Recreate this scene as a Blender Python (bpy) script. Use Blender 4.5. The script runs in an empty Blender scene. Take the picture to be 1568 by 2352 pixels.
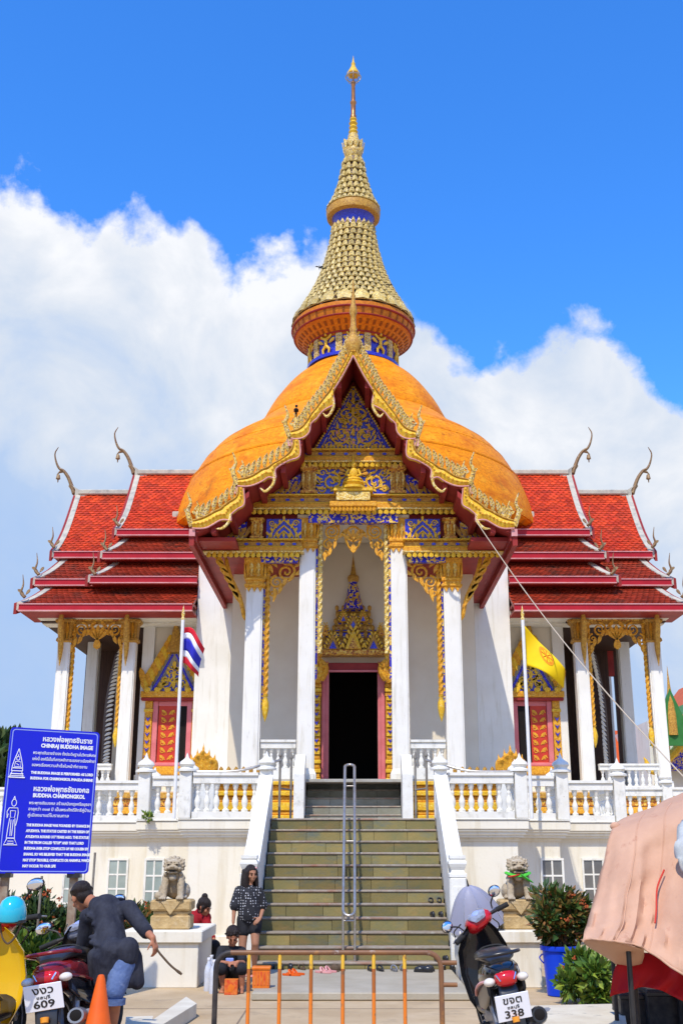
import bpy, bmesh, math, random
from mathutils import Vector, Matrix, noise
random.seed(7)
R = math.radians
scene = bpy.context.scene
col = scene.collection

# ------------------------------------------------------------------ camera
PITCH = 0.2979          # radians above the horizon
FPX = 2510.0            # focal length in pixels of a 1568 x 2352 picture
CX, CY = 811.0, 1176.0  # principal point in those pixels
EYE = 1.6
cam_d = bpy.data.cameras.new('camera')
cam = bpy.data.objects.new('camera', cam_d); col.objects.link(cam)
cam.location = (0, 0, EYE); cam.rotation_euler = (math.pi/2 + PITCH, 0, 0)
cam_d.sensor_fit = 'VERTICAL'; cam_d.sensor_height = 36.0
cam_d.lens = 36.0*FPX/2352.0
cam_d.shift_x = -(CX-784.0)/2352.0
cam_d.clip_start = 0.1; cam_d.clip_end = 5000
scene.camera = cam

# ------------------------------------------------------------------ sky and sun
SUN_EL, SUN_AZ = R(56), R(-17)     # azimuth measured from straight behind the camera, negative = from the left
w = bpy.data.worlds.new('World'); scene.world = w; w.use_nodes = True
wn, wl = w.node_tree.nodes, w.node_tree.links
for n_ in list(wn): wn.remove(n_)
def N(t, **k):
    n = wn.new(t)
    for a, b in k.items(): setattr(n, a, b)
    return n
def MATH(op, a, b=None, c=None):
    n = N('ShaderNodeMath', operation=op)
    for i, q in enumerate((a, b, c)):
        if q is None: continue
        if isinstance(q, (int, float)): n.inputs[i].default_value = q
        else: wl.new(q, n.inputs[i])
    return n.outputs[0]
sky = N('ShaderNodeTexSky', sky_type='NISHITA', sun_disc=False)
sky.sun_elevation = SUN_EL
# sun comes from behind the camera (-Y), a little left (-X)
sun_vec = Vector((math.sin(SUN_AZ)*math.cos(SUN_EL), -math.cos(SUN_AZ)*math.cos(SUN_EL), math.sin(SUN_EL)))
sky.sun_rotation = math.atan2(sun_vec.x, sun_vec.y)
sky.air_density = 1.0; sky.dust_density = 0.4; sky.ozone_density = 3.0; sky.altitude = 0
hs = N('ShaderNodeHueSaturation'); hs.inputs['Saturation'].default_value = 1.28; hs.inputs['Value'].default_value = 1.15
wl.new(sky.outputs[0], hs.inputs['Color'])
tint = N('ShaderNodeMix', data_type='RGBA', blend_type='MULTIPLY'); tint.inputs[0].default_value = 1.0
wl.new(hs.outputs[0], tint.inputs[6]); tint.inputs[7].default_value = (1.0, 1.36, 1.80, 1)
tc = N('ShaderNodeTexCoord')
sep = N('ShaderNodeSeparateXYZ'); wl.new(tc.outputs['Generated'], sep.inputs[0])
elev = MATH('ARCSINE', sep.outputs[2])                       # radians
azim = MATH('ARCTAN2', sep.outputs[0], sep.outputs[1])       # 0 straight ahead
# height of the cloud tops around the horizon, in degrees
crv = N('ShaderNodeFloatCurve'); cm = crv.mapping.curves[0]
CLOUDTOP = [(-180, 24), (-150, 20), (-120, 27), (-90, 24), (-60, 29), (-40, 27), (-27.3, 32.0), (-20.6, 32.6), (-19.1, 32.8), (-17.9, 31.9), (-16.6, 31.0), (-15.2, 31.0), (-12.3, 31.8), (-9.8, 31.6), (-8.5, 30.6), (-7.2, 29.5), (-6.2, 30.5), (-4.4, 31.0), (-2.9, 30.6), (-1.7, 30.0),
            (-0.3, 28.9), (2.2, 27.3), (4.4, 26.7), (5.5, 25.1), (6.4, 24.7), (7.9, 25.6), (9.4, 24.7), (10.7, 25.0), (11.4, 26.1), (12.9, 26.3), (14.5, 25.8), (15.4, 24.8), (16.6, 23.3), (17.6, 22.3), (20.9, 21), (30, 24), (45, 21), (60, 27), (90, 23), (120, 27), (150, 22), (180, 24)]
for i, (a, e) in enumerate(CLOUDTOP):
    x_, y_ = (a+180)/360.0, e/60.0
    if i == 0: cm.points[0].location = (x_, y_)
    elif i == len(CLOUDTOP)-1: cm.points[-1].location = (x_, y_)
    else: cm.points.new(x_, y_)
crv.mapping.update()
wl.new(MATH('MULTIPLY_ADD', azim, 1/(2*math.pi), 0.5), crv.inputs['Value'])
top = MATH('MULTIPLY', crv.outputs[0], R(60))
def NOISE(scale, detail, rough=0.55, off=(0, 0, 0), dist=0.0):
    mp = N('ShaderNodeMapping'); mp.inputs['Location'].default_value = off
    wl.new(tc.outputs['Generated'], mp.inputs[0])
    n = N('ShaderNodeTexNoise'); n.inputs['Scale'].default_value = scale; n.inputs['Detail'].default_value = detail
    n.inputs['Roughness'].default_value = rough; n.inputs['Distortion'].default_value = dist
    wl.new(mp.outputs[0], n.inputs['Vector']); return n.outputs['Fac']
n1 = NOISE(16, 6, 0.55, (3.1, 0.4, 1.7), 0.2); n2 = NOISE(48, 6, 0.6, (1, 2, 3)); n3 = NOISE(8, 7, 0.55, (7, 1, 2), .4)
rough_ = MATH('ADD', MATH('MULTIPLY_ADD', n1, 0.10, -0.05), MATH('MULTIPLY_ADD', n2, 0.045, -0.0225))
dens = MATH('ADD', MATH('SUBTRACT', top, elev), rough_)      # radians below the cloud top
def RAMP(fac, stops):
    r = N('ShaderNodeValToRGB'); el = r.color_ramp.elements
    while len(el) < len(stops): el.new(0.5)
    for e_, (p, c) in zip(el, stops): e_.position = p; e_.color = c
    wl.new(fac, r.inputs[0]); return r.outputs[0]
mask = RAMP(MATH('ADD', dens, 0.5), [(0.494, (0, 0, 0, 1)), (0.516, (1, 1, 1, 1))])
# bright tops, blue grey undersides and thin veils lower down
body = MATH('ADD', MATH('MULTIPLY', dens, 1.5), MATH('MULTIPLY_ADD', n3, 1.1, -0.50))
ccol = RAMP(body, [(0.0, (6.0, 6.1, 6.35, 1)), (0.11, (5.2, 5.45, 5.9, 1)), (0.25, (4.3, 4.8, 5.6, 1)), (0.46, (3.0, 3.95, 5.6, 1)), (0.75, (2.6, 3.7, 5.7, 1))])
mx = N('ShaderNodeMix', data_type='RGBA'); wl.new(mask, mx.inputs[0]); wl.new(tint.outputs[2], mx.inputs[6]); wl.new(ccol, mx.inputs[7])
bg = N('ShaderNodeBackground'); bg.inputs['Strength'].default_value = 0.15
wl.new(mx.outputs[2], bg.inputs[0])
wo = N('ShaderNodeOutputWorld'); wl.new(bg.outputs[0], wo.inputs[0])
sd = bpy.data.lights.new('sun', 'SUN'); sd.energy = 3.75; sd.angle = R(0.53); sd.color = (1.0, 0.93, 0.80)
sun = bpy.data.objects.new('sun', sd); col.objects.link(sun)
sun.rotation_euler = (-sun_vec).to_track_quat('-Z', 'Y').to_euler(); sun.location = (0, -10, 60)
vs = scene.view_settings
vs.view_transform = 'Standard'; vs.look = 'None'; vs.gamma = 1.0; vs.use_curve_mapping = False; vs.exposure = 0.1
scene.cycles.max_bounces = 6; scene.cycles.diffuse_bounces = 3; scene.cycles.glossy_bounces = 3
scene.cycles.use_denoising = True

# ------------------------------------------------------------------ pixel <-> place
CP, SP = math.cos(PITCH), math.sin(PITCH)
def P(px, py, Y):
    """the point at depth Y (metres from the camera along +Y) seen at a pixel of the 1568 x 2352 picture"""
    u, v = (px-CX)/FPX, (py-CY)/FPX
    d = Vector((u, CP+v*SP, SP-v*CP)); s = Y/d.y
    return Vector((d.x*s, Y, EYE+d.z*s))
def ZZ(py, Y): return P(CX, py, Y).z
def XX(px, py, Y): return P(px, py, Y).x
def GP(px, py, z=0.0):
    """the point at height z seen at a pixel"""
    u, v = (px-CX)/FPX, (py-CY)/FPX
    d = Vector((u, CP+v*SP, SP-v*CP)); s = (z-EYE)/d.z
    return Vector((d.x*s, d.y*s, z))

# ------------------------------------------------------------------ mesh helpers
class MB:
    def __init__(s): s.v = []; s.f = []
    def add(s, vs_, fs): b = len(s.v); s.v += [tuple(q) for q in vs_]; s.f += [tuple(i+b for i in f) for f in fs]; return s
    def box(s, x0, x1, y0, y1, z0, z1):
        x0, x1 = min(x0, x1), max(x0, x1); y0, y1 = min(y0, y1), max(y0, y1); z0, z1 = min(z0, z1), max(z0, z1)
        return s.add([(x0,y0,z0),(x1,y0,z0),(x1,y1,z0),(x0,y1,z0),(x0,y0,z1),(x1,y0,z1),(x1,y1,z1),(x0,y1,z1)],
                     [(0,3,2,1),(4,5,6,7),(0,1,5,4),(1,2,6,5),(2,3,7,6),(3,0,4,7)])
    def cbox(s, x0, x1, y0, y1, z0, z1, b=0.01):
        x0, x1 = min(x0, x1), max(x0, x1); y0, y1 = min(y0, y1), max(y0, y1); z0, z1 = min(z0, z1), max(z0, z1)
        bm = bmesh.new(); bmesh.ops.create_cube(bm, size=1)
        for q in bm.verts: q.co = Vector(((x0+x1)/2+q.co.x*(x1-x0), (y0+y1)/2+q.co.y*(y1-y0), (z0+z1)/2+q.co.z*(z1-z0)))
        b = min(b, .45*min(x1-x0, y1-y0, z1-z0))
        bmesh.ops.bevel(bm, geom=bm.edges[:], offset=b, segments=1, affect='EDGES')
        return s.bm(bm)
    def bm(s, bm):
        bm.verts.index_update(); s.add([q.co[:] for q in bm.verts], [[q.index for q in f.verts] for f in bm.faces]); bm.free(); return s
    def loft(s, rings, cap0=True, cap1=True, closed=True):
        n = len(rings[0]); b = len(s.v)
        for r_ in rings: s.v += [tuple(q) for q in r_]
        for i in range(len(rings)-1):
            for j in range(n if closed else n-1):
                k = (j+1) % n
                s.f.append((b+i*n+j, b+i*n+k, b+(i+1)*n+k, b+(i+1)*n+j))
        if cap0: s.f.append(tuple(b+j for j in reversed(range(n))))
        if cap1: s.f.append(tuple(b+(len(rings)-1)*n+j for j in range(n)))
        return s
    def lathe(s, prof, c=(0,0,0), n=24, rot=0.0, shape=None):
        rings = []
        for r_, z in prof:
            ring = []
            for j in range(n):
                a = rot+2*math.pi*j/n; k = shape(a) if shape else 1.0
                ring.append((c[0]+r_*k*math.cos(a), c[1]+r_*k*math.sin(a), c[2]+z))
            rings.append(ring)
        return s.loft(rings)
    def tube(s, pts, r, n=8, flat=None):
        pts = [Vector(p) for p in pts]; m = len(pts); rr = r if isinstance(r, (list, tuple)) else [r]*m
        rings = []; up = Vector((0, 0, 1)); prev = None
        for i in range(m):
            t = (pts[min(i+1, m-1)]-pts[max(i-1, 0)])
            t = t.normalized() if t.length > 1e-9 else Vector((0, 0, 1))
            if prev is None:
                a = t.cross(up)
                if a.length < 1e-3: a = t.cross(Vector((0, 1, 0)))
                a.normalize()
            else:
                a = prev - t*prev.dot(t)
                if a.length < 1e-6: a = t.cross(up)
                a.normalize()
            prev = a; b = t.cross(a)
            f = flat if flat else 1.0
            rings.append([pts[i]+(a*math.cos(2*math.pi*j/n)+b*math.sin(2*math.pi*j/n)*f)*rr[i] for j in range(n)])
        return s.loft(rings)
    def ext(s, poly, vec):
        """solid from a flat polygon pushed along vec"""
        poly = [Vector(p) for p in poly]; vec = Vector(vec); n = len(poly); b = len(s.v)
        s.v += [tuple(p) for p in poly]+[tuple(p+vec) for p in poly]
        s.f.append(tuple(range(b, b+n))); s.f.append(tuple(b+n+j for j in reversed(range(n))))
        for j in range(n):
            k = (j+1) % n; s.f.append((b+k, b+j, b+n+j, b+n+k))
        return s
    def ell(s, c, r, nu=14, nv=9, M=None):
        c = Vector(c); rings = []
        for i in range(nv+1):
            t = math.pi*(i+0.0)/nv; t = min(max(t, .03), math.pi-.03)
            ring = []
            for j in range(nu):
                a = 2*math.pi*j/nu
                p = Vector((r[0]*math.sin(t)*math.cos(a), r[1]*math.sin(t)*math.sin(a), -r[2]*math.cos(t)))
                ring.append(c+(M @ p if M else p))
            rings.append(ring)
        return s.loft(rings)
    def xf(s, M, start=0):
        s.v[start:] = [tuple(M @ Vector(q)) for q in s.v[start:]]; return s
    def mir(s):
        q = MB(); q.v = [(-a, b, c) for a, b, c in s.v]; q.f = [tuple(reversed(f)) for f in s.f]; return q
    def mesh(s, name, mat, smooth=None):
        me = bpy.data.meshes.new(name); me.from_pydata(s.v, [], s.f)
        if mat: me.materials.append(mat)
        me.validate(clean_customdata=False)
        bm = bmesh.new(); bm.from_mesh(me); bmesh.ops.recalc_face_normals(bm, faces=bm.faces[:]); bm.to_mesh(me); bm.free()
        if smooth:
            me.polygons.foreach_set('use_smooth', [True]*len(me.polygons)); me.set_sharp_from_angle(angle=R(smooth))
        return me
    def build(s, name, mat, parent=None, smooth=None):
        return link(name, s.mesh(name, mat, smooth), parent)
def link(name, me, parent=None, M=None):
    o = bpy.data.objects.new(name, me); col.objects.link(o)
    if M is not None: o.matrix_basis = M
    if parent is not None:
        o.parent = parent
        if parent.get('world_parts'):
            o['world_parts'] = 1; o.matrix_parent_inverse = parent_world(parent).inverted()
    return o
def parent_world(p):
    M = p.matrix_basis.copy(); q = p
    while q.parent is not None:
        M = q.parent.matrix_basis @ (q.matrix_parent_inverse @ M); q = q.parent
        if q.parent is None: break
    return M
def tag(o, label, cat, group=None, kind=None):
    if label: o['label'] = label
    if cat: o['category'] = cat
    if group: o['group'] = group
    if kind: o['kind'] = kind
    return o
def thing(name, label, cat, loc=(0,0,0), rz=0.0, group=None, world=False):
    o = bpy.data.objects.new(name, None); col.objects.link(o); o.empty_display_size = .2
    o.location = loc; o.rotation_euler = (0, 0, rz)
    if world: o['world_parts'] = 1; o.matrix_basis = Matrix.Translation(loc)
    return tag(o, label, cat, group)
def stuff(o): o['kind'] = 'stuff'; return o
def bez(p, n=12):
    """smooth curve through points (Catmull-Rom)"""
    p = [Vector(q) for q in p]; q = [p[0]*2-p[1]]+p+[p[-1]*2-p[-2]]; out = []
    for i in range(1, len(q)-2):
        for k in range(n):
            t = k/n; a, b, c, d = q[i-1], q[i], q[i+1], q[i+2]
            out.append(0.5*((2*b)+(c-a)*t+(2*a-5*b+4*c-d)*t*t+(3*b-a-3*c+d)*t**3))
    out.append(p[-1]); return out

# ------------------------------------------------------------------ materials
def mat(name, c1, c2=None, scale=4.0, rough=0.6, metal=0.0, bump=0.0, bscale=None, detail=6, contrast=(0.35, 0.65), stretch=None, spec=0.22, coat=0.0, extra=None, alpha=None, sheen=0.0):
    m = bpy.data.materials.new(name); m.use_nodes = True
    nt = m.node_tree; nd, lk = nt.nodes, nt.links; b = nd['Principled BSDF']
    b.inputs['Roughness'].default_value = rough; b.inputs['Metallic'].default_value = metal
    b.inputs['Specular IOR Level'].default_value = spec; b.inputs['Coat Weight'].default_value = coat
    if sheen: b.inputs['Sheen Weight'].default_value = sheen
    b.inputs['Base Color'].default_value = (*c1, 1)
    tcn = nd.new('ShaderNodeTexCoord'); mp = nd.new('ShaderNodeMapping'); lk.new(tcn.outputs['Object'], mp.inputs[0])
    if stretch: mp.inputs['Scale'].default_value = stretch
    out = None
    if c2 is not None:
        nz = nd.new('ShaderNodeTexNoise'); nz.inputs['Scale'].default_value = scale; nz.inputs['Detail'].default_value = detail; nz.inputs['Roughness'].default_value = .6
        lk.new(mp.outputs[0], nz.inputs['Vector'])
        rp = nd.new('ShaderNodeValToRGB'); rp.color_ramp.elements[0].position = contrast[0]; rp.color_ramp.elements[1].position = contrast[1]
        rp.color_ramp.elements[0].color = (*c1, 1); rp.color_ramp.elements[1].color = (*c2, 1)
        lk.new(nz.outputs['Fac'], rp.inputs[0]); out = rp.outputs[0]
    if extra:                      # (colour, scale, threshold low, high, stretch): a second layer of marks
        for c3, sc3, lo, hi, st3 in extra:
            mp3 = nd.new('ShaderNodeMapping'); lk.new(tcn.outputs['Object'], mp3.inputs[0])
            if st3: mp3.inputs['Scale'].default_value = st3
            nz = nd.new('ShaderNodeTexNoise'); nz.inputs['Scale'].default_value = sc3; nz.inputs['Detail'].default_value = 7; nz.inputs['Roughness'].default_value = .65
            lk.new(mp3.outputs[0], nz.inputs['Vector'])
            mr = nd.new('ShaderNodeMapRange'); mr.inputs[1].default_value = lo; mr.inputs[2].default_value = hi; lk.new(nz.outputs['Fac'], mr.inputs[0])
            mxn = nd.new('ShaderNodeMix'); mxn.data_type = 'RGBA'; lk.new(mr.outputs[0], mxn.inputs[0])
            if out is not None: lk.new(out, mxn.inputs[6])
            else: mxn.inputs[6].default_value = (*c1, 1)
            mxn.inputs[7].default_value = (*c3, 1); out = mxn.outputs[2]
    if out is not None: lk.new(out, b.inputs['Base Color'])
    if bump:
        nb = nd.new('ShaderNodeTexNoise'); nb.inputs['Scale'].default_value = bscale or scale*4; nb.inputs['Detail'].default_value = 5
        lk.new(mp.outputs[0], nb.inputs['Vector'])
        bp = nd.new('ShaderNodeBump'); bp.inputs['Strength'].default_value = bump; bp.inputs['Distance'].default_value = .02
        lk.new(nb.outputs['Fac'], bp.inputs['Height']); lk.new(bp.outputs[0], b.inputs['Normal'])
    return m
def mosaic(name, cols, cell, rough=.3, bump=.3, spec=.3, metal=0.0):
    """small tile / glass mosaic: a colour picked per cell"""
    m = bpy.data.materials.new(name); m.use_nodes = True
    nt = m.node_tree; nd, lk = nt.nodes, nt.links; b = nd['Principled BSDF']
    b.inputs['Roughness'].default_value = rough; b.inputs['Specular IOR Level'].default_value = spec; b.inputs['Metallic'].default_value = metal
    tcn = nd.new('ShaderNodeTexCoord'); v = nd.new('ShaderNodeTexVoronoi'); v.inputs['Scale'].default_value = cell; lk.new(tcn.outputs['Object'], v.inputs['Vector'])
    sp = nd.new('ShaderNodeSeparateColor'); lk.new(v.outputs['Color'], sp.inputs[0])
    rp = nd.new('ShaderNodeValToRGB'); rp.color_ramp.interpolation = 'CONSTANT'; el = rp.color_ramp.elements
    while len(el) < len(cols): el.new(.5)
    for i, (e_, (p, c)) in enumerate(zip(el, cols)): e_.position = p; e_.color = (*c, 1)
    lk.new(sp.outputs[0], rp.inputs[0]); lk.new(rp.outputs[0], b.inputs['Base Color'])
    bp = nd.new('ShaderNodeBump'); bp.inputs['Strength'].default_value = bump; bp.inputs['Distance'].default_value = .01
    lk.new(v.outputs['Distance'], bp.inputs['Height']); lk.new(bp.outputs[0], b.inputs['Normal'])
    return m
M = {}
M['white'] = mat('white_paint', (.84,.81,.735), (.78,.745,.66), 1.6, .65, bump=.1, bscale=30, extra=[((.60,.55,.43), 2.6, .53, .80, (3,3,.28)), ((.46,.42,.33), 8.0, .62, .86, (2.5,2.5,.5))])
M['cream'] = mat('cream_paint', (.83,.78,.655), (.78,.72,.585), 1.1, .7, bump=.1, bscale=25, extra=[((.62,.53,.36), 1.8, .52, .80, (2.5,2.5,.25)), ((.48,.43,.32), 7.0, .62, .86, (2,2,.7))])
M['rail_white'] = mat('worn_white_paint', (.83,.81,.74), (.76,.73,.64), 5, .6, bump=.15, bscale=40, extra=[((.46,.44,.38), 6.0, .55, .76, (1,1,.6)), ((.30,.29,.26), 16, .64, .78, None)])
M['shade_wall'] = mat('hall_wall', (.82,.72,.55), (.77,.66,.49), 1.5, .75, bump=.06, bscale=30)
M['gold'] = mat('gilded_carving', (.86,.43,.030), (.55,.21,.015), 22, .36, .0, .5, 60, extra=[((.92,.66,.16), 35, .55, .7, None), ((.25,.08,.01), 28, .64, .74, None)])
M['gold_yellow'] = mat('gold_paint', (.86,.56,.035), (.70,.36,.02), 16, .38, .0, .5, 55, extra=[((.90,.72,.26), 30, .55, .70, None), ((.36,.15,.015), 24, .63, .74, None)])
M['gold_pale'] = mosaic('pale_gold_mosaic', [(0,(.80,.56,.13)),(.35,(.68,.42,.07)),(.6,(.88,.74,.36)),(.85,(.48,.26,.05))], 45, .35, .4)
M['gold_dull'] = mat('weathered_gold', (.62,.34,.05), (.36,.16,.03), 16, .45, .0, .4, 60, extra=[((.78,.54,.14), 30, .54, .70, None)])
M['crest'] = mosaic('crest_mosaic', [(0,(.72,.50,.12)),(.3,(.62,.37,.05)),(.55,(.60,.47,.24)),(.78,(.24,.13,.04))], 40, .35, .4)
M['petal'] = mosaic('olive_gold_petal', [(0,(.66,.46,.11)),(.4,(.54,.35,.07)),(.65,(.74,.60,.24)),(.88,(.32,.25,.15))], 40, .4, .4)
M['spire_dark'] = mosaic('dark_gap_ground', [(0,(.13,.06,.02)),(.5,(.20,.09,.02)),(.8,(.07,.05,.08))], 40, .4, .4)  # darkened ground that makes the gaps between petals dark
M['orange_tile'] = None
M['blue'] = mosaic('blue_glass_mosaic', [(0,(.015,.015,.42)),(.4,(.03,.03,.62)),(.75,(.012,.01,.25)),(.92,(.06,.09,.75))], 70, .2, .3, .7)
M['blue_gold'] = mosaic('blue_and_gold_mosaic', [(0,(.02,.02,.50)),(.42,(.72,.42,.05)),(.68,(.03,.02,.34)),(.85,(.86,.62,.16))], 26, .3, .4)
M['rust'] = mosaic('brown_gold_mosaic', [(0,(.56,.24,.03)),(.35,(.72,.38,.04)),(.6,(.34,.09,.02)),(.8,(.82,.54,.10))], 32, .35, .4)
M['maroon'] = mat('maroon_timber', (.34,.035,.028), (.24,.022,.02), 3, .5, bump=.1, bscale=20, extra=[((.42,.08,.06), 6, .6, .8, None)])
M['crimson'] = mat('crimson_fascia', (.47,.016,.028), (.38,.012,.022), 2.5, .4, extra=[((.30,.03,.04), 5, .62, .8, (.4,1,1))])
M['fascia_lip'] = mat('pale_pink_trim', (.74,.38,.36), (.64,.28,.27), 4, .5)
M['ridge'] = mat('weathered_ridge_plaster', (.56,.51,.40), (.42,.39,.32), 5, .7, bump=.2, bscale=30, extra=[((.24,.24,.22), 4, .52, .74, None)])
M['pink'] = mat('pink_door_frame', (.72,.22,.23), (.62,.16,.17), 3, .45)
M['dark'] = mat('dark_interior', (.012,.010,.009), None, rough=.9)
M['steel'] = mat('stainless_pipe', (.56,.52,.46), (.42,.37,.31), 8, .34, .75)
M['tread'] = mat('stone_tread', (.44,.42,.36), (.35,.32,.26), 6, .5, bump=.15, bscale=50, extra=[((.55,.53,.48), 12, .58, .75, None)])
M['tread_edge'] = mat('worn_tread_edge', (.37,.32,.25), (.28,.22,.165), 9, .6, bump=.2, bscale=40, extra=[((.34,.13,.07), 2.5, .54, .72, (.5,1,1)), ((.50,.47,.40), 11, .60, .75, None)])
M['riser'] = mat('slate_riser', (.205,.185,.076), (.270,.205,.072), 3.0, .6, bump=.25, bscale=18, detail=8, extra=[((.36,.22,.08), 2.0, .56, .76, (.8,1,2)), ((.145,.16,.115), 3.5, .52, .72, (.7,1,2)), ((.52,.49,.38), 14, .68, .82, (3,1,.5))])
M['riser_grey'] = mat('grey_slate_riser', (.30,.30,.24), (.23,.22,.155), 3.0, .45, bump=.2, bscale=18, extra=[((.30,.28,.2), 4, .6, .8, (.6,1,1))])
def dome_mat():
    m = bpy.data.materials.new('orange_glazed_tile'); m.use_nodes = True
    nt = m.node_tree; nd, lk = nt.nodes, nt.links; b = nd['Principled BSDF']; b.inputs['Roughness'].default_value = .55; b.inputs['Specular IOR Level'].default_value = .15
    t = nd.new('ShaderNodeTexCoord'); v = nd.new('ShaderNodeTexVoronoi'); v.inputs['Scale'].default_value = 26; lk.new(t.outputs['Object'], v.inputs['Vector'])
    s = nd.new('ShaderNodeSeparateColor'); lk.new(v.outputs['Color'], s.inputs[0])
    r = nd.new('ShaderNodeValToRGB'); r.color_ramp.elements[0].color = (.76,.215,.002,1); r.color_ramp.elements[1].color = (.95,.34,.004,1); lk.new(s.outputs[0], r.inputs[0])
    prev = r.outputs[0]
    for c, sc, lo, hi, st in (((.62,.14,.002), 1.1, .5, .75, (1,1,2.5)), ((.95,.42,.02), 2.3, .55, .8, (1,1,2)), ((.22,.07,.01), 10, .64, .80, (1,1,1.6)), ((.50,.12,.002), 7.0, .55, .75, (1,1,3)), ((.34,.11,.012), 2.2, .60, .82, (1.4,1.4,.7))):
        mp = nd.new('ShaderNodeMapping'); mp.inputs['Scale'].default_value = st; lk.new(t.outputs['Object'], mp.inputs[0])
        n = nd.new('ShaderNodeTexNoise'); n.inputs['Scale'].default_value = sc; n.inputs['Detail'].default_value = 8; lk.new(mp.outputs[0], n.inputs['Vector'])
        mr = nd.new('ShaderNodeMapRange'); mr.inputs[1].default_value = lo; mr.inputs[2].default_value = hi; lk.new(n.outputs['Fac'], mr.inputs[0])
        x = nd.new('ShaderNodeMix'); x.data_type = 'RGBA'; lk.new(mr.outputs[0], x.inputs[0]); lk.new(prev, x.inputs[6]); x.inputs[7].default_value = (*c, 1); prev = x.outputs[2]
    lk.new(prev, b.inputs['Base Color'])
    bp = nd.new('ShaderNodeBump'); bp.inputs['Strength'].default_value = .35; bp.inputs['Distance'].default_value = .012; lk.new(v.outputs['Distance'], bp.inputs['Height']); lk.new(bp.outputs[0], b.inputs['Normal'])
    return m
M['orange_tile'] = dome_mat()
M['shutter'] = mat('red_lacquer_shutter', (.62,.06,.03), (.50,.04,.03), 3, .35)
M['orange_brick'] = mat('orange_band', (.70,.24,.012), (.52,.14,.010), 12, .5, bump=.25, bscale=40)
def tile_mat(name, a, b_, dirt):
    """roof tiles: each tile its own tone (random per island), with soot in patches"""
    m = mat(name, a, b_, 2.5, .42, bump=.1, bscale=30, extra=[(dirt, 1.6, .50, .72, None), (dirt, 9, .62, .8, None)])
    nt = m.node_tree; nd, lk = nt.nodes, nt.links; b = nd['Principled BSDF']
    g = nd.new('ShaderNodeNewGeometry'); mr = nd.new('ShaderNodeMapRange'); mr.inputs[3].default_value = .62; mr.inputs[4].default_value = 1.25
    lk.new(g.outputs['Random Per Island'], mr.inputs[0])
    src = b.inputs['Base Color'].links[0].from_socket
    h = nd.new('ShaderNodeHueSaturation'); lk.new(src, h.inputs['Color']); lk.new(mr.outputs[0], h.inputs['Value']); lk.new(h.outputs[0], b.inputs['Base Color'])
    return m
M['red_tile'] = tile_mat('red_roof_tile', (.70,.070,.012), (.56,.042,.010), (.44,.05,.014))
M['red_tile_worn'] = tile_mat('sooty_red_roof_tile', (.40,.044,.016), (.30,.035,.014), (.08,.038,.024))
M['timber_dark'] = mat('dark_brown_timber', (.075,.038,.024), (.045,.022,.015), 5, .6, bump=.2, bscale=20, stretch=(4,4,.4))
def vary(m, lo, hi):
    nd, lk = m.node_tree.nodes, m.node_tree.links; b = nd['Principled BSDF']; src = b.inputs['Base Color'].links[0].from_socket
    oi = nd.new('ShaderNodeObjectInfo'); mr = nd.new('ShaderNodeMapRange'); mr.inputs[3].default_value = lo; mr.inputs[4].default_value = hi; lk.new(oi.outputs['Random'], mr.inputs[0])
    h = nd.new('ShaderNodeHueSaturation'); lk.new(src, h.inputs['Color']); lk.new(mr.outputs[0], h.inputs['Value']); lk.new(h.outputs[0], b.inputs['Base Color'])
vary(M['riser'], .68, 1.22); vary(M['riser_grey'], .75, 1.15); vary(M['tread_edge'], .82, 1.12); vary(M['petal'], .72, 1.15)
M['concrete'] = mat('tan_concrete', (.52,.385,.225), (.43,.305,.17), 1.3, .85, bump=.2, bscale=40, extra=[((.60,.46,.29), .7, .5, .75, None), ((.27,.20,.13), 2.2, .56, .80, None), ((.20,.15,.10), 11, .66, .80, None)])
M['plat'] = mat('grey_platform', (.42,.37,.275), (.35,.30,.215), 2.0, .8, bump=.15, bscale=50, extra=[((.46,.40,.30), 1.2, .5, .75, None)])
# ================================================================== the setting: ground
def set_struct(o): o['kind'] = 'structure'; return o
g = MB(); g.add([(-400,-60,0),(400,-60,0),(400,900,0),(-400,900,0)], [(0,1,2,3)])
GROUND = set_struct(g.build('ground', M['concrete']))
M['joint'] = mat('dirty_joint', (.20,.15,.10), (.28,.21,.14), 5, .9)
for yj in (11.2, 12.35): MB().box(-14, 14, yj-.008, yj+.008, .0005, .003).build('slab_joint', M['joint'], GROUND)
for xj in (-3.6, -1.1, 1.4, 3.9): MB().box(xj-.008, xj+.008, 6, 12.33, .0005, .0031).build('slab_joint', M['joint'], GROUND)

# ================================================================== the temple
T = thing('temple', 'white temple hall with orange tiled dome and tall golden spire', 'temple', (0, 18.1, 0), world=True)
def tp(mb, name, m, parent=None, smooth=None): return mb.build(name, M[m] if isinstance(m, str) else m, parent or T, smooth)
# ---- front steps
R1, T1_, SY = .17, .228, 15.35
SW = 1.285
LZ = 12*R1                     # landing height
for k in range(12):
    y0 = SY+k*T1_; z0, z1 = k*R1, (k+1)*R1
    b = MB().box(-SW, SW, y0+.03, y0+T1_+.06, max(0, z0-.05), z1-.032); st = tp(b, 'step', 'tread')
    e = MB(); e.cbox(-SW, SW, y0-.012, y0+T1_+.055, z1-.03, z1, .008); tp(e, 'tread_slab', 'tread_edge', st)
    xs = [-SW]; off = random.uniform(.3, .6)
    while xs[-1] < SW-.35: xs.append(min(SW, xs[-1]+(off if len(xs) == 1 else .52)))
    xs[-1] = SW
    for a, c in zip(xs, xs[1:]):
        j = random.uniform(-.003, .003)
        tp(MB().cbox(a+.002, c-.002, y0+.004+j, y0+.028, max(.085, z0), z1-.033, .003), 'riser_tile', 'riser', st)
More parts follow.
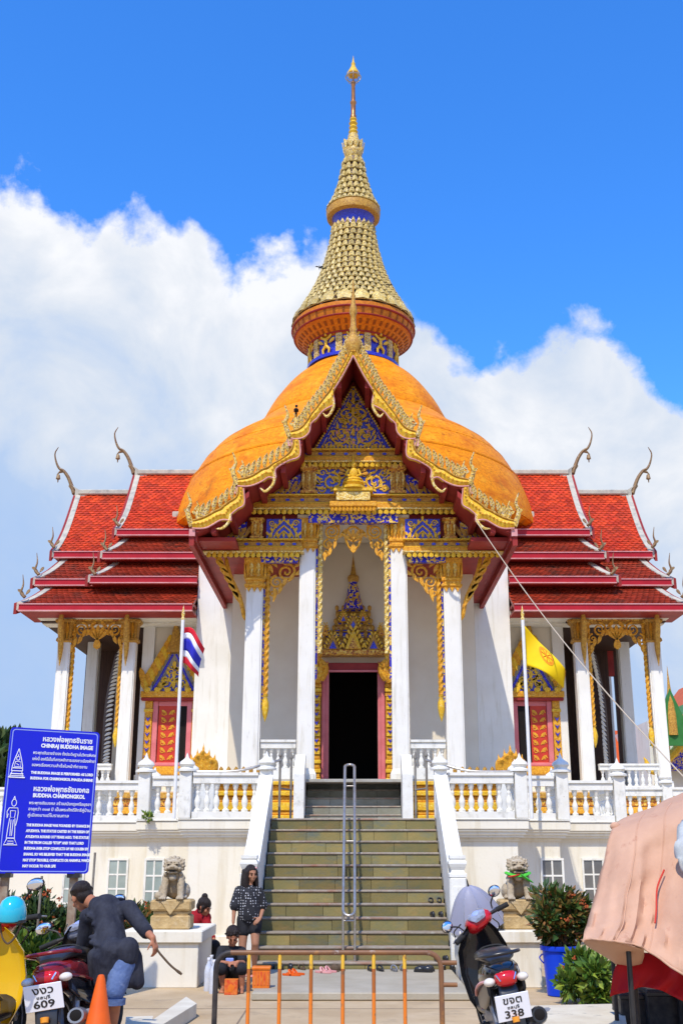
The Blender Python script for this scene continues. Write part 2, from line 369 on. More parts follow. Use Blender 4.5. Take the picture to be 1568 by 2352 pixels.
# platform at the foot
pl = MB().cbox(XX(578, 2290, 13.0), XX(1080, 2290, 13.0), 12.95, SY-.002, .004, .085, .012); PLAT = set_struct(pl.build('platform', M['plat']))
# ---- upper flight
UY, UW = 21.9, .93
for k in range(5):
    y0 = UY+k*.27; z0, z1 = LZ+k*.17, LZ+(k+1)*.17
    st = tp(MB().box(-UW, UW, y0+.03, y0+.5, z0-.02, z1-.03), 'step', 'tread')
    tp(MB().cbox(-UW, UW, y0-.012, y0+.5, z1-.028, z1, .008), 'tread_slab', 'tread_edge', st)
    for i in range(4):
        a = -UW+i*UW/2; tp(MB().cbox(a+.002, a+UW/2-.002, y0+.004, y0+.028, z0, z1-.03, .003), 'riser_tile', 'riser_grey', st)
FZ = LZ+5*.17                  # porch floor 2.89
for s in (-1, 1):              # white cheek blocks of the upper flight
    tp(MB().ext([(s*.94, 21.55, LZ+.004), (s*.94, 21.55, 2.95), (s*.94, 22.0, 3.35), (s*.94, 22.28, 3.35), (s*.94, 22.28, LZ+.004)], (s*.2, 0, 0)), 'cheek_wall', 'rail_white')
# ---- terrace base, stepped back in four stages
SEG = [(2.80, 18.12, 'A'), (3.62, 18.95, 'B'), (4.95, 20.3, 'C'), (9.6, 22.6, 'D')]
prev = 0
for hw, y, nm in SEG:
    inner = {'A': 1.52, 'B': 2.0, 'C': 2.6, 'D': 3.2}[nm]
    for s in (-1, 1):
        x0, x1 = s*inner, s*hw
        wallm = MB().box(x0, x1-s*.17, y+.17, y+3.0, 0, 1.72)
        wl_ = tp(wallm, 'terrace_wall', 'cream')
        o = MB()                                     # ogee under the cornice
        prof = [(.17, 1.70), (.145, 1.72), (.14, 1.755), (.08, 1.80), (.05, 1.85), (.02, 1.875)]
        for (a, z0), (b, z1) in zip(prof, prof[1:]): o.box(x0, x1-s*b, y+b, y+2.9, z0, z1)
        tp(o, 'moulding', 'cream', wl_)
        tp(MB().cbox(x0, x1, y, y+2.8, 1.877, 2.02, .01), 'cornice', 'cream', wl_)
        tp(MB().cbox(x0, x1+s*.02, y-.02, y+3.4, 2.024, LZ, .006), 'coping', 'rail_white', wl_)
        tp(MB().cbox(x0, x1-s*.12, y+.12, y+2.9, 0, .28, .01), 'skirting', 'cream', wl_)
tp(MB().cbox(-1.53, 1.53, 18.10, 21.95, LZ-.12, LZ+.001, .006), 'landing', 'tread_edge')
tp(MB().box(-1.5, 1.5, 18.15, 21.9, 0, LZ-.125), 'landing_core', 'cream')
tp(MB().box(-9.6, 9.6, 22.2, 34, 0.0, LZ-.02), 'terrace_core', 'cream')
# ---- windows low in the terrace wall
def low_window(x0, x1, z0, z1, yw):
    r = tp(MB().box(x0-.05, x1+.05, yw-.035, yw+.05, z0-.05, z0-.005), 'window', 'rail_white')     # sill
    f = MB()
    f.box(x0-.035, x0, yw-.02, yw+.04, z0, z1); f.box(x1, x1+.035, yw-.02, yw+.04, z0, z1); f.box(x0-.035, x1+.035, yw-.022, yw+.04, z1, z1+.035)
    tp(f, 'window_frame', 'rail_white', r)
    tp(MB().box(x0, x1, yw-.006, yw+.02, z0-.004, z1), 'glass_pane', M['win_glass'], r)
    for i in range(1, 2): x = x0+(x1-x0)*i/2; tp(MB().box(x-.014, x+.014, yw-.014, yw+.002, z0, z1), 'glazing_bar', 'rail_white', r)
    nz = 4
    for i in range(1, nz): z = z0+(z1-z0)*i/nz; tp(MB().box(x0, x1, yw-.0125, yw+.002, z-.014, z+.014), 'glazing_bar', 'rail_white', r)
M['win_glass'] = mat('green_grey_window_glass', (.36,.42,.38), (.27,.32,.29), 3, .08, spec=.8)
M['win_glass_dark'] = mat('dark_window_glass', (.17,.17,.16), (.12,.115,.11), 3, .08, spec=.8)
for px0, px1, yw, dk in ((251, 290, 20.46, 0), (336, 372, 19.115, 0), (1246, 1290, 19.115, 1), (1341, 1383, 20.46, 1), (150, 190, 20.46, 0)):
    M_save = M['win_glass']
    if dk: M['win_glass'] = M['win_glass_dark']
    low_window(XX(px0, 2010, yw), XX(px1, 2010, yw), .42, ZZ(1976, yw), yw)
    M['win_glass'] = M_save
# ---- stair ramp walls with newels
for s in (-1, 1):
    x0, x1 = s*1.288, s*1.50
    A, B = Vector((0, 15.75, 1.36)), Vector((0, 18.0, 2.66))
    wl_ = tp(MB().ext([(x0+s*.02, 15.7, 0), (x0+s*.02, 15.7, 1.28), (x0+s*.02, 18.05, 2.58), (x0+s*.02, 18.05, 0)], (s*.175, 0, 0)), 'ramp_wall', 'rail_white')
    tp(MB().ext([(x0-s*.004, 15.66, 1.27), (x0-s*.004, 15.66, 1.39), (x0-s*.004, 18.0, 2.71), (x0-s*.004, 18.0, 2.58)], (s*.225, 0, 0)), 'ramp_coping', 'rail_white', wl_)
    nx = s*1.40
    n_ = tp(MB().cbox(nx-.115, nx+.115, 15.40, 15.64, .086, 1.22, .02), 'newel', 'rail_white')
    tp(MB().box(nx-.07, nx+.07, 15.388, 15.42, .3, 1.1), 'newel_panel', 'rail_white', n_)
    tp(MB().lathe([(.165,1.22),(.165,1.26),(.13,1.28),(.12,1.31),(.15,1.35),(.17,1.39),(.165,1.42),(.13,1.44),(.15,1.46),(.15,1.50)], (nx, 15.52, 0), 4, math.pi/4), 'newel_cap', 'rail_white', n_)
    # top newel with lotus bud
    tpn = tp(MB().cbox(nx-.10, nx+.10, 18.02, 18.22, LZ+.003, 2.80, .012), 'balustrade_post', 'rail_white')
    tp(MB().lathe([(.02,0),(.16,.0),(.16,.03),(.11,.05),(.10,.07),(.135,.11),(.12,.15),(.06,.19),(.03,.22),(.015,.27),(.002,.30)], (nx, 18.12, 2.80), 12), 'lotus_bud', 'rail_white', tpn, 40)
# ---- balustrades
bal_prof = [(.055,0),(.055,.03),(.035,.045),(.03,.06),(.05,.12),(.052,.17),(.03,.23),(.022,.26),(.03,.28),(.03,.30),(.022,.32),(.04,.36),(.045,.39),(.05,.40),(.05,.43)]
BAL = MB().lathe(bal_prof, (0,0,0), 10).mesh('baluster', M['rail_white'], 40)
def balustrade(xa, ya, xb, yb, z0, h, n, parent=None, base=.11, rail=.17):
    a, b = Vector((xa, ya, 0)), Vector((xb, yb, 0)); d = (b-a); L = d.length; d.normalize(); q = Vector((-d.y, d.x, 0))*.085
    def beam(zl, zh, k=1.0):
        qq = q*k; return MB().ext([a-qq+Vector((0,0,zl)), b-qq+Vector((0,0,zl)), b+qq+Vector((0,0,zl)), a+qq+Vector((0,0,zl))], (0, 0, zh-zl))
    r = tp(beam(z0+.001, z0+base), 'balustrade', 'rail_white')
    tp(beam(z0+h-rail, z0+h-.05, .8), 'rail_bed', 'rail_white', r); tp(beam(z0+h-.048, z0+h, 1.12), 'top_rail', 'rail_white', r)
    hh = h-rail-base
    for i in range(n):
        p = a+d*(L*(i+.5)/n)
        link('baluster', BAL, r, Matrix.Translation((p.x, p.y, z0+base)) @ Matrix.Diagonal((1, 1, hh/.43, 1)))
    return r
def post(x, y, z0, h, bud=.30, hw=.1):
    p_ = tp(MB().cbox(x-hw, x+hw, y-hw, y+hw, z0+.002, z0+h, .012), 'balustrade_post', 'rail_white')
    k = bud/.30
    tp(MB().lathe([(.02,0),(.16*k,.0),(.16*k,.03*k),(.11*k,.05*k),(.10*k,.07*k),(.135*k,.11*k),(.12*k,.15*k),(.06*k,.19*k),(.03*k,.22*k),(.015,.27*k),(.002,.30*k)], (x, y, z0+h), 12), 'lotus_bud', 'rail_white', p_, 40)
for s in (-1, 1):
    balustrade(s*1.52, 18.2, s*2.58, 18.2, LZ, .72, 7)
    post(s*2.70, 18.2, LZ, .74)
    balustrade(s*2.86, 19.05, s*3.38, 19.05, LZ, .72, 3)
    balustrade(s*2.70, 18.3, s*2.70, 19.0, LZ, .70, 4)
    post(s*2.74, 19.05, LZ, .72, .28); post(s*3.52, 19.05, LZ, .78, .33)
    balustrade(s*3.7, 20.4, s*4.68, 20.4, LZ, .72, 5)
    balustrade(s*3.52, 19.15, s*3.52, 20.3, LZ, .70, 6)
    post(s*3.60, 20.4, LZ, .70, .26); post(s*4.8, 20.4, LZ, .80, .33)
    balustrade(s*4.8, 20.5, s*4.8, 22.6, LZ, .70, 10)
    balustrade(s*4.9, 22.7, s*9.4, 22.7, LZ, .72, 24)
    post(s*6.3, 22.7, LZ, .8, .3); post(s*7.9, 22.7, LZ, .8, .3)
# ---- porch base with gold mouldings
for s in (-1, 1):
    pb = tp(MB().box(s*1.14, s*2.75, 22.05, 28, LZ, FZ-.05), 'porch_base', 'white')
    lay = [(.0,.16,.16,'gold_yellow'),(.16,.24,.10,'gold'),(.24,.40,.13,'gold_yellow'),(.40,.52,.06,'gold'),(.52,.62,.12,'gold_yellow'),(.62,.72,.07,'gold'),(.72,.80,.14,'gold_yellow')]
    for a, b, o_, m in lay:
        tp(MB().cbox(s*1.145, s*(2.72+o_), 22.05-o_, 22.06, LZ+a+.002, LZ+b-.002, .015), 'moulding', m, pb)
tp(MB().cbox(-2.8, 2.8, 22.1, 28.2, FZ-.06, FZ, .006), 'porch_floor', 'tread')
# ---- redented columns with gilded capitals
def redent(c, h, k=.18):
    n = h*k; q = [(h, h-n), (h-n, h-n), (h-n, h)]
    ring = []
    for sx, sy, rev in ((1,1,0), (-1,1,1), (-1,-1,0), (1,-1,1)):
        pts = [(sx*a, sy*b) for a, b in q]
        ring += pts[::-1] if rev else pts
    return [(c[0]+a, c[1]+b) for a, b in ring]
def rprism(mb, c, prof, k=.18):
    mb.loft([[(x, y, z) for x, y in redent(c, h, k)] for h, z in prof]); return mb
def leaf_poly(L, W, bend=0.0, n=6):
    """flame leaf outline in (u, v): base at 0, tip at v = L"""
    lp, rp = [], []
    for i in range(n+1):
        t = i/n; wv = W*.5*(math.sin(math.pi*(.12+.88*(1-t))**.8) if t < 1 else 0)*(1-.25*t); c = bend*t*t
        lp.append((c-wv, L*t)); rp.append((c+wv, L*t))
    return lp+rp[::-1][1:]
LEAFC = {}
def leaf_mesh(L, W, dep, m, bend=0.0):
    key = (round(L,3), round(W,3), round(dep,3), m, round(bend,3))
    if key not in LEAFC:
        mb = MB(); poly = leaf_poly(L, W, bend); n = len(poly)
        # a ridged leaf: outline plus a raised spine
        pts = [(u, 0, v) for u, v in poly]; k = n//2
        front = [(bend*(v/L)**2*.8+u*.0, -dep, v) for u, v in poly]
        b = len(mb.v); mb.v += pts; 
        sp = []
        nn = 6
        for i in range(nn+1):
            t = i/nn; mb.v.append((bend*t*t, -dep*(1-.5*t), L*t)); sp.append(b+n+i)
        for i in range(nn): mb.f.append((b+i, b+i+1, sp[i+1], sp[i]))
        for i in range(nn):
            j0 = b+(n-1-i); j1 = b+(n-2-i) if i < nn-1 else b+nn
            mb.f.append((j1, j0, sp[i], sp[i+1]))
        mb.f.append(tuple(b+i for i in range(n)))
        LEAFC[key] = mb.mesh('leaf', M[m])
    return LEAFC[key]
def flat_leaf(mb, x, y, z, ang, L, W, dep=.03, bend=0.0):
    """a flame leaf in the facade plane, leaning by ang from upright"""
    ca, sa = math.cos(ang), math.sin(ang)
    mb.ext([(x+u*ca+v*sa, y, z-u*sa+v*ca) for u, v in leaf_poly(L, W, bend)], (0, -dep, 0))
def column(x, y, z0, z1, z2, h, leaves=5):
    c = tp(rprism(MB(), (x, y), [(h*1.25, z0), (h*1.25, z0+.12), (h*1.1, z0+.18), (h, z0+.22), (h*.97, z1)]), 'column', 'white')
    H = z2-z1
    cap = rprism(MB(), (x, y), [(h*1.0, z1-.02), (h*1.22, z1+.02), (h*1.22, z1+.06), (h*1.05, z1+.08), (h*1.05, z1+.12), (h*1.18, z1+.14), (h*1.18, z1+.18), (h*1.0, z1+.22), (h*1.02, z2-.16), (h*1.25, z2-.10), (h*1.3, z2)])
    cp = tp(cap, 'capital', 'gold', c)
    fr = MB()
    for i in range(3): fr.ext([(x-h+2*h*i/3+.01, y-h-.004, z1-.02), (x-h+2*h*(i+1)/3-.01, y-h-.004, z1-.02), (x-h+2*h*(i+.5)/3, y-h-.004, z1-.02-h*.55)], (0, -.018, 0))
    tp(fr, 'leaf_fringe', 'gold', c)
    for i in range(leaves):
        u = -h+2*h*(i+.5)/leaves
        for side in (0,):
            link('capital_leaf', leaf_mesh(H-.28, 2*h/leaves*1.25, .05, 'gold' if i % 2 == 0 else 'gold_pale'), c, Matrix.Translation((x+u, y-h*1.03, z1+.2)) @ Matrix.Rotation(R(5), 4, 'X'))
    for sx in (-1, 1):
        for i in range(leaves):
            u = -h+2*h*(i+.5)/leaves
            link('capital_leaf', leaf_mesh(H-.28, 2*h/leaves*1.25, .05, 'gold_pale' if i % 2 else 'gold'), c, Matrix.Translation((x+sx*h*1.03, y+u, z1+.2)) @ Matrix.Rotation(sx*math.pi/2, 4, 'Z') @ Matrix.Rotation(R(5), 4, 'X'))
    return c
CYl = 22.6
for s in (-1, 1):
    column(s*.965, CYl, FZ, ZZ(1262, CYl), ZZ(1196, CYl), .175)
    column(s*2.07, CYl, FZ, ZZ(1352, CYl), ZZ(1287, CYl), .180)
    # low balustrade between them
    balustrade(s*1.16, CYl, s*1.87, CYl, FZ, .80, 5, base=.24)
# ---- walls behind the porch, with the doorway
DW, DT = .545, ZZ(1540, 24.3)
DB = ZZ(1790, 24.3)
PWY = 24.45
for s in (-1, 1):
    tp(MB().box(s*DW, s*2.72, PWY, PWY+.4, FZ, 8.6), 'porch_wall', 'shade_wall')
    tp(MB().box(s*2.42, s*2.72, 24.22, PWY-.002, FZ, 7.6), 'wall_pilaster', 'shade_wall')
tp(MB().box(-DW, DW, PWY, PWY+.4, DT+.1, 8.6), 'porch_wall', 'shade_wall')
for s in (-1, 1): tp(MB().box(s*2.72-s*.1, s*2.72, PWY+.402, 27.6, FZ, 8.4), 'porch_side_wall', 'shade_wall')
# dark room behind the doorway
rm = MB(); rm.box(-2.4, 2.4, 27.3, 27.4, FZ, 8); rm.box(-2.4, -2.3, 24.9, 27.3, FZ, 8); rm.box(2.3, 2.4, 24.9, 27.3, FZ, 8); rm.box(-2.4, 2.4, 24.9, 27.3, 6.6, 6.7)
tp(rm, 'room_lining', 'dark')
door = tp(MB().box(-.74, .74, 24.22, PWY-.003, FZ+.002, DB), 'doorway', 'pink')
for s in (-1, 1):
    tp(MB().cbox(s*DW-s*.005, s*.70, 24.30, PWY-.004, DB+.001, DT+.2, .012), 'door_jamb', 'pink', door)
    tp(MB().cbox(s*.565, s*.60, 24.285, 24.31, DB+.001, DT, .006), 'jamb_bead', 'pink', door)
tp(MB().cbox(-.70, .70, 24.27, PWY-.005, DT, DT+.17, .012), 'door_lintel', 'maroon', door)
tp(MB().box(-.69, .69, 24.24, 24.30, DT-.04, DT+.002), 'lintel_bead', 'pink', door)
# gilded pilasters either side of the doorway, with naga guardians above
zt = ZZ(1565, 24.2)
for s in (-1, 1):
    x = s*.80
    p_ = tp(MB().box(x-.085, x+.085, 24.2, PWY-.006, FZ+.003, zt), 'door_pilaster', 'gold')
    n = 22
    for i in range(n):
        z = FZ+.05+(zt-FZ-.1)*i/n; hgt = (zt-FZ-.1)/n
        ww = .10 if (i < 6 and i % 2 == 0) or i > n-4 else .075
        tp(MB().cbox(x-ww, x+ww, 24.2-.05 if i % 2 == 0 else 24.2-.025, 24.205, z+.006, z+hgt-.006, .012), 'moulding', 'gold_yellow' if i % 2 == 0 else 'gold', p_)
    for i in range(7):
        z = FZ+.75+i*.19
        d_ = MB().ext([(x-.05, 24.16, z+.04), (x, 24.16, z-.06), (x+.05, 24.16, z+.04), (x, 24.16, z+.0)], (0, -.03, 0)); tp(d_, 'blue_inlay', 'blue', p_)
    # naga guardian: a rearing bundle of curved flames
    ng = MB()
    for i, (dx, dz, L, bd) in enumerate(((0, 0, .62, -.10), (-.08, .05, .5, -.12), (.08, .03, .48, .12), (.0, .25, .45, .16), (.05, .45, .32, -.1))):
        a, b = Vector((x+dx*s, 24.12, zt+dz-.03)), Vector((x+dx*s+bd*s, 24.06, zt+dz+L*.45)); c = Vector((x+dx*s-bd*.6*s, 24.04, zt+dz+L))
        ng.tube(bez([a, b, c], 6), [.075, .08, .08, .075, .07, .065, .06, .06, .055, .045, .03, .015, .004], 7)
    ng.tube(bez([(x-s*.02, 24.1, zt+.35), (x-s*.16, 24.02, zt+.30), (x-s*.26, 24.0, zt+.40)], 5), [.05,.05,.05,.045,.045,.04,.04,.03,.02,.01,.004], 7)
    tp(ng, 'naga_guardian', 'gold', None, 50)
    fl = MB()
    for i in range(7): flat_leaf(fl, x+random.uniform(-.12,.12), 24.05, zt+.05+i*.085, random.uniform(-.6,.6), .2, .09, .03, .04*s)
    tp(fl, 'naga_crest', 'gold_yellow', None)
# ---- tiered crown over the door
cr = tp(MB().cbox(-.74, .74, 24.1, PWY-.01, ZZ(1506,24.2), ZZ(1493,24.2), .01), 'door_crown', 'rust')
def tier(hw, dep, pa, pb, m, leafs, lm='gold_dull', lh=.16):
    y = 24.2; z0, z1 = ZZ(pa, y), ZZ(pb, y); h = z1-z0
    tp(MB().cbox(-hw*.9, hw*.9, PWY-dep*.85, PWY-.01, z0, z0+h*.6, .01), 'crown_tier', m, cr)
    tp(MB().cbox(-hw, hw, PWY-dep, PWY-.01, z0+h*.6, z0+h*.78, .01), 'crown_cornice', 'gold_dull', cr)
    tp(MB().cbox(-hw*.95, hw*.95, PWY-dep*.9, PWY-.01, z0+h*.78, z1, .01), 'crown_cornice', 'blue_gold', cr)
    for i in range(leafs):
        u = -hw*.92+2*hw*.92*i/(leafs-1)
        link('antefix', leaf_mesh(lh, .11, .04, lm), cr, Matrix.Translation((u, PWY-dep-.005, z0+h*.62)))
for hw, dep, pa, pb, m, lf in ((.74,.30,1493,1477,'rust',9), (.70,.28,1477,1461,'rust',8), (.66,.26,1461,1446,'blue_gold',8), (.43,.24,1446,1430,'rust',6), (.38,.22,1430,1414,'rust',5), (.40,.22,1414,1400,'gold_dull',6)):
    tier(hw, dep, pa, pb, m, lf)
yq = 24.25
za = ZZ(1494, yq)
def gablet(u, z, w_, h, y, m1, m2):
    tp(MB().ext([(u-w_/2, y, z), (u+w_/2, y, z), (u+w_*.28, y, z+h*.5), (u, y, z+h), (u-w_*.28, y, z+h*.5)], (0, -.03, 0)), 'crown_gablet', m1, cr)
    tp(MB().ext([(u-w_*.30, y-.031, z+.01), (u+w_*.30, y-.031, z+.01), (u, y-.031, z+h*.55)], (0, -.015, 0)), 'crown_gablet', m2, cr)
    g_ = MB()
    for q in (-1, 1):
        for k in range(5): t = k/4; flat_leaf(g_, u+q*w_*(.55-.5*t), y-.01, z+h*(.05+.85*t), q*.45, h*.28, w_*.20, .03)
    tp(g_, 'gablet_flames', 'gold_yellow', cr)
gablet(0, za, .36, .46, 24.08, 'gold_yellow', 'rust')
for u in (-.45, .45): gablet(u, za, .28, .34, 24.10, 'gold_dull', 'blue')
gablet(0, ZZ(1446, yq), .24, .30, 24.12, 'gold_dull', 'blue')
for u in (-.22, .22): gablet(u, ZZ(1430, yq), .16, .22, 24.16, 'gold', 'blue')
for u in (-.62, .62): gablet(u, ZZ(1462, yq), .16, .26, 24.14, 'gold', 'rust')
def pr(lst, y): return [(r_, ZZ(py, y)) for r_, py in lst]
tp(MB().lathe(pr([(.24,1401),(.22,1392),(.17,1380),(.15,1365),(.12,1350),(.09,1340),(.10,1338)], yq), (0, yq, 0), 12), 'crown_bell', 'blue_gold', cr, 40)
for i in range(8):
    a = 2*math.pi*i/8
    link('antefix', leaf_mesh(.3, .12, .04, 'gold_dull'), cr, Matrix.Translation((.2*math.cos(a), yq+.2*math.sin(a), ZZ(1400, yq))) @ Matrix.Rotation(a+math.pi/2, 4, 'Z') @ Matrix.Rotation(R(-12), 4, 'X'))
tp(MB().lathe(pr([(.06,1340),(.11,1336),(.135,1328),(.12,1323),(.07,1321),(.055,1312),(.03,1296),(.008,1278),(.001,1270)], yq), (0, yq, 0), 12), 'crown_spike', 'gold_dull', cr, 40)
# ---- carved screens hung between the columns
def spiral(mb, cx, cz, r, a0, turns, Y, tr, d=1, n=9):
    pts, rr = [], []
    m = int(14*turns)
    for i in range(m+1):
        t = i/m; rad = r*(1-t)**.85+.06*r; a = a0+d*2*math.pi*turns*t
        pts.append((cx+rad*math.cos(a), Y, cz+rad*math.sin(a))); rr.append(tr*(1-.45*t))
    mb.tube(pts, rr, 6)
def rope(mb, x, y, z0, z1, r):
    n = int((z1-z0)/.05); rings = []
    for i in range(n+1):
        a = i*.55; z = z0+(z1-z0)*i/n
        rings.append([(x+r*(1.0 if j % 2 == 0 else .62)*math.cos(a+2*math.pi*j/8), y+r*(1.0 if j % 2 == 0 else .62)*math.sin(a+2*math.pi*j/8), z) for j in range(8)])
    mb.loft(rings)
SY_ = CYl-.08
zc0, zc1 = ZZ(1203, SY_), ZZ(1282, SY_)
scr = tp(MB().cbox(-.76, .76, SY_, SY_+.08, zc0, zc0+.09, .01), 'porch_screen', 'maroon')
for s in (-1, 1):
    mb = MB(); rope(mb, s*.70, SY_+.03, ZZ(1500, SY_), zc0, .052); tp(mb, 'rope_border', 'gold_pale', scr, 60)
    tp(MB().box(s*.755, s*.79, SY_+.03, SY_+.1, ZZ(1560, SY_), zc0), 'blue_strip', 'blue_gold', scr)
    mb = MB(); spiral(mb, s*.46, ZZ(1221, SY_), .165, math.pi/2, 2.2, SY_, .03, d=s)
    spiral(mb, s*.53, ZZ(1250, SY_), .105, math.pi*.5, 1.5, SY_, .026, d=-s); spiral(mb, s*.60, ZZ(1273, SY_), .07, math.pi*.5, 1.3, SY_, .022, d=s)
    for i, (px, py, a, L) in enumerate(((.28,1212,.9,.16),(.30,1236,2.4,.16),(.40,1246,2.6,.18),(.42,1262,2.8,.2),(.55,1262,2.7,.18),(.52,1278,2.8,.2),(.61,1290,3.0,.22),(.63,1205,1.2,.14),(.25,1224,1.9,.12))):
        flat_leaf(mb, s*px, SY_, ZZ(py, SY_), a*s*-1 if False else -s*(math.pi-a) if a > 1.5 else s*a, L, .085, .035, .03*s)
    tp(mb, 'carved_scroll', 'gold', scr, 50)
mb = MB(); zc = ZZ(1232, SY_)
mb.tube([(0.17*math.sin(2*math.pi*i/20), SY_-.02, zc+.21*math.cos(2*math.pi*i/20)-(.10*max(0, -math.cos(2*math.pi*i/20))**3)) for i in range(21)], .026, 6)
for a in (-.9, -.45, 0, .45, .9): flat_leaf(mb, 0, SY_-.02, zc-.14, a, .30, .09, .04)
flat_leaf(mb, 0, SY_-.02, zc-.16, math.pi, .22, .14, .04); flat_leaf(mb, 0, SY_-.05, zc-.12, 0, .2, .1, .04)
tp(mb, 'pendant', 'gold', scr, 50)
for s in (-1, 1):            # outer bays
    z0 = ZZ(1292, SY_)
    sc2 = tp(MB().cbox(s*1.15, s*1.88, SY_+.02, SY_+.08, z0, z0+.05, .008), 'porch_screen', 'gold_dull')
    mb = MB(); rope(mb, s*1.80, SY_+.03, ZZ(1600, SY_), z0, .055); tp(mb, 'rope_border', 'gold', sc2, 60)
    tp(MB().lathe([(.005,-.55),(.05,-.42),(.075,-.28),(.07,-.16),(.035,-.05),(.06,0)], (s*1.80, SY_+.03, ZZ(1595, SY_)), 8), 'tassel', 'gold_yellow', sc2, 50)
    tp(MB().box(s*1.858, s*1.885, SY_+.03, SY_+.1, ZZ(1625, SY_), z0), 'blue_strip', 'blue_gold', sc2)
    mb = MB(); spiral(mb, s*1.42, ZZ(1314, SY_), .19, math.pi/2, 1.8, SY_, .034, d=s); spiral(mb, s*1.62, ZZ(1337, SY_), .13, math.pi/2, 1.5, SY_, .03, d=-s)
    spiral(mb, s*1.69, ZZ(1362, SY_), .09, math.pi/2, 1.3, SY_, .026, d=s)
    for x, py, a, L in ((1.25,1304,2.2,.22),(1.25,1322,2.0,.2),(1.38,1338,2.4,.24),(1.5,1350,2.6,.24),(1.58,1366,2.7,.26),(1.68,1384,2.9,.3),(1.3,1298,1.2,.18),(1.6,1305,.6,.24),(1.7,1318,.3,.24)):
        flat_leaf(mb, s*x, SY_, ZZ(py, SY_), -s*(math.pi-a) if a > 1.5 else s*a, L, .10, .04, .04*s)
    tp(mb, 'carved_scroll', 'gold', sc2, 50)
    # long flame bracket under the eave, outside the outer column
    mb = MB()
    for k in range(6):
        t = k/5; flat_leaf(mb, s*(2.33+.40*t), CYl-.02, ZZ(1395-95*t, CYl), s*(.35+.25*t), .40, .13, .05, .08*s)
    mb.tube(bez([(s*2.27, CYl, ZZ(1425, CYl)), (s*2.40, CYl, ZZ(1370, CYl)), (s*2.62, CYl, ZZ(1320, CYl)), (s*2.72, CYl, ZZ(1280, CYl))], 6), [.012]+[.05]*17+[.02], 6)
    tp(mb, 'eave_bracket', 'gold', None, 50)
# ================================================================== porch roof: gable, bargeboards, pediment
GY, PY_ = 21.2, 22.35          # front edge of the roof, plane of the pediment
def GQ(px, py, y=GY): return P(px, py, y)
# slopes (left side, pixel polyline of the roof's underside edge), mirrored for the right
tiers = [[(811, 812), (778, 876), (742, 936), (706, 990), (676, 1018)], [(694, 1022), (650, 1070), (600, 1108), (550, 1130)], [(572, 1140), (530, 1180), (490, 1208), (446, 1226)]]
for ti, tr_ in enumerate(tiers):
    for s in (-1, 1):
        pts = [GQ(*q) for q in tr_]; pts = [Vector((abs(p.x)*s if abs(p.x) > .01 else 0, p.y, p.z)) for p in pts]
        thick = .13
        lower = pts; upper = [p+Vector((0, 0, thick)) for p in pts]
        mb = MB().ext([*lower, *upper[::-1]], (0, 6.5, 0))
        tp(mb, 'porch_roof_slope', 'maroon')
        # purlins seen under the overhang
        for p in pts[1:]:
            tp(MB().box(p.x-.05, p.x+.05, GY+.05, PY_+.3, p.z-.13, p.z+.01), 'purlin', 'maroon')
# closing plates between the roof tiers
def wallfill():
    mb = MB(); e = .02
    top = P(811, 850, PY_+.1); a = GQ(676, 1018); b = GQ(550, 1130); c = GQ(446, 1226)
    L = [(-.9, 8.35), (-.9, 7.95), (-3.0, 7.95), (-2.25, 8.75), (-1.95, 9.05), (-1.08, 9.95), (-.62, 10.55), (0, 11.55)]
    poly = [(x, PY_+.12, z) for x, z in L]+[(-x, PY_+.12, z) for x, z in L[::-1][1:]]
    mb.ext(poly, (0, .2, 0)); return mb
tp(wallfill(), 'pediment_backing', 'maroon')
# bargeboards with flame crests and naga tails
secs = [  # upper edge, lower edge (wavy), head
    dict(up=[(811,783),(797,818),(770,868),(742,912),(712,952),(690,980),(668,990)], lo=[(811,818),(790,858),(772,888),(764,902),(768,928),(752,938),(738,948),(728,962),(714,974),(712,990),(702,1003),(685,1009),(668,1008)], head=(666, 992), hh=66),
    dict(up=[(672,1012),(668,1028),(648,1052),(622,1066),(600,1076),(575,1092),(548,1100)], lo=[(688,1012),(689,1048),(665,1058),(640,1072),(632,1082),(634,1100),(618,1096),(606,1104),(585,1114),(566,1118),(546,1117)], head=(546, 1102), hh=66),
    dict(up=[(546,1120),(542,1138),(525,1150),(510,1160),(495,1170),(470,1184),(444,1194)], lo=[(560,1122),(562,1158),(548,1168),(538,1176),(530,1184),(532,1196),(518,1194),(505,1196),(490,1205),(470,1214),(442,1214)], head=(442, 1196), hh=68)]
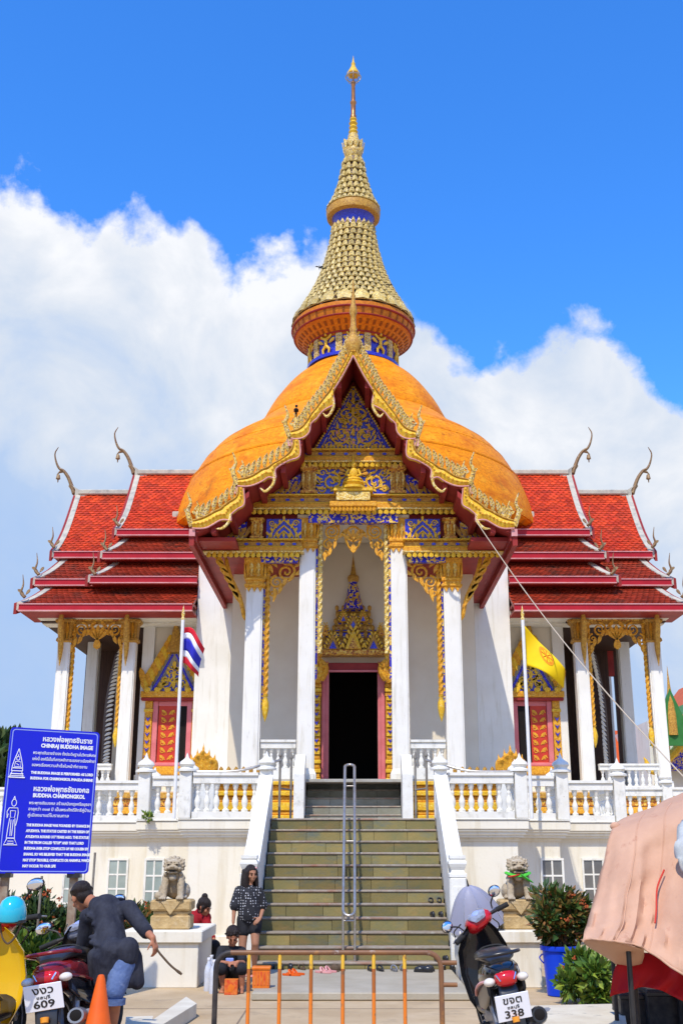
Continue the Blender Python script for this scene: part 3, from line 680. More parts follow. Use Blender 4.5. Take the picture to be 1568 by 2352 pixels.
for sc_ in secs:
    for s in (-1, 1):
        def q3(p, dy=0.0):
            v = GQ(*p); return Vector((s*abs(v.x), GY-.03+dy, v.z))
        up = bez([q3(p) for p in sc_['up']], 4); lo = bez([q3(p) for p in sc_['lo']], 3)
        n = 36
        def res(path, n):
            L = [0]
            for a, b in zip(path, path[1:]): L.append(L[-1]+(b-a).length)
            out = []
            for i in range(n+1):
                t = L[-1]*i/n; k = max(j for j in range(len(L)-1) if L[j] <= t+1e-9); f = (t-L[k])/max(1e-9, L[k+1]-L[k]); out.append(path[k].lerp(path[k+1], min(1, f)))
            return out
        U, L_ = res(up, n), res(lo, n); U = [a_.lerp(b_, .16) for a_, b_ in zip(U, L_)]
        mid = [a.lerp(b, .5)+Vector((0, -.05, 0)) for a, b in zip(U, L_)]
        mb = MB(); bk = Vector((0, .13, 0))
        b0 = len(mb.v)
        for a, m_, c in zip(U, mid, L_): mb.v += [tuple(a), tuple(m_), tuple(c), tuple(c+bk), tuple(a+bk)]
        for i in range(n):
            for j in range(5): mb.f.append((b0+5*i+j, b0+5*i+(j+1) % 5, b0+5*(i+1)+(j+1) % 5, b0+5*(i+1)+j))
        mb.f.append(tuple(b0+j for j in range(5))); mb.f.append(tuple(b0+5*n+4-j for j in range(5)))
        bb = tp(mb, 'bargeboard', 'gold_yellow', None, 35)
        # pale lip along the lower edge
        tp(MB().tube([p+Vector((0, -.02, -.01)) for p in L_], .016, 6), 'lower_bead', M['fascia_lip'], bb, 60)
        tp(MB().tube([p+Vector((0, -.02, .0)) for p in U], .02, 6), 'upper_bead', 'gold_dull', bb, 60)
        for i in range(1, n, 2):
            p = mid[i]+Vector((0, -.004, .0)); tp(MB().ell(p, (.022, .016, .022), 8, 5), 'carved_boss', 'gold', bb, 60)
        # crest leaves
        tot = sum((b-a).length for a, b in zip(U, U[1:])); m_ = max(5, int(tot/.14)); cl = res(U, m_)
        for i, p in enumerate(cl[1:-1]):
            d = (cl[i+2]-cl[i]); ang = math.atan2(d.x, d.z)     # along the edge
            sgn = s
            out_ang = math.atan2(-d.z*-1 if False else abs(d.z)*s, abs(d.x))
            link('crest_leaf', leaf_mesh(.37, .125, .06, 'crest', -.12*s), bb, Matrix.Translation(p+Vector((0, .04, -.03))) @ Matrix.Rotation(out_ang*.42, 4, 'Y'))
        # naga heads rearing at the foot
        hd = q3(sc_['head']); k = sc_['hh']/66.0
        nh = MB()
        for j, (dx, L, w_) in enumerate(((0, .60, 1.0), (.17, .42, .8), (.31, .28, .7))):
            x = hd.x-s*dx
            pts = bez([(x, GY+.0, hd.z-.12+dx*.3), (x+s*.10*w_, GY, hd.z+L*.30), (x+s*.05, GY, hd.z+L*.62), (x+s*.12*w_, GY, hd.z+L)], 5)
            nh.tube(pts, [.055*w_*(1-.85*(i/(len(pts)-1))**1.4)+.004 for i in range(len(pts))], 7)
            flat_leaf(nh, x+s*.06, GY+.02, hd.z+L*.25, s*.9, .16, .07, .03)
            flat_leaf(nh, x-s*.02, GY+.02, hd.z+L*.35, -s*.7, .15, .07, .03)
        tp(nh, 'naga_head', 'crest', bb, 50)
        # hook hanging under the board
        hk = {0: ((762, 905), (766, 935), (752, 958), (741, 950)), 1: ((630, 1084), (628, 1112), (610, 1130), (598, 1122)), 2: ((530, 1182), (526, 1200), (512, 1214), (497, 1216))}[secs.index(sc_)]
        tp(MB().tube(bez([q3(p, -.01) for p in hk], 5), [.03]*10+[.028,.026,.024,.02,.015,.006], 7), 'carved_hook', 'gold_pale', bb, 50)
        # pale bracket foot
        e_ = q3(sc_['lo'][-1]); tp(MB().box(e_.x-.06, e_.x+.06, GY-.02, GY+.3, e_.z-.16, e_.z-.01), 'bracket_foot', M['fascia_lip'], bb)
# apex finial
fx = P(806, 790, GY)
tp(MB().lathe([(.02,-.25),(.13,-.2),(.20,-.02),(.17,.10),(.10,.20),(.07,.32),(.085,.40),(.06,.46),(.055,.70),(.085,.78),(.07,.90),(.04,1.05),(.03,1.25),(.012,1.55),(.002,1.75)], (0, GY+.05, fx.z-.02), 10), 'apex_finial', 'gold_dull', None, 40)
# eave boards running back along the porch
for s in (-1, 1):
    e = GQ(446, 1226)
    tp(MB().box(s*abs(e.x), s*(abs(e.x)+.10), GY+.02, 27.7, e.z-.24, e.z+.05), 'eave_board', 'maroon')
    tp(MB().box(s*1.2, s*(abs(e.x)-.002), PY_+.05, 27.7, 7.55, 7.62), 'porch_ceiling', 'maroon')
    tp(MB().box(s*2.4, s*(abs(e.x)-.005), GY+.3, PY_+.04, 7.58, 7.66), 'eave_soffit', 'maroon')
tp(MB().box(-1.19, 1.19, PY_+.05, 24.4, 8.35, 8.42), 'porch_ceiling', 'shade_wall')
# ---- entablatures and pediment panels (drawn on the plane Y = PY_)
def ent(pxl, pxr, pt, pb, y, rows, parent=None, nm='entablature'):
    """a moulded beam between two pixel columns, rows = [(fraction from, to, projection, material)] top to bottom"""
    z1, z0 = ZZ(pt, y), ZZ(pb, y); xl, xr = XX(pxl, (pt+pb)/2, y), XX(pxr, (pt+pb)/2, y)
    r = None
    for a, b, pj, m in rows:
        o = MB().cbox(xl-pj*.5, xr+pj*.5, y-pj, y+.12, z1-(z1-z0)*b+.002, z1-(z1-z0)*a-.002, .008)
        if r is None: r = tp(o, nm, m, parent)
        else: tp(o, 'moulding', m, r)
    return r, xl, xr, z0, z1
def dentils(r, xl, xr, z, y, n, m='gold', h=.07):
    me = leaf_mesh(h, (xr-xl)/n*1.05, .03, m)
    for i in range(n):
        link('dentil_leaf', me, r, Matrix.Translation((xl+(xr-xl)*(i+.5)/n, y, z)) @ Matrix.Rotation(math.pi, 4, 'Y'))
def inlays(r, xl, xr, z, y, n, h=.05, w_=.10):
    for i in range(n):
        x = xl+(xr-xl)*(i+.5)/n
        o = MB().ext([(x-w_/2, y, z), (x-w_*.25, y, z-h/2), (x+w_*.25, y, z-h/2), (x+w_/2, y, z), (x+w_*.25, y, z+h/2), (x-w_*.25, y, z+h/2)], (0, -.012, 0)); tp(o, 'blue_inlay', 'blue', r)
rows = [(0,.10,.14,'gold_yellow'),(.10,.14,.10,'rust'),(.14,.46,.06,'gold_dull'),(.46,.54,.10,'gold_yellow'),(.54,.80,.12,'gold'),(.80,.90,.16,'gold_pale'),(.90,1.0,.015,'dark')]  # black last row stands in for shade behind the hanging leaves
# main beam over the doorway bay
r, xl, xr, z0, z1 = ent(578, 1044, 1138, 1178, PY_, rows)
dentils(r, xl, xr, z0+.055, PY_-.13, 34, 'gold_yellow', .13); inlays(r, xl, xl+1.55, z1-.12*1.0, PY_-.065, 5); inlays(r, xr-1.55, xr, z1-.12, PY_-.065, 5)
# raised centre block of that beam (the name board below the seated figure)
cb = tp(MB().cbox(-.50, .50, PY_-.30, PY_+.1, ZZ(1172, PY_), ZZ(1160, PY_), .012), 'centre_block', 'gold')
tp(MB().cbox(-.36, .36, PY_-.32, PY_+.1, ZZ(1159, PY_), ZZ(1139, PY_), .012), 'name_board', 'gold_pale', cb)
tp(MB().cbox(-.42, .42, PY_-.34, PY_+.1, ZZ(1138, PY_), ZZ(1131, PY_), .01), 'ledge', 'gold_yellow', cb)
dentils(cb, -.48, .48, ZZ(1172, PY_), PY_-.29, 12, 'gold', .12)
tp(MB().box(-.95, .95, PY_-.06, PY_+.12, ZZ(1202, PY_), ZZ(1180, PY_)), 'shadow_board', 'blue_gold')
# side beams, lower
for s in (-1, 1):
    a, b = (476, 690) if s < 0 else (2*811-690, 2*811-476)
    r, xl, xr, z0, z1 = ent(a, b, 1240, 1276, PY_, rows)
    dentils(r, xl, xr, z0+.05, PY_-.13, 17, 'gold_yellow', .13); inlays(r, xl+.2, xr, z1-.11, PY_-.065, 7)
    tp(MB().box(xl+(1.15 if s < 0 else .05), xr-(.05 if s < 0 else 1.15), PY_-.02, PY_+.1, ZZ(1292, PY_), ZZ(1277, PY_)), 'shadow_board', 'blue_gold', r)
    # side panel: blue ground with a gilded gablet, pilaster stub and corner triangle
    px0, px1 = (612, 692) if s < 0 else (2*811-692, 2*811-612)
    X0, X1 = XX(px0, 1215, PY_), XX(px1, 1215, PY_); Z0, Z1 = ZZ(1239, PY_), ZZ(1192, PY_)
    pn = tp(MB().box(X0, X1, PY_, PY_+.1, Z0, Z1), 'side_panel', 'blue')
    mb = MB(); xm = (X0+X1)/2
    for k, sc in enumerate((1, .68, .38)):
        mb.tube([(xm-.32*sc, PY_-.01, Z0+.03), (xm-.20*sc, PY_-.01, Z0+.03+.22*sc), (xm, PY_-.01, Z0+.03+.40*sc), (xm+.20*sc, PY_-.01, Z0+.03+.22*sc), (xm+.32*sc, PY_-.01, Z0+.03)], .02, 6)
    for k in range(9):
        u = -.30+.075*k; flat_leaf(mb, xm+u, PY_-.005, Z0+.40-abs(u)*1.1, u*2.2, .12, .06, .025)
    for u in (-.26, -.13, 0, .13, .26): flat_leaf(mb, xm+u, PY_-.005, Z0+.02, u*.5, .13, .07, .025)
    for q in (-1, 1): spiral(mb, xm+q*.25, Z1-.10, .07, 0, 1.5, PY_-.01, .016, d=q)
    stuff(tp(mb, 'carved_gablet', 'gold_yellow', pn, 50))
    xp = XX(590 if s < 0 else 2*811-590, 1215, PY_)
    ps = tp(rprism(MB(), (xp, PY_+.05), [(.15, Z0), (.15, Z0+.05), (.11, Z0+.07), (.12, Z1-.06), (.16, Z1-.03), (.16, Z1)]), 'pilaster_stub', 'rust')
    for i in range(4): link('capital_leaf', leaf_mesh(.27, .075, .03, 'gold_pale' if i % 2 else 'gold'), ps, Matrix.Translation((xp-.10+.067*i, PY_-.075, Z0+.07)))
    # triangular corner with rising flames
    xc = XX(566 if s < 0 else 2*811-566, 1235, PY_); xo = XX(500 if s < 0 else 2*811-500, 1235, PY_)
    tr_ = tp(MB().ext([(xc, PY_, Z0), (xo, PY_, Z0), (xc, PY_, Z0+.40)], (0, .08, 0)), 'corner_triangle', 'blue_gold')
    mb = MB()
    for k in range(6): t = (k+.5)/6; flat_leaf(mb, xo+(xc-xo)*t, PY_-.004, Z0+.01, s*.5*-1, .10+.26*t, .10, .025)
    tp(mb, 'flame_row', 'gold_dull', tr_)
# second storey of the pediment
r, xl, xr, z0, z1 = ent(692, 926, 1034, 1070, PY_, rows)
dentils(r, xl, xr, z0+.05, PY_-.13, 18, 'gold_yellow', .13); inlays(r, xl, xr, z1-.11, PY_-.065, 8)
Z0, Z1 = ZZ(1136, PY_), ZZ(1072, PY_)
pn = tp(MB().box(XX(726, 1100, PY_), XX(896, 1100, PY_), PY_, PY_+.1, Z0, Z1), 'figure_panel', 'blue')
tp(MB().box(XX(726, 1100, PY_), XX(896, 1100, PY_), PY_-.015, PY_+.1, Z1-.06, Z1-.002), 'shadow_board', 'rust', pn)
mb = MB(); zm = (Z0+Z1)/2
for q in (-1, 1):
    spiral(mb, q*.47, zm-.02, .20, math.pi*.5, 1.7, PY_-.01, .028, d=q); spiral(mb, q*.22, zm+.15, .10, math.pi, 1.3, PY_-.01, .02, d=-q); spiral(mb, q*.66, zm+.18, .09, 0, 1.3, PY_-.01, .02, d=-q); spiral(mb, q*.68, zm-.2, .08, 0, 1.3, PY_-.01, .02, d=q)
    for x, z, a in ((.30,.0,.7),(.36,.22,.2),(.52,.22,-.4),(.70,.02,.9),(.62,-.18,1.4),(.33,-.22,1.0),(.5,-.26,-.9),(.24,-.12,-.6),(.72,.12,.2)): flat_leaf(mb, q*x, PY_-.005, zm+z, q*a, .15, .07, .025, .03*q)
for k_ in range(30):
    rnd_ = random.Random(k_+90); 
    for q in (-1, 1): flat_leaf(mb, q*rnd_.uniform(.2, .76), PY_-.006, zm+rnd_.uniform(-.27, .2), q*rnd_.uniform(-1.6, 1.6), rnd_.uniform(.07, .12), .045, .02, .02*q)
stuff(tp(mb, 'carved_scroll', 'gold_yellow', pn, 50))
# seated figure on its throne
mb = MB(); zf = ZZ(1131, PY_)
mb.lathe([(.28,0),(.28,.05),(.20,.08),(.24,.14),(.22,.17)], (0, PY_-.16, zf), 12); mb.ell((0, PY_-.2, zf+.22), (.20,.13,.06)); mb.ell((0, PY_-.18, zf+.36), (.10,.075,.15)); mb.ell((0, PY_-.19, zf+.56), (.06,.06,.075)); mb.lathe([(.05,.60),(.035,.66),(.015,.74),(.002,.80)], (0, PY_-.19, zf), 8)
for q in (-1, 1): mb.tube([(q*.10, PY_-.19, zf+.46), (q*.16, PY_-.2, zf+.33), (q*.06, PY_-.28, zf+.27)], [.035,.035,.03], 7)
tp(mb, 'seated_figure', 'gold_yellow', pn, 60)
mb = MB()
for i in range(11): a = -1.4+2.8*i/10; flat_leaf(mb, .17*math.sin(a), PY_-.05, zf+.36+.2*math.cos(a), a, .16, .07, .025)
tp(mb, 'flame_halo', 'gold', pn)
for s in (-1, 1):
    xp = s*abs(XX(710, 1105, PY_))
    ps = tp(rprism(MB(), (xp, PY_+.05), [(.19, Z0), (.19, Z0+.06), (.14, Z0+.08), (.14, Z1-.12), (.19, Z1-.08), (.19, Z1)]), 'pilaster_stub', 'rust')
    for i in range(5): link('capital_leaf', leaf_mesh(.40, .075, .03, 'gold_pale' if i % 2 == 0 else 'gold_dull'), ps, Matrix.Translation((xp-.13+.065*i, PY_-.10, Z0+.09)))
    xc = s*abs(XX(690, 1130, PY_)); xo = s*abs(XX(612, 1135, PY_))
    tr_ = tp(MB().ext([(xc, PY_, Z0), (xo, PY_, Z0), (xc, PY_, Z0+.48)], (0, .08, 0)), 'corner_triangle', 'blue_gold')
    tp(MB().box(xc-s*.0, xc+s*.06, PY_-.02, PY_+.06, Z0+.02, Z0+.42), 'blue_strip', 'blue', tr_)
    mb = MB()
    for k in range(6): t = (k+.5)/6.5; flat_leaf(mb, xo+(xc-xo)*t, PY_-.004, Z0+.01, -s*.5, .10+.3*t, .10, .025)
    tp(mb, 'flame_row', 'gold_dull', tr_)
# top triangle
A_, B_, C_ = P(811, 888, PY_), P(723, 1033, PY_), P(899, 1033, PY_)
tri = tp(MB().ext([A_, B_, C_], (0, .08, 0)), 'tympanum', 'blue')
mb = MB(); nb = 26
for a, b in ((A_, B_), (A_, C_)):
    for i in range(nb): p = a.lerp(b, (i+.5)/nb); mb.box(p.x-.022, p.x+.022, PY_-.04, PY_, p.z-.018, p.z+.018)
tp(mb, 'bead_border', 'gold_yellow', tri)
mb = MB()
for off in (.0, .055):
    for q in (-1, 1):
        mb.tube([(q*(.05+off*.2), PY_-.005, A_.z-.12-off*2), (q*(abs(B_.x)-.14-off*1.4), PY_-.005, B_.z+.03+off*.4)], .012, 5)
tp(mb, 'border_line', 'blue_gold', tri)
mb = MB(); zb = B_.z
for q in (-1, 1):
    spiral(mb, q*.26, zb+.34, .22, 0 if q > 0 else math.pi, 1.5, PY_-.01, .024, d=-q); spiral(mb, q*.24, zb+.30, .11, math.pi/2, 1.4, PY_-.012, .018, d=q); spiral(mb, q*.50, zb+.13, .09, 0, 1.2, PY_-.01, .016, d=q)
    spiral(mb, q*.12, zb+.82, .15, 0 if q > 0 else math.pi, 1.3, PY_-.01, .022, d=q); spiral(mb, q*.10, zb+1.04, .06, 0, 1.2, PY_-.01, .016, d=-q)
    for x, z, a, L in ((.08,.10,.5,.16),(.2,.05,.9,.14),(.33,.05,.3,.13),(.45,.03,.2,.11),(.57,.03,.1,.10),(.42,.30,.2,.16),(.36,.46,-.3,.15),(.2,.55,-.6,.15),(.28,.62,.1,.13),(.07,.6,.6,.16),(.2,.72,.4,.13),(.05,.95,.2,.14),(.12,.38,.8,.13)): flat_leaf(mb, q*x, PY_-.005, zb+z, q*a, L, .07, .025, .03*q)
for z in (.05, .30, .55, .80, 1.05, 1.2): flat_leaf(mb, 0, PY_-.008, zb+z, 0, .2, .09, .03)
for i in range(17): flat_leaf(mb, -.66+1.32*i/16, PY_-.01, zb, 0, .10, .07, .03)
for k_ in range(46):
    rnd_ = random.Random(k_); z_ = rnd_.uniform(.08, 1.15); hw_ = max(.03, (1.30-z_)*.47-.06); x_ = rnd_.uniform(.02, 1)*hw_
    for q in (-1, 1): flat_leaf(mb, q*x_, PY_-.006, zb+z_, q*rnd_.uniform(-1.6, 1.6), rnd_.uniform(.07, .13), .045, .02, .02*q)
tp(mb, 'carved_foliage', 'gold_yellow', tri, 50)
mb = MB()
for q, x, z in ((1,.08,.46),(1,.2,.20),(-1,.13,.44),(-1,.2,.22),(1,.0,.16),(1,.32,.42),(-1,.36,.40)): mb.ell((q*x, PY_-.03, zb+z), (.035,.03,.045), 8, 5)
tp(mb, 'pale_blossom', M['fascia_lip'], tri, 60)

# ================================================================== dome and spire
DY = 31.0
def dp(lst): return [(abs(XX(811-o, py, DY)), ZZ(py, DY)) for o, py in lst]
prof = [(5.18, 10.02), (5.30, 10.12), (5.31, 10.30), (5.23, 10.62), (5.11, 11.05), (4.99, 11.39), (4.87, 11.67), (4.84, 11.67), (4.75, 11.86), (4.63, 12.09), (4.51, 12.26), (4.47, 12.26), (4.39, 12.40), (4.27, 12.57), (4.15, 12.68), (4.10, 12.68), (4.03, 12.77), (3.91, 12.87), (3.79, 12.95), (3.67, 13.02), (3.43, 13.18), (3.31, 13.27), (3.07, 13.46), (2.95, 13.58), (2.86, 13.66),
        (2.80, 13.70), (2.78, 13.82), (2.71, 13.97), (2.59, 14.21), (2.47, 14.42), (2.35, 14.59), (2.23, 14.76), (2.11, 14.92), (1.99, 15.06), (1.87, 15.19), (1.75, 15.30), (1.51, 15.49), (1.39, 15.60), (1.27, 15.74)]
DX = .05
dome = tp(MB().lathe(prof, (DX, DY, 0), 112), 'dome', 'orange_tile', None, 22)
z_r = 10.02
tp(MB().lathe([(5.17, z_r+.01), (4.7, z_r+.06), (3.9, z_r+.0), (3.9, z_r+.2)], (DX, DY, 0), 64), 'dome_soffit', M['timber_dark'], dome)
for r_, z_ in ((4.87, 11.66), (4.50, 12.25), (4.14, 12.67), (2.84, 13.68), (5.30, 10.2)):
    tp(MB().lathe([(r_-.06, z_-.06), (r_+.035, z_-.045), (r_+.035, z_+.0), (r_-.05, z_+.035)], (DX, DY, 0), 112), 'dome_ring', 'orange_tile', dome, 30)
# body under the dome
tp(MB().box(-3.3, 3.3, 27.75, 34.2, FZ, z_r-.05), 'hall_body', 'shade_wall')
for s in (-1, 1):
    tp(MB().box(s*3.07, s*3.96, 27.3, 28.6, FZ-.5, z_r-.08), 'corner_pier', 'white')
    tp(MB().box(s*3.0, s*4.05, 27.2, 28.6, FZ-.6, FZ+.15), 'pier_base', 'white')
# drum with blue mosaic and gilded figures
dr = dp([(99, 846), (97, 800)])
dz0, dz1 = dr[0][1]-.15, dr[1][1]+.15; drr = dr[0][0]
drum = tp(MB().lathe([(drr+.10, dz0), (drr+.10, dz0+.10), (drr, dz0+.12), (drr, dz1), (drr+.1, dz1)], (0, DY, 0), 64), 'spire_drum', 'blue', None, 30)
for i in range(20):
    a = 2*math.pi*i/20; c = Vector((drr*math.cos(a), DY+drr*math.sin(a), 0)); rot = Matrix.Rotation(a+math.pi/2, 4, 'Z')
    pil = MB().box(-.10, .10, -.07, .03, dz0+.1, dz1) if i % 2 == 0 else None
    if pil: link('drum_pilaster', pil.mesh('drum_pilaster', M['crest']), drum, Matrix.Translation(c) @ rot)
    else:
        f_ = MB(); zb2 = dz0+.12; hh = dz1-zb2
        f_.ell((0, -.06, zb2+hh*.42), (.055,.05,.16), 8, 6); f_.ell((0, -.07, zb2+hh*.72), (.05,.05,.06), 8, 6)
        for q in (-1, 1):
            f_.tube([(0, -.06, zb2+hh*.52), (q*.15, -.05, zb2+hh*.62), (q*.25, -.04, zb2+hh*.88)], [.045,.04,.015], 6); f_.tube([(0, -.05, zb2+hh*.30), (q*.12, -.05, zb2+hh*.15), (q*.10, -.05, zb2)], [.05,.045,.03], 6)
            flat_leaf(f_, q*.10, -.03, zb2+hh*.38, q*1.0, .24, .12, .03)
        link('gilded_figure', f_.mesh('gilded_figure', M['gold_yellow'], 50), drum, Matrix.Translation(c) @ rot)
# orange flange
M['flange_dark'] = mat('niche_shade_orange', (.34,.10,.010), (.24,.06,.008), 12, .6)
fl = dp([(97, 812), (104, 806), (128, 786), (134, 782), (137, 774), (139, 766), (138, 755)])
flange = tp(MB().lathe([(fl[0][0], fl[0][1]), *fl[1:], (fl[-1][0]-.1, fl[-1][1]+.05)], (0, DY, 0), 72), 'spire_flange', 'orange_brick', None, 25)
for (rA, zA), rad in ((fl[1], .03), (fl[3], .03), (fl[5], .035)):
    tp(MB().tube([((rA+.01)*math.cos(2*math.pi*i/64)*1, DY+(rA+.01)*math.sin(2*math.pi*i/64), zA) for i in range(65)], rad, 6), 'flange_ring', M['maroon'], flange, 50)
for (ra, za), (rb, zb_), f0, f1, n, hw_ in ((fl[1], fl[2], .10, .40, 48, .035), (fl[1], fl[2], .56, .90, 48, .04), (fl[3], fl[5], .12, .88, 40, .035)):
    sl = math.atan2(rb-ra, zb_-za); Ls = math.hypot(rb-ra, zb_-za)*(f1-f0)
    me1 = MB().box(-hw_, hw_, -.014, .01, -Ls/2, Ls/2).mesh('niche_shade_block', M['flange_dark'])  # dark raised blocks, shade of the holes put into their colour
    for i in range(n):
        a = 2*math.pi*i/n; fm = (f0+f1)/2; r_ = ra+(rb-ra)*fm; z_ = za+(zb_-za)*fm
        link('niche_shade_block', me1, flange, Matrix.Translation((r_*math.cos(a), DY+r_*math.sin(a), z_)) @ Matrix.Rotation(a+math.pi/2, 4, 'Z') @ Matrix.Rotation(sl, 4, 'X'))
# lower cone of petals
cone = dp([(136,752),(126,736),(112,712),(98,690),(84,664),(73,640),(63,612),(55,584),(49,558),(45,535)])
sp1 = tp(MB().lathe([(r_-.05, z) for r_, z in cone], (0, DY, 0), 48), 'spire_cone', 'spire_dark', None, 30)
PETALS = [0]; rest = MB()
def petal(L, W, m):
    key = ('p', round(L, 2), round(W, 2), m)
    if key not in LEAFC:
        mb = MB(); b = [(-.42, 0), (-.5, .28), (-.28, .62), (0, 1), (.28, .62), (.5, .28), (.42, 0)]
        mb.v += [(u*W, -.012-.04*math.sin(math.pi*v*.9), v*L) for u, v in b]+[(0, -.085, .42*L), (0, -.05, 0)]
        for i in range(6): mb.f.append((i, i+1, 7))
        mb.f.append((6, 8, 7)); mb.f.append((8, 0, 7))
        mb.v += [(u*W, .05, v*L) for u, v in b]
        for i in range(6): mb.f.append((i, 9+i, 10+i, i+1))
        LEAFC[key] = mb.mesh('petal', M[m])
    return LEAFC[key]
def petal_row(parent, r_, z, slope, L, n, m, phase=0, tilt=0.0):
    W = 2*math.pi*r_/n*.84; me = petal(L, W, m)
    for i in range(n):
        a = 2*math.pi*(i+phase)/n
        Mx = Matrix.Translation((r_*math.cos(a), DY+r_*math.sin(a), z)) @ Matrix.Rotation(a+math.pi/2, 4, 'Z') @ Matrix.Rotation(-slope+tilt, 4, 'X')
        if math.sin(a) < .12 and PETALS[0] < 296: link('petal', me, parent, Mx); PETALS[0] += 1
        else:
            b = len(rest.v); rest.v += [tuple(Mx @ v.co) for v in me.vertices]; rest.f += [tuple(b+j for j in p.vertices) for p in me.polygons]
def on(path, t):
    L = [0]
    for a, b in zip(path, path[1:]): L.append(L[-1]+math.hypot(b[0]-a[0], b[1]-a[1]))
    d = L[-1]*t; k = max(j for j in range(len(L)-1) if L[j] <= d+1e-9); f = (d-L[k])/(L[k+1]-L[k]); a, b = path[k], path[k+1]
    return a[0]+(b[0]-a[0])*f, a[1]+(b[1]-a[1])*f, math.atan2(a[0]-b[0], b[1]-a[1])
rows_ = 15
for k in range(rows_):
    t = (k+.05)/rows_; r_, z, sl = on(cone, t); n = int(max(18, min(54, round(r_*2*math.pi/.205))))
    if k == 0: petal_row(sp1, r_+.05, z, sl, .55, 22, 'petal')
    else: petal_row(sp1, r_+.04, z, sl, .29, n, 'petal', .5*(k % 2), R(-9))
    rr, zz, _ = on(cone, min(1, t+.004))
    tp(MB().tube([((rr+.05)*math.cos(2*math.pi*i/48), DY+(rr+.05)*math.sin(2*math.pi*i/48), zz) for i in range(49)], .022, 6), 'cone_ring', 'petal', sp1, 50)
# blue neck and upper bell
nk = dp([(45,535),(43,524),(44,512),(50,503)])
neck = tp(MB().lathe(nk, (0, DY, 0), 40), 'spire_neck', 'blue', None, 30)
petal_row(neck, nk[0][0]+.02, nk[0][1]-.05, 0, .24, 24, 'petal', 0, R(4))
bell = dp([(55,502),(59,500),(60,492),(58,484),(50,474),(42,456),(34,434),(28,412),(23,388),(19,366)])
sp2 = tp(MB().lathe([(r_-.03, z) for r_, z in bell], (0, DY, 0), 40), 'upper_bell', 'spire_dark', None, 30)
tp(MB().lathe([(bell[1][0]-.06, bell[1][1]-.08), (bell[1][0]+.02, bell[1][1]-.05), (bell[2][0]+.03, bell[2][1]), (bell[3][0]+.02, bell[3][1]), (bell[3][0]-.1, bell[3][1]+.04)], (0, DY, 0), 48), 'bell_rim', 'gold_dull', sp2, 30)
bp_ = bell[3:]
for k in range(7):
    t = k/7; r_, z, sl = on(bp_, t); n = max(10, round(r_*2*math.pi/.20))
    petal_row(sp2, r_+.03, z, sl, .32, n, 'petal', .5*(k % 2), R(-8))
    tp(MB().tube([((r_+.04)*math.cos(2*math.pi*i/36), DY+(r_+.04)*math.sin(2*math.pi*i/36), z) for i in range(37)], .022, 6), 'cone_ring', 'petal', sp2, 50)
stuff(rest.build('petal_field', M['petal'], T))
# crown of the spire: bud, beads, rod, umbrella and tip
top_ = tp(MB().lathe(dp([(17,368),(20,360),(22,350),(17,342),(21,336),(19,328),(13,322),(12,312),(8,308)]), (0, DY, 0), 16), 'spire_crown', 'crest', None, 40)
for i in range(10):
    a = 2*math.pi*i/10; r_, z = dp([(19, 352)])[0]
    link('crown_leaf', leaf_mesh(.42, .2, .05, 'gold_pale'), top_, Matrix.Translation((r_*math.cos(a), DY+r_*math.sin(a), z)) @ Matrix.Rotation(a+math.pi/2, 4, 'Z') @ Matrix.Rotation(R(12), 4, 'X'))
bd = []
for o, py in ((8,310),(11,304),(7,299),(10,294),(6.5,289),(10,284),(6,279),(8.5,275),(6,271)): bd.append((o, py))
tp(MB().lathe(dp(bd), (0, DY, 0), 14), 'spire_beads', 'gold_yellow', top_, 50)
M['copper'] = mat('brown_gilt_rod', (.50,.22,.07), (.36,.14,.05), 5, .35, .5)
tp(MB().lathe(dp([(7,272),(7,266),(5.6,264),(5.6,240),(7,238),(7,234),(4.8,232),(4.2,198),(5.2,196),(5.2,190),(2.5,188),(2,172)]), (0, DY, 0), 12), 'spire_rod', 'copper', top_, 40)
um = dp([(14.5,172),(15,170),(10,162),(6,155),(4,150),(5,147),(2.5,143),(1.2,135),(.2,128)])
tp(MB().lathe([(um[0][0]-.03, um[0][1]), *um], (0, DY, 0), 20), 'spire_umbrella', 'gold_yellow', top_, 40)
rr, zz = dp([(17, 178)])[0]
hoop = MB()
hoop.tube([(rr*math.cos(2*math.pi*i/32), DY+rr*math.sin(2*math.pi*i/32), zz) for i in range(33)], .022, 6)
for i in range(8): a = 2*math.pi*i/8; hoop.tube([(rr*math.cos(a), DY+rr*math.sin(a), zz), (rr*.85*math.cos(a), DY+rr*.85*math.sin(a), zz+.12)], .014, 5); hoop.tube(bez([(rr*math.cos(a), DY+rr*math.sin(a), zz), (rr*.75*math.cos(a), DY+rr*.75*math.sin(a), zz-.14), (.06*math.cos(a), DY+.06*math.sin(a), zz-.2)], 4), .012, 5)
tp(hoop, 'umbrella_hoop', 'steel', top_, 50)

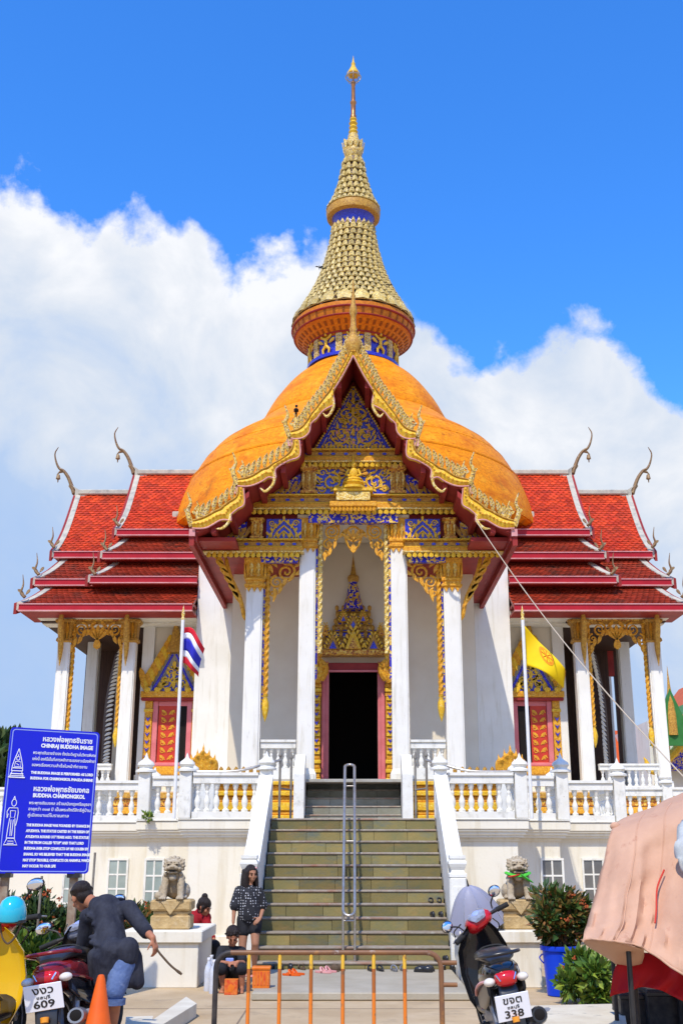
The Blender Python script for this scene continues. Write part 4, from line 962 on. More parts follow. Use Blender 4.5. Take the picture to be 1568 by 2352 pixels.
# ================================================================== wings: tiered tile roofs, pavilions, windows
def roof_tier(s, x_in, x_out, ridge, eave, m, fascia=True, tile=(.15, .12), xr=None, lip=True):
    """one slope between (Y, z) ridge and eave, from |x| = x_in to x_out (x_out at the eave, xr at the ridge)"""
    xr = xr or x_out; (y1, z1), (y0, z0) = ridge, eave
    def pt(u, t, h=0.0):            # t = 0 ridge, 1 eave; a little concave
        sag = -.10*math.sin(math.pi*t)*min(1, (z1-z0)/2)
        y = y1+(y0-y1)*t; z = z1+(z0-z1)*t+sag+h
        xo = xr+(x_out-xr)*t
        return Vector((s*(x_in+(xo-x_in)*u), y, z))
    nt = 8; mb = MB(); rings = []
    sec0 = [pt(0, i/nt) for i in range(nt+1)]; sec1 = [pt(1, i/nt) for i in range(nt+1)]
    a = sec0+[p-Vector((0, 0, .10)) for p in sec0[::-1]]; b = sec1+[p-Vector((0, 0, .10)) for p in sec1[::-1]]
    mb.loft([a, b]); rf = tp(mb, 'roof_slope', 'red_tile_worn')
    # overlapping pointed tiles
    tm = MB(); Ls = math.hypot(y1-y0, z1-z0); nr = max(3, int(Ls/tile[1])); nx = int((x_out-x_in)/tile[0])
    for j in range(nr):
        for i in range(nx):
            u0 = (i+(.5 if j % 2 else 0))/nx; u1 = u0+.98/nx
            if u1 > 1.0: continue
            t0, t1 = max(0, (j-.25)/nr), (j+1.0)/nr
            tm_ = (t0+t1*2)/3
            jit = random.uniform(0, .006)
            v = [pt(u0, t0, .012), pt(u1, t0, .012), pt(u1, tm_, .032+jit), pt((u0+u1)/2, min(1.01, t1+.12/nr), .045+jit), pt(u0, tm_, .032+jit)]
            tm.add(v, [(0, 1, 2, 3, 4)])
            tm.add([v[2], v[3], v[4], v[3]-Vector((0, 0, .02)), v[2]-Vector((0, 0, .015)), v[4]-Vector((0, 0, .015))], [(0, 1, 3, 4), (1, 2, 5, 3)])
    stuff(tp(tm, 'roof_tiles', m, rf))
    if fascia:
        xo = x_out+.06
        tp(MB().cbox(s*(x_in), s*xo, y0-.10, y0-.015, z0-.165, z0-.02, .008), 'fascia', 'crimson', rf)
        tp(MB().cbox(s*(x_in), s*(xo+.01), y0-.125, y0-.101, z0-.028, z0-.004, .004), 'fascia_lip', M['fascia_lip'], rf)
        tp(MB().cbox(s*(x_in), s*(xo+.01), y0-.13, y0-.02, z0-.195, z0-.167, .004), 'fascia_lip', M['fascia_lip'], rf)
        tp(MB().box(s*(x_in), s*(xo-.02), y0-.02, y0+1.3, z0-.20, z0-.14), 'soffit', 'maroon', rf)
    # plaster verge along the end of the slope
    vb = MB(); pts = [pt(1, i/nt, .05)+Vector((s*.09*max(0, (i/nt-.6)/.4)**2, 0, 0)) for i in range(nt+1)]
    vb.loft([[p+Vector((-s*.10, 0, 0)), p+Vector((s*.05, 0, 0)), p+Vector((s*.05, 0, -.2)), p+Vector((-s*.10, 0, -.12))] for p in pts])
    tp(vb, 'roof_verge', 'ridge', rf)
    vb = MB(); vb.loft([[p+Vector((s*.05, 0, -.02)), p+Vector((s*.12, 0, -.02)), p+Vector((s*.12, 0, -.3)), p+Vector((s*.05, 0, -.3))] for p in pts])
    tp(vb, 'verge_board', 'maroon', rf)
    return rf, pt
def horn(p, s, H, parent, m='gold_dull'):
    pts = bez([p, p+Vector((s*.10, -.02, H*.2)), p+Vector((s*.06, -.02, H*.55)), p+Vector((s*.10, 0, H))], 6)
    mb = MB().tube(pts, [.075*(1-.9*(i/(len(pts)-1)))+.004 for i in range(len(pts))], 7, .6)
    flat_leaf(mb, p.x+s*.02, p.y, p.z+H*.15, s*1.0, H*.35, .09, .03); flat_leaf(mb, p.x-s*.02, p.y, p.z+H*.1, -s*.6, H*.3, .08, .03)
    tp(mb, 'roof_horn', m, parent, 50)
M['horn'] = mat('weathered_horn', (.34,.22,.10), (.22,.13,.07), 12, .5, .1, .3, 50, extra=[((.55,.45,.28), 20, .55, .75, None)])
def chofa(s, px, py, y, parent):
    """the slender bird-like ridge finial; px, py = its foot on the left wing"""
    base = [(0,12),(-4,0),(-13,-24),(-24,-40),(-34,-46),(-41,-60),(-44,-80),(-36,-95)]
    def q(dx, dy): v = P(px+dx, py+dy, y); return Vector((s*abs(v.x), y, v.z))
    pts = bez([q(*b) for b in base], 5); m_ = len(pts)-1
    mb = MB().tube(pts, [max(.012, .10*(1-i/m_)**.8+.012) for i in range(m_+1)], 8, .6)
    mb.tube(bez([q(-24,-40), q(-32,-38), q(-40,-32)], 4), [.05,.05,.045,.045,.04,.03,.02,.012,.005], 6)          # beak
    mb.tube([q(-2,4), q(-8,-6), q(-9,-14)], [.06,.07,.02], 6)
    c = tp(mb, 'ridge_finial', M['horn'], parent, 50)
    b = q(-37,-22); tp(MB().lathe([(.005,.16),(.05,.12),(.07,.0),(.02,-.03),(.015,-.10),(.002,-.12)], b, 8), 'wind_bell', M['horn'], parent, 50)
    tp(MB().tube([q(-36,-35), b+Vector((0,0,.14))], .008, 5), 'bell_wire', M['horn'], parent)
    fp = [q(4,4), q(-4,-6), q(8,2), q(30,16), q(30,22), q(2,22)]
    tp(MB().ext([p+Vector((0, .08, 0)) for p in fp], (0, -.16, 0)), 'ridge_swell', 'ridge', parent)
WY = 31.0
for s in (-1, 1):
    xo_i, xo_o = 6.35, 8.05
    # lowest slope runs the whole wing
    rl, _ = roof_tier(s, 3.97, xo_o+.15, (28.0, ZZ(1336, 28.0)), (26.6, ZZ(1388, 26.6)), 'red_tile_worn', xr=xo_o-.30)
    # outer roof
    zr = ZZ(1136, WY)
    r2, _ = roof_tier(s, 6.2, xo_o+.10, (28.9, ZZ(1275, 28.9)), (27.6, ZZ(1331, 27.6)), 'red_tile_worn', xr=xo_o-.32)
    r1, _ = roof_tier(s, 6.2, xo_o-.05, (WY, zr), (28.6, ZZ(1268, 28.6)), 'red_tile', xr=xo_o+.15)
    # inner roof, one step higher
    zi = ZZ(1090, WY)
    i3, _ = roof_tier(s, 3.97, xo_i+.28, (28.4, ZZ(1286, 28.4)), (27.2, ZZ(1325, 27.2)), 'red_tile_worn', xr=xo_i-.12)
    i2, _ = roof_tier(s, 3.6, xo_i+.18, (29.0, ZZ(1231, 29.0)), (27.9, ZZ(1270, 27.9)), 'red_tile_worn', xr=xo_i-.2)
    i1, _ = roof_tier(s, 3.6, xo_i, (WY, zi), (28.6, ZZ(1217, 28.6)), 'red_tile', xr=xo_i+.12)
    # white ridge mouldings along the head of each lower slope
    for x0, x1, y, py in ((3.9, xo_i-.2, 28.98, 1230), (3.9, xo_i-.12, 28.38, 1286), (6.3, xo_o-.32, 28.88, 1272), (xo_i+.2, xo_o-.30, 27.98, 1334)):
        tp(MB().cbox(s*x0, s*x1, y-.12, y+.1, ZZ(py, y)-.02, ZZ(py, y)+.12, .02), 'flashing', 'ridge')
    for x1, y, z in ((xo_i+.1, WY, zi), (xo_o+.12, WY, zr)):
        tp(MB().cbox(s*3.4 if z == zi else s*6.3, s*x1, y-.12, y+.12, z-.03, z+.13, .03), 'roof_ridge', 'ridge')
    # back slopes and gable ends
    for x0, x1, z, e in ((3.4, xo_i, zi, 1217), (6.2, xo_o, zr, 1268)):
        ze = ZZ(e, 28.6)
        tp(MB().ext([(s*x0, WY, z), (s*x0, 33.4, ze), (s*x0, 33.4, ze-.1), (s*x0, WY, z-.1)], (s*(x1-x0), 0, 0)), 'back_slope', 'red_tile_worn')
        tp(MB().ext([(s*(x1-.2), WY, z-.12), (s*(x1-.2), 28.75, ze-.05), (s*(x1-.2), 33.3, ze-.05)], (-s*.1, 0, 0)), 'gable_end', 'gold_dull')
    chofa(s, 308, 1076, WY, i1)
    chofa(s, 171, 1122, WY, r1)
    for px, py, y, par in ((274, 1206, 28.6, i1), (247, 1262, 27.9, i2), (220, 1318, 27.2, i3), (126, 1256, 28.6, r1), (90, 1318, 27.6, r2), (58, 1370, 26.6, rl)):
        v = P(px, py, y-.06); horn(Vector((s*abs(v.x), y-.06, v.z-.02)), s, .58, par, 'horn')
    # white end blocks where the wing roofs meet the dome
    for px, py in ((398, 1190), (398, 1236)):
        v = P(px, py, 29.4); tp(MB().cbox(s*abs(v.x), s*(abs(v.x)-.35), 29.2, 29.7, v.z-.12, v.z+.14, .02), 'abutment_block', 'ridge')
    # ---- wing body: floor, wall with window, open pavilion
    wb = tp(MB().cbox(s*3.9, s*8.1, 27.0, 34, LZ, FZ+.03, .02), 'wing_base', 'shade_wall')
    for k, (a, b, o_, m_) in enumerate(((.0,.14,.14,'gold_dull'),(.16,.30,.08,'rust'),(.32,.48,.11,'gold'),(.50,.66,.05,'rust'),(.68,.82,.12,'gold_dull'))):  # gilt mouldings, toned darker for the shade behind the balusters
        tp(MB().cbox(s*3.95, s*8.15, 27.0-o_, 27.002, LZ+a+.002, LZ+b, .015), 'moulding', m_, wb)
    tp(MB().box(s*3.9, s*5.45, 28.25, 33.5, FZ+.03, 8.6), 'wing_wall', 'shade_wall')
    tp(MB().cbox(s*5.15, s*5.45, 28.1, 28.249, FZ+.03, 8.3, .01), 'wall_pilaster', 'white')
    tp(MB().box(s*3.98, s*8.0, 27.30, 27.75, ZZ(1424, 27.5), ZZ(1404, 27.5)), 'wing_beam', 'cream')
    tp(MB().box(s*3.98, s*8.2, 26.75, 34, ZZ(1402, 27.2)+.02, ZZ(1402, 27.2)+.1), 'wing_ceiling', 'maroon')
    tp(MB().box(s*3.98, s*8.0, 27.76, 28.24, ZZ(1424, 27.5)-.05, ZZ(1404, 27.5)), 'eave_filler', 'cream')
    xs_ = [s*abs(XX(293, 1600, 27.5)), s*abs(XX(142, 1600, 27.5))] if s < 0 else [XX(1338, 1600, 27.5), XX(1507, 1600, 27.5)]
    zc_, zt_ = ZZ(1478, 27.5), ZZ(1426, 27.5)
    for x in xs_:
        c = tp(rprism(MB(), (x, 27.5), [(.20, FZ+.03), (.20, FZ+.2), (.165, FZ+.25), (.16, zc_)]), 'pavilion_column', 'white')
        tp(rprism(MB(), (x, 27.5), [(.16, zc_), (.21, zc_+.04), (.20, zc_+.1), (.17, zc_+.14), (.19, zt_-.12), (.25, zt_-.05), (.25, zt_)]), 'capital', 'gold_dull', c)
        for i in range(5): link('capital_leaf', leaf_mesh(.48, .09, .05, 'gold' if i % 2 else 'gold_dull'), c, Matrix.Translation((x-.14+.07*i, 27.31, zc_+.05)) @ Matrix.Rotation(R(4), 4, 'X'))
        mb = MB().tube(bez([(x+s*.04, 27.22, zc_-.62), (x+s*.03, 27.16, zc_-.1), (x+s*.02, 26.98, zc_+.4), (x, 26.9, zt_+.12)], 6), [.006,.02,.035,.05,.06,.07]+[.075]*9+[.06,.05,.04,.03], 7)
        tp(mb, 'eave_bracket', 'gold_dull', c, 50)
    # back row and the far side
    for x, y in ((xs_[0], 30.6), (xs_[1], 30.6), (xs_[0], 33.0), (xs_[1], 33.0), ((xs_[0]*.5+xs_[1]*.5), 33.0)):
        tp(rprism(MB(), (x, y), [(.2, FZ+.03), (.16, FZ+.25), (.16, zt_)]), 'pavilion_column', 'white')
    tp(MB().box(s*5.46, s*(abs(xs_[1])+.2), 27.4, 27.6, zt_-.02, zt_+.16), 'pavilion_beam', 'rust')
    xw = abs(xs_[1])
    tp(MB().box(s*5.46, s*7.45, 31.9, 32.05, FZ+.03, zt_+.2), 'pavilion_back_wall', 'timber_dark')
    tp(MB().box(s*7.62, s*7.82, 31.9, 32.05, FZ+.03, zt_+.2), 'pavilion_back_wall', 'timber_dark')
    tp(MB().box(s*7.45, s*7.62, 31.9, 32.04, zt_-.75, zt_+.2), 'pavilion_back_wall', 'maroon')
    tp(MB().box(s*5.455, s*5.50, 28.3, 31.9, FZ+.03, zt_+.2), 'pavilion_side_panel', 'timber_dark')
    tp(MB().box(s*5.46, s*8.0, 27.62, 33, zt_-.01, zt_+.05), 'pavilion_ceiling', 'timber_dark')
    for xq, yq2 in ((5.95, 31.6), (6.35, 30.9), (6.72, 31.7)): tp(rprism(MB(), (s*xq, yq2), [(.13, FZ+.03), (.11, FZ+.2), (.11, zt_-.02)]), 'inner_column', 'shade_wall')
    # carved valance between the pavilion columns
    xa, xb = sorted((abs(xs_[0])+.18, abs(xs_[1])-.18)); xm = (xa+xb)/2; yv = 27.42
    va = tp(MB().box(s*xa, s*xb, yv+.02, yv+.08, zt_-.10, zt_-.005), 'valance', 'gold_dull')
    mb = MB()
    for q in (-1, 1):
        spiral(mb, s*xm+q*.42, zt_-.24, .17, math.pi/2, 1.8, yv, .032, d=q); spiral(mb, s*xm+q*.60, zt_-.48, .12, math.pi/2, 1.4, yv, .028, d=-q)
        for x, z, a in ((.24,-.2,2.2),(.30,-.40,2.3),(.42,-.46,2.5),(.50,-.62,2.6),(.60,-.70,2.8),(.66,-.86,2.9),(.62,-.12,1.3)): flat_leaf(mb, s*xm+q*x, yv, zt_+z, -q*(math.pi-a) if a > 1.5 else q*a, .24, .11, .04, .03*q)
    for a in (-.8, -.4, 0, .4, .8): flat_leaf(mb, s*xm, yv-.02, zt_-.52, a, .40, .12, .04)
    flat_leaf(mb, s*xm, yv-.02, zt_-.46, math.pi, .30, .22, .04)
    stuff(tp(mb, 'carved_scroll', 'gold', va, 50))
    for xq, low in ((xa, 1670), (xb, 1670)):
        mb = MB(); rope(mb, s*(xq+(.04 if xq == xa else -.04)), yv+.03, ZZ(low, yv), zt_-.1, .05); tp(mb, 'rope_border', 'gold', va, 60)
        tp(MB().lathe([(.004,-.5),(.05,-.38),(.08,-.22),(.06,-.1),(.03,0),(.06,.04)], (s*(xq+(.04 if xq == xa else -.04)), yv+.03, ZZ(low, yv)), 8), 'tassel', 'gold_yellow', va, 50)
    # dark timber leaf hanging inside the pavilion, edged with teeth painted sunlit white
    x0 = s*(6.20 if s < 0 else 6.32); y0 = 29.0
    pA, pB = Vector((x0+s*.05, y0, ZZ(1500, y0))), Vector((x0+s*.30, y0+.2, FZ+.2))
    crv = bez([pA, pA.lerp(pB, .35)+Vector((s*.10, 0, 0)), pA.lerp(pB, .75)+Vector((s*.04, 0, 0)), pB], 6)
    mb = MB(); mb.loft([[p, p+Vector((s*.16, .3, .02)), p+Vector((s*.18, .35, 0)), p+Vector((0, .06, 0))] for i, p in enumerate(crv)])
    dl = tp(mb, 'side_bargeboard', 'timber_dark', None)
    for i in range(0, len(crv)-1):
        for f in (0, .5):
            p = crv[i].lerp(crv[i+1], f); link('flame_tooth', leaf_mesh(.20, .09, .03, 'rail_white', .05), dl, Matrix.Translation(p+Vector((s*.04, -.05, 0))) @ Matrix.Rotation(-s*R(50), 4, 'Y'))
    # second balustrade along the edge of the wing floor
    balustrade(s*(abs(xs_[0])+.2), 27.12, s*(abs(xs_[1])-.2), 27.12, FZ+.03, .62, 9, base=.1, rail=.15)
    # ---- window of the wing
    yw = 28.2; pxs = (lambda p: p) if s < 0 else (lambda p: 2*811-p+ (-4))
    xc = XX(pxs(395), 1690, yw); h = .31
    zs, zh = ZZ(1752, yw), ZZ(1622, yw)
    wn_ = tp(MB().cbox(xc-.78, xc+.78, yw-.16, yw, zs-.30, zs-.10, .02), 'temple_window', 'gold')
    tp(MB().cbox(xc-.70, xc+.70, yw-.12, yw, zs-.098, zs-.002, .02), 'window_sill', 'pink', wn_)
    tp(MB().box(xc-.9, xc+.9, yw-.02, yw+.04, FZ, zs-.3), 'wall_apron', 'shade_wall', wn_)
    for q in (-1, 1):
        tp(MB().cbox(xc+q*.37, xc+q*.50, yw-.09, yw, zs, zh+.12, .01), 'window_jamb', 'pink', wn_)
        tp(MB().cbox(xc+q*.51, xc+q*.70, yw-.12, yw, zs, zh+.12, .01), 'window_pilaster', 'gold', wn_)
        for i in range(6):
            z = zs+.12+i*.19
            tp(MB().ext([(xc+q*.605-.06, yw-.121, z+.06), (xc+q*.605, yw-.121, z-.05), (xc+q*.605+.06, yw-.121, z+.06), (xc+q*.605, yw-.121, z+.015)], (0, -.03, 0)), 'blue_inlay', 'blue', wn_)
        tp(MB().cbox(xc+q*.49, xc+q*.72, yw-.15, yw, zh-.16, zh-.08, .01), 'moulding', 'gold_yellow', wn_)
    tp(MB().cbox(xc-.37, xc+.37, yw-.05, yw-.001, zh, zh+.12, .01), 'window_lintel', 'pink', wn_)
    tp(MB().box(xc-.365, xc+.365, yw-.028, yw-.003, zs, zh), 'window_shade_panel', 'dark', wn_)  # black panel on the wall, interior shade put into its colour
    xl_ = (xc-.35, xc+.12) if s < 0 else (xc-.05, xc+.36)
    lf = tp(MB().box(xl_[0], xl_[1], yw-.045, yw-.029, zs+.002, zh-.002), 'window_shutter', M['shutter'] if 'shutter' in M else 'maroon', wn_)
    mb = MB(); xm2 = (xl_[0]+xl_[1])/2
    for k in range(7):
        z = zs+.06+k*(zh-zs-.1)/7
        for q in (-1, 1): flat_leaf(mb, xm2+q*.02, yw-.046, z, q*.7, .19, .08, .012, .03*q); spiral(mb, xm2+q*.11, z+.05, .06, 0, 1.2, yw-.05, .014, d=q)
    tp(mb, 'shutter_carving', 'gold', wn_, 50)
    # crown gable over the window
    tp(MB().cbox(xc-.80, xc+.80, yw-.20, yw, zh+.12, zh+.20, .015), 'crown_cornice', 'maroon', wn_)
    tp(MB().cbox(xc-.82, xc+.82, yw-.22, yw, zh+.202, zh+.36, .02), 'crown_cornice', 'gold', wn_)
    for i in range(6): link('antefix', leaf_mesh(.16, .2, .04, 'gold_yellow'), wn_, Matrix.Translation((xc-.65+.26*i, yw-.22, zh+.30)))
    zg = zh+.36
    tp(MB().ext([(xc-.40, yw-.09, zg), (xc+.40, yw-.09, zg), (xc, yw-.09, zg+.82)], (0, .08, 0)), 'gable_panel', 'blue', wn_)
    mb = MB()
    for q in (-1, 1):
        spiral(mb, xc+q*.20, zg+.20, .14, 0, 1.4, yw-.11, .024, d=q); spiral(mb, xc+q*.40, zg+.10, .07, 0, 1.2, yw-.11, .018, d=-q); spiral(mb, xc+q*.09, zg+.50, .08, 0, 1.2, yw-.11, .018, d=-q)
    for u, z, a in ((0,.05,0),(0,.3,0),(0,.55,0),(-.3,.02,-.3),(.3,.02,.3)): flat_leaf(mb, xc+u, yw-.10, zg+z, a, .24, .12, .03)
    for k_ in range(16):
        rnd_ = random.Random(k_+7); z_ = rnd_.uniform(.03, .6); x_ = rnd_.uniform(.03, 1)*max(.04, .40*(1-z_/.82))
        for q in (-1, 1): flat_leaf(mb, xc+q*x_, yw-.095, zg+z_, q*rnd_.uniform(-1.5, 1.5), rnd_.uniform(.10, .17), .07, .025, .02*q)
    stuff(tp(mb, 'carved_foliage', 'gold_yellow', wn_, 50))
    for q in (-1, 1):
        mb = MB(); mb.tube([(xc+q*.52, yw-.16, zg+.02), (xc+q*.34, yw-.16, zg+.36), (xc+q*.04, yw-.16, zg+.95)], [.04,.035,.03], 6); tp(mb, 'gable_rib', 'blue', wn_, 50)
        for k in range(9):
            t = k/8; p = Vector((xc+q*(.66-.62*t), yw-.14, zg-.02+1.10*t**1.05)); link('crest_leaf', leaf_mesh(.40, .27, .06, 'gold' if k % 2 else 'gold_yellow', -.05*q), wn_, Matrix.Translation(p) @ Matrix.Rotation(q*R(22), 4, 'Y'))
        mb = MB(); flat_leaf(mb, xc+q*.74, yw-.12, zg, q*.1, .62, .18, .05, .06*q); tp(mb, 'corner_flame', 'gold', wn_)
    mb = MB().lathe([(.24,0),(.20,.15),(.13,.38),(.08,.62),(.035,.85),(.003,1.05)], (xc, yw-.12, zg+1.0), 8); tp(mb, 'gable_spire', 'gold_dull', wn_, 50)
# ================================================================== helpers for organic shapes and lettering
PENDING = []
def cap(mb, a, ra, b, rb, n=12):
    """capsule with tapering radius"""
    a, b = Vector(a), Vector(b); d = b-a; L = max(d.length, 1e-4); t = d/L; pts, rr = [], []
    for k in (1.0, .92, .7, .38): pts.append(a-t*ra*k); rr.append(ra*math.sqrt(max(0, 1-k*k))+.0005)
    pts += [a, a.lerp(b, .5), b]; rr += [ra, (ra+rb)/2, rb]
    for k in (.38, .7, .92, 1.0): pts.append(b+t*rb*k); rr.append(rb*math.sqrt(max(0, 1-k*k))+.0005)
    mb.tube(pts, rr, n)
def blob(name, mb, m, parent=None, voxel=.012, smooth=6):
    """fuse overlapping volumes into one continuous skin"""
    o = mb.build(name, M[m] if isinstance(m, str) else m, parent)
    r = o.modifiers.new('r', 'REMESH'); r.mode = 'VOXEL'; r.voxel_size = voxel; r.use_smooth_shade = True
    if smooth: s_ = o.modifiers.new('s', 'SMOOTH'); s_.iterations = smooth; s_.factor = .5
    PENDING.append(o); return o
def letters(text, size, Mx, m, parent, align='LEFT', width=None, bold=0.0, name='lettering', ext=.0008):
    c = bpy.data.curves.new(name, 'FONT'); c.body = text; c.size = size; c.align_x = align; c.align_y = 'CENTER'; c.extrude = ext; c.offset = bold; c.resolution_u = 2
    o = bpy.data.objects.new(name, c); col.objects.link(o); o['fitw'] = width or 0.0; o['al'] = align
    c.materials.append(M[m]); o.parent = parent; o.matrix_basis = Mx; PENDING.append(o); return o
def bake_all():
    bpy.context.view_layer.update(); dg = bpy.context.evaluated_depsgraph_get(); swap = []
    for o in PENDING:
        me = bpy.data.meshes.new_from_object(o.evaluated_get(dg), depsgraph=dg); swap.append((o, me))
    for o, me in swap:
        if o.type == 'FONT':
            w_ = o['fitw']
            if w_ and len(me.vertices):
                xs = [v.co.x for v in me.vertices]; x0, x1 = min(xs), max(xs); k = w_/max(1e-6, x1-x0)
                c0 = {'LEFT': x0, 'CENTER': (x0+x1)/2, 'RIGHT': x1}[o['al']]
                for v in me.vertices: v.co.x = (v.co.x-c0)*k
            n = bpy.data.objects.new(o.name, me); col.objects.link(n); n.parent = o.parent; n.matrix_basis = o.matrix_basis
            nm = o.name; bpy.data.objects.remove(o); n.name = nm
        else:
            o.modifiers.clear(); me.polygons.foreach_set('use_smooth', [True]*len(me.polygons)); o.data = me
# ------------------------------------------------------------------ more materials
M['paper_white'] = mat('white_lettering', (.86,.86,.88), None, rough=.5)
M['sign_blue'] = mat('blue_enamel', (.006,.012,.62), (.006,.015,.56), 3, .32, spec=.4)
M['sign_line'] = mat('pale_blue_line', (.30,.38,.80), None, rough=.4)
M['rust_post'] = mat('brown_painted_post', (.20,.12,.08), (.36,.30,.22), 6, .7, bump=.2)
M['post_grey'] = mat('grey_post', (.30,.28,.24), (.18,.15,.12), 6, .7)
M['black'] = mat('black_plastic', (.014,.014,.016), (.03,.03,.032), 8, .28, spec=.5)
M['gloss_black'] = mat('glossy_black_paint', (.012,.012,.014), None, rough=.12, coat=.6)
M['rubber'] = mat('tyre_rubber', (.02,.02,.02), (.035,.033,.03), 15, .8)
M['red_paint'] = mat('red_paint', (.55,.012,.02), (.48,.01,.015), 4, .18, coat=.5)
M['dark_red'] = mat('dark_red_paint', (.26,.012,.015), (.18,.01,.012), 4, .2, coat=.5)
M['yellow_paint'] = mat('yellow_paint', (.82,.50,.01), (.80,.46,.01), 4, .2, coat=.4)
M['red_lens'] = mat('red_lens', (.55,.01,.012), None, rough=.1, coat=.8)
M['clear_lens'] = mat('clear_lens', (.72,.66,.58), None, rough=.12, coat=.7)
M['amber_lens'] = mat('amber_lens', (.8,.30,.02), None, rough=.12, coat=.7)
M['chrome'] = mat('chrome', (.75,.75,.76), None, rough=.1, metal=1.0)
M['mirror'] = mat('mirror_glass', (.85,.88,.95), None, rough=.02, metal=1.0)
M['alloy'] = mat('grey_alloy', (.36,.36,.37), (.25,.25,.26), 12, .4, .7)
M['grey_plastic'] = mat('grey_plastic', (.30,.31,.34), (.22,.23,.26), 10, .35)
M['cowl_grey'] = mat('scuffed_grey_cowl', (.34,.36,.44), (.16,.17,.21), 14, .25, coat=.4)
M['turq'] = mat('turquoise_helmet_shell', (.02,.48,.62), (.02,.42,.56), 3, .12, coat=.8)
M['orange_cone'] = mat('orange_cone', (.80,.13,.012), (.68,.10,.012), 5, .5)
M['skin'] = mat('tan_skin', (.42,.20,.115), (.36,.165,.09), 9, .5)
M['skin_red'] = mat('orange_brown_skin', (.46,.19,.10), (.38,.15,.08), 9, .5)  # one even orange-brown tone for man, boy and woman
M['hair'] = mat('black_hair', (.012,.009,.008), (.028,.016,.012), 40, .38, bump=.5, bscale=60, stretch=(4,4,.6))
M['navy'] = mat('navy_black_shirt', (.020,.021,.032), (.040,.042,.056), 7, .85, bump=1.0, bscale=11, stretch=(1.6,1.6,.7))
M['denim'] = mat('faded_denim', (.075,.12,.26), (.14,.20,.36), 10, .85, bump=.35, bscale=40, extra=[((.30,.36,.50), 6, .6, .8, None)])
M['red_cloth'] = mat('red_jacket', (.36,.010,.018), (.26,.008,.014), 7, .8, bump=.4, bscale=12)
M['black_cloth'] = mat('black_cloth', (.014,.014,.016), (.026,.026,.030), 9, .85, bump=.4, bscale=14)
def dots_mat():
    m = bpy.data.materials.new('black_cloth_with_white_dots'); m.use_nodes = True; nd, lk = m.node_tree.nodes, m.node_tree.links; b = nd['Principled BSDF']; b.inputs['Roughness'].default_value = .85
    t = nd.new('ShaderNodeTexCoord'); mp = nd.new('ShaderNodeMapping'); mp.inputs['Scale'].default_value = (32, 32, 32); lk.new(t.outputs['Object'], mp.inputs[0])
    v = nd.new('ShaderNodeTexVoronoi'); v.inputs['Scale'].default_value = 1.0; v.inputs['Randomness'].default_value = .35; lk.new(mp.outputs[0], v.inputs['Vector'])
    r = nd.new('ShaderNodeValToRGB'); r.color_ramp.elements[0].position = .22; r.color_ramp.elements[0].color = (.50,.50,.52,1); r.color_ramp.elements[1].position = .30; r.color_ramp.elements[1].color = (.014,.014,.018,1)
    lk.new(v.outputs['Distance'], r.inputs[0]); lk.new(r.outputs[0], b.inputs['Base Color']); return m
M['dots'] = dots_mat()
M['sandstone'] = mat('carved_sandstone', (.56,.40,.19), (.42,.28,.12), 9, .8, bump=.5, bscale=28, extra=[((.62,.50,.32), 5, .55, .75, None), ((.16,.11,.06), 7, .62, .8, None)])
M['lion_grey'] = mat('weathered_lion_stone', (.47,.38,.26), (.36,.28,.17), 10, .8, bump=.6, bscale=30, extra=[((.58,.52,.42), 5, .52, .72, None), ((.13,.10,.07), 9, .60, .8, None)])
M['blue_bin'] = mat('blue_plastic_bin', (.006,.055,.62), (.006,.045,.54), 4, .35)
M['green_scarf'] = mat('green_ribbon', (.05,.42,.03), (.09,.52,.05), 9, .6, bump=.3)
M['red_scarf'] = mat('red_ribbon', (.62,.06,.04), None, rough=.6)
M['tarp'] = mat('salmon_tarpaulin', (.60,.355,.230), (.53,.30,.19), 2.4, .7, bump=.8, bscale=5, detail=9, extra=[((.64,.40,.27), 1.2, .5, .8, None), ((.42,.19,.12), 3.0, .60, .78, (3,3,.5)), ((.50,.22,.15), 5, .64, .85, None)])
M['tarp_white'] = mat('grey_white_cloth', (.55,.56,.53), (.38,.40,.38), 6, .7, bump=.4, bscale=12)
M['red_tarp'] = mat('red_stall_cloth', (.50,.010,.014), (.40,.008,.012), 3, .55, bump=.3, bscale=8)
M['thai_red'] = mat('flag_red', (.60,.015,.03), None, rough=.7); M['thai_white'] = mat('flag_white', (.84,.84,.86), None, rough=.7); M['thai_blue'] = mat('flag_blue', (.03,.03,.42), None, rough=.7)
M['flag_yellow'] = mat('flag_yellow', (.84,.58,.004), (.80,.52,.004), 3, .65); M['flag_orange'] = mat('flag_emblem_orange', (.80,.28,.01), None, rough=.7)
M['pole_white'] = mat('white_pole', (.84,.83,.80), (.74,.73,.70), 8, .45)
M['barrier_black'] = mat('chipped_black_paint', (.022,.020,.022), (.06,.05,.045), 12, .45)
M['barrier_brown'] = mat('brown_painted_steel', (.17,.085,.05), (.26,.12,.05), 7, .4, extra=[((.50,.22,.05), 5, .55, .75, None), ((.55,.50,.46), 9, .66, .8, None)])
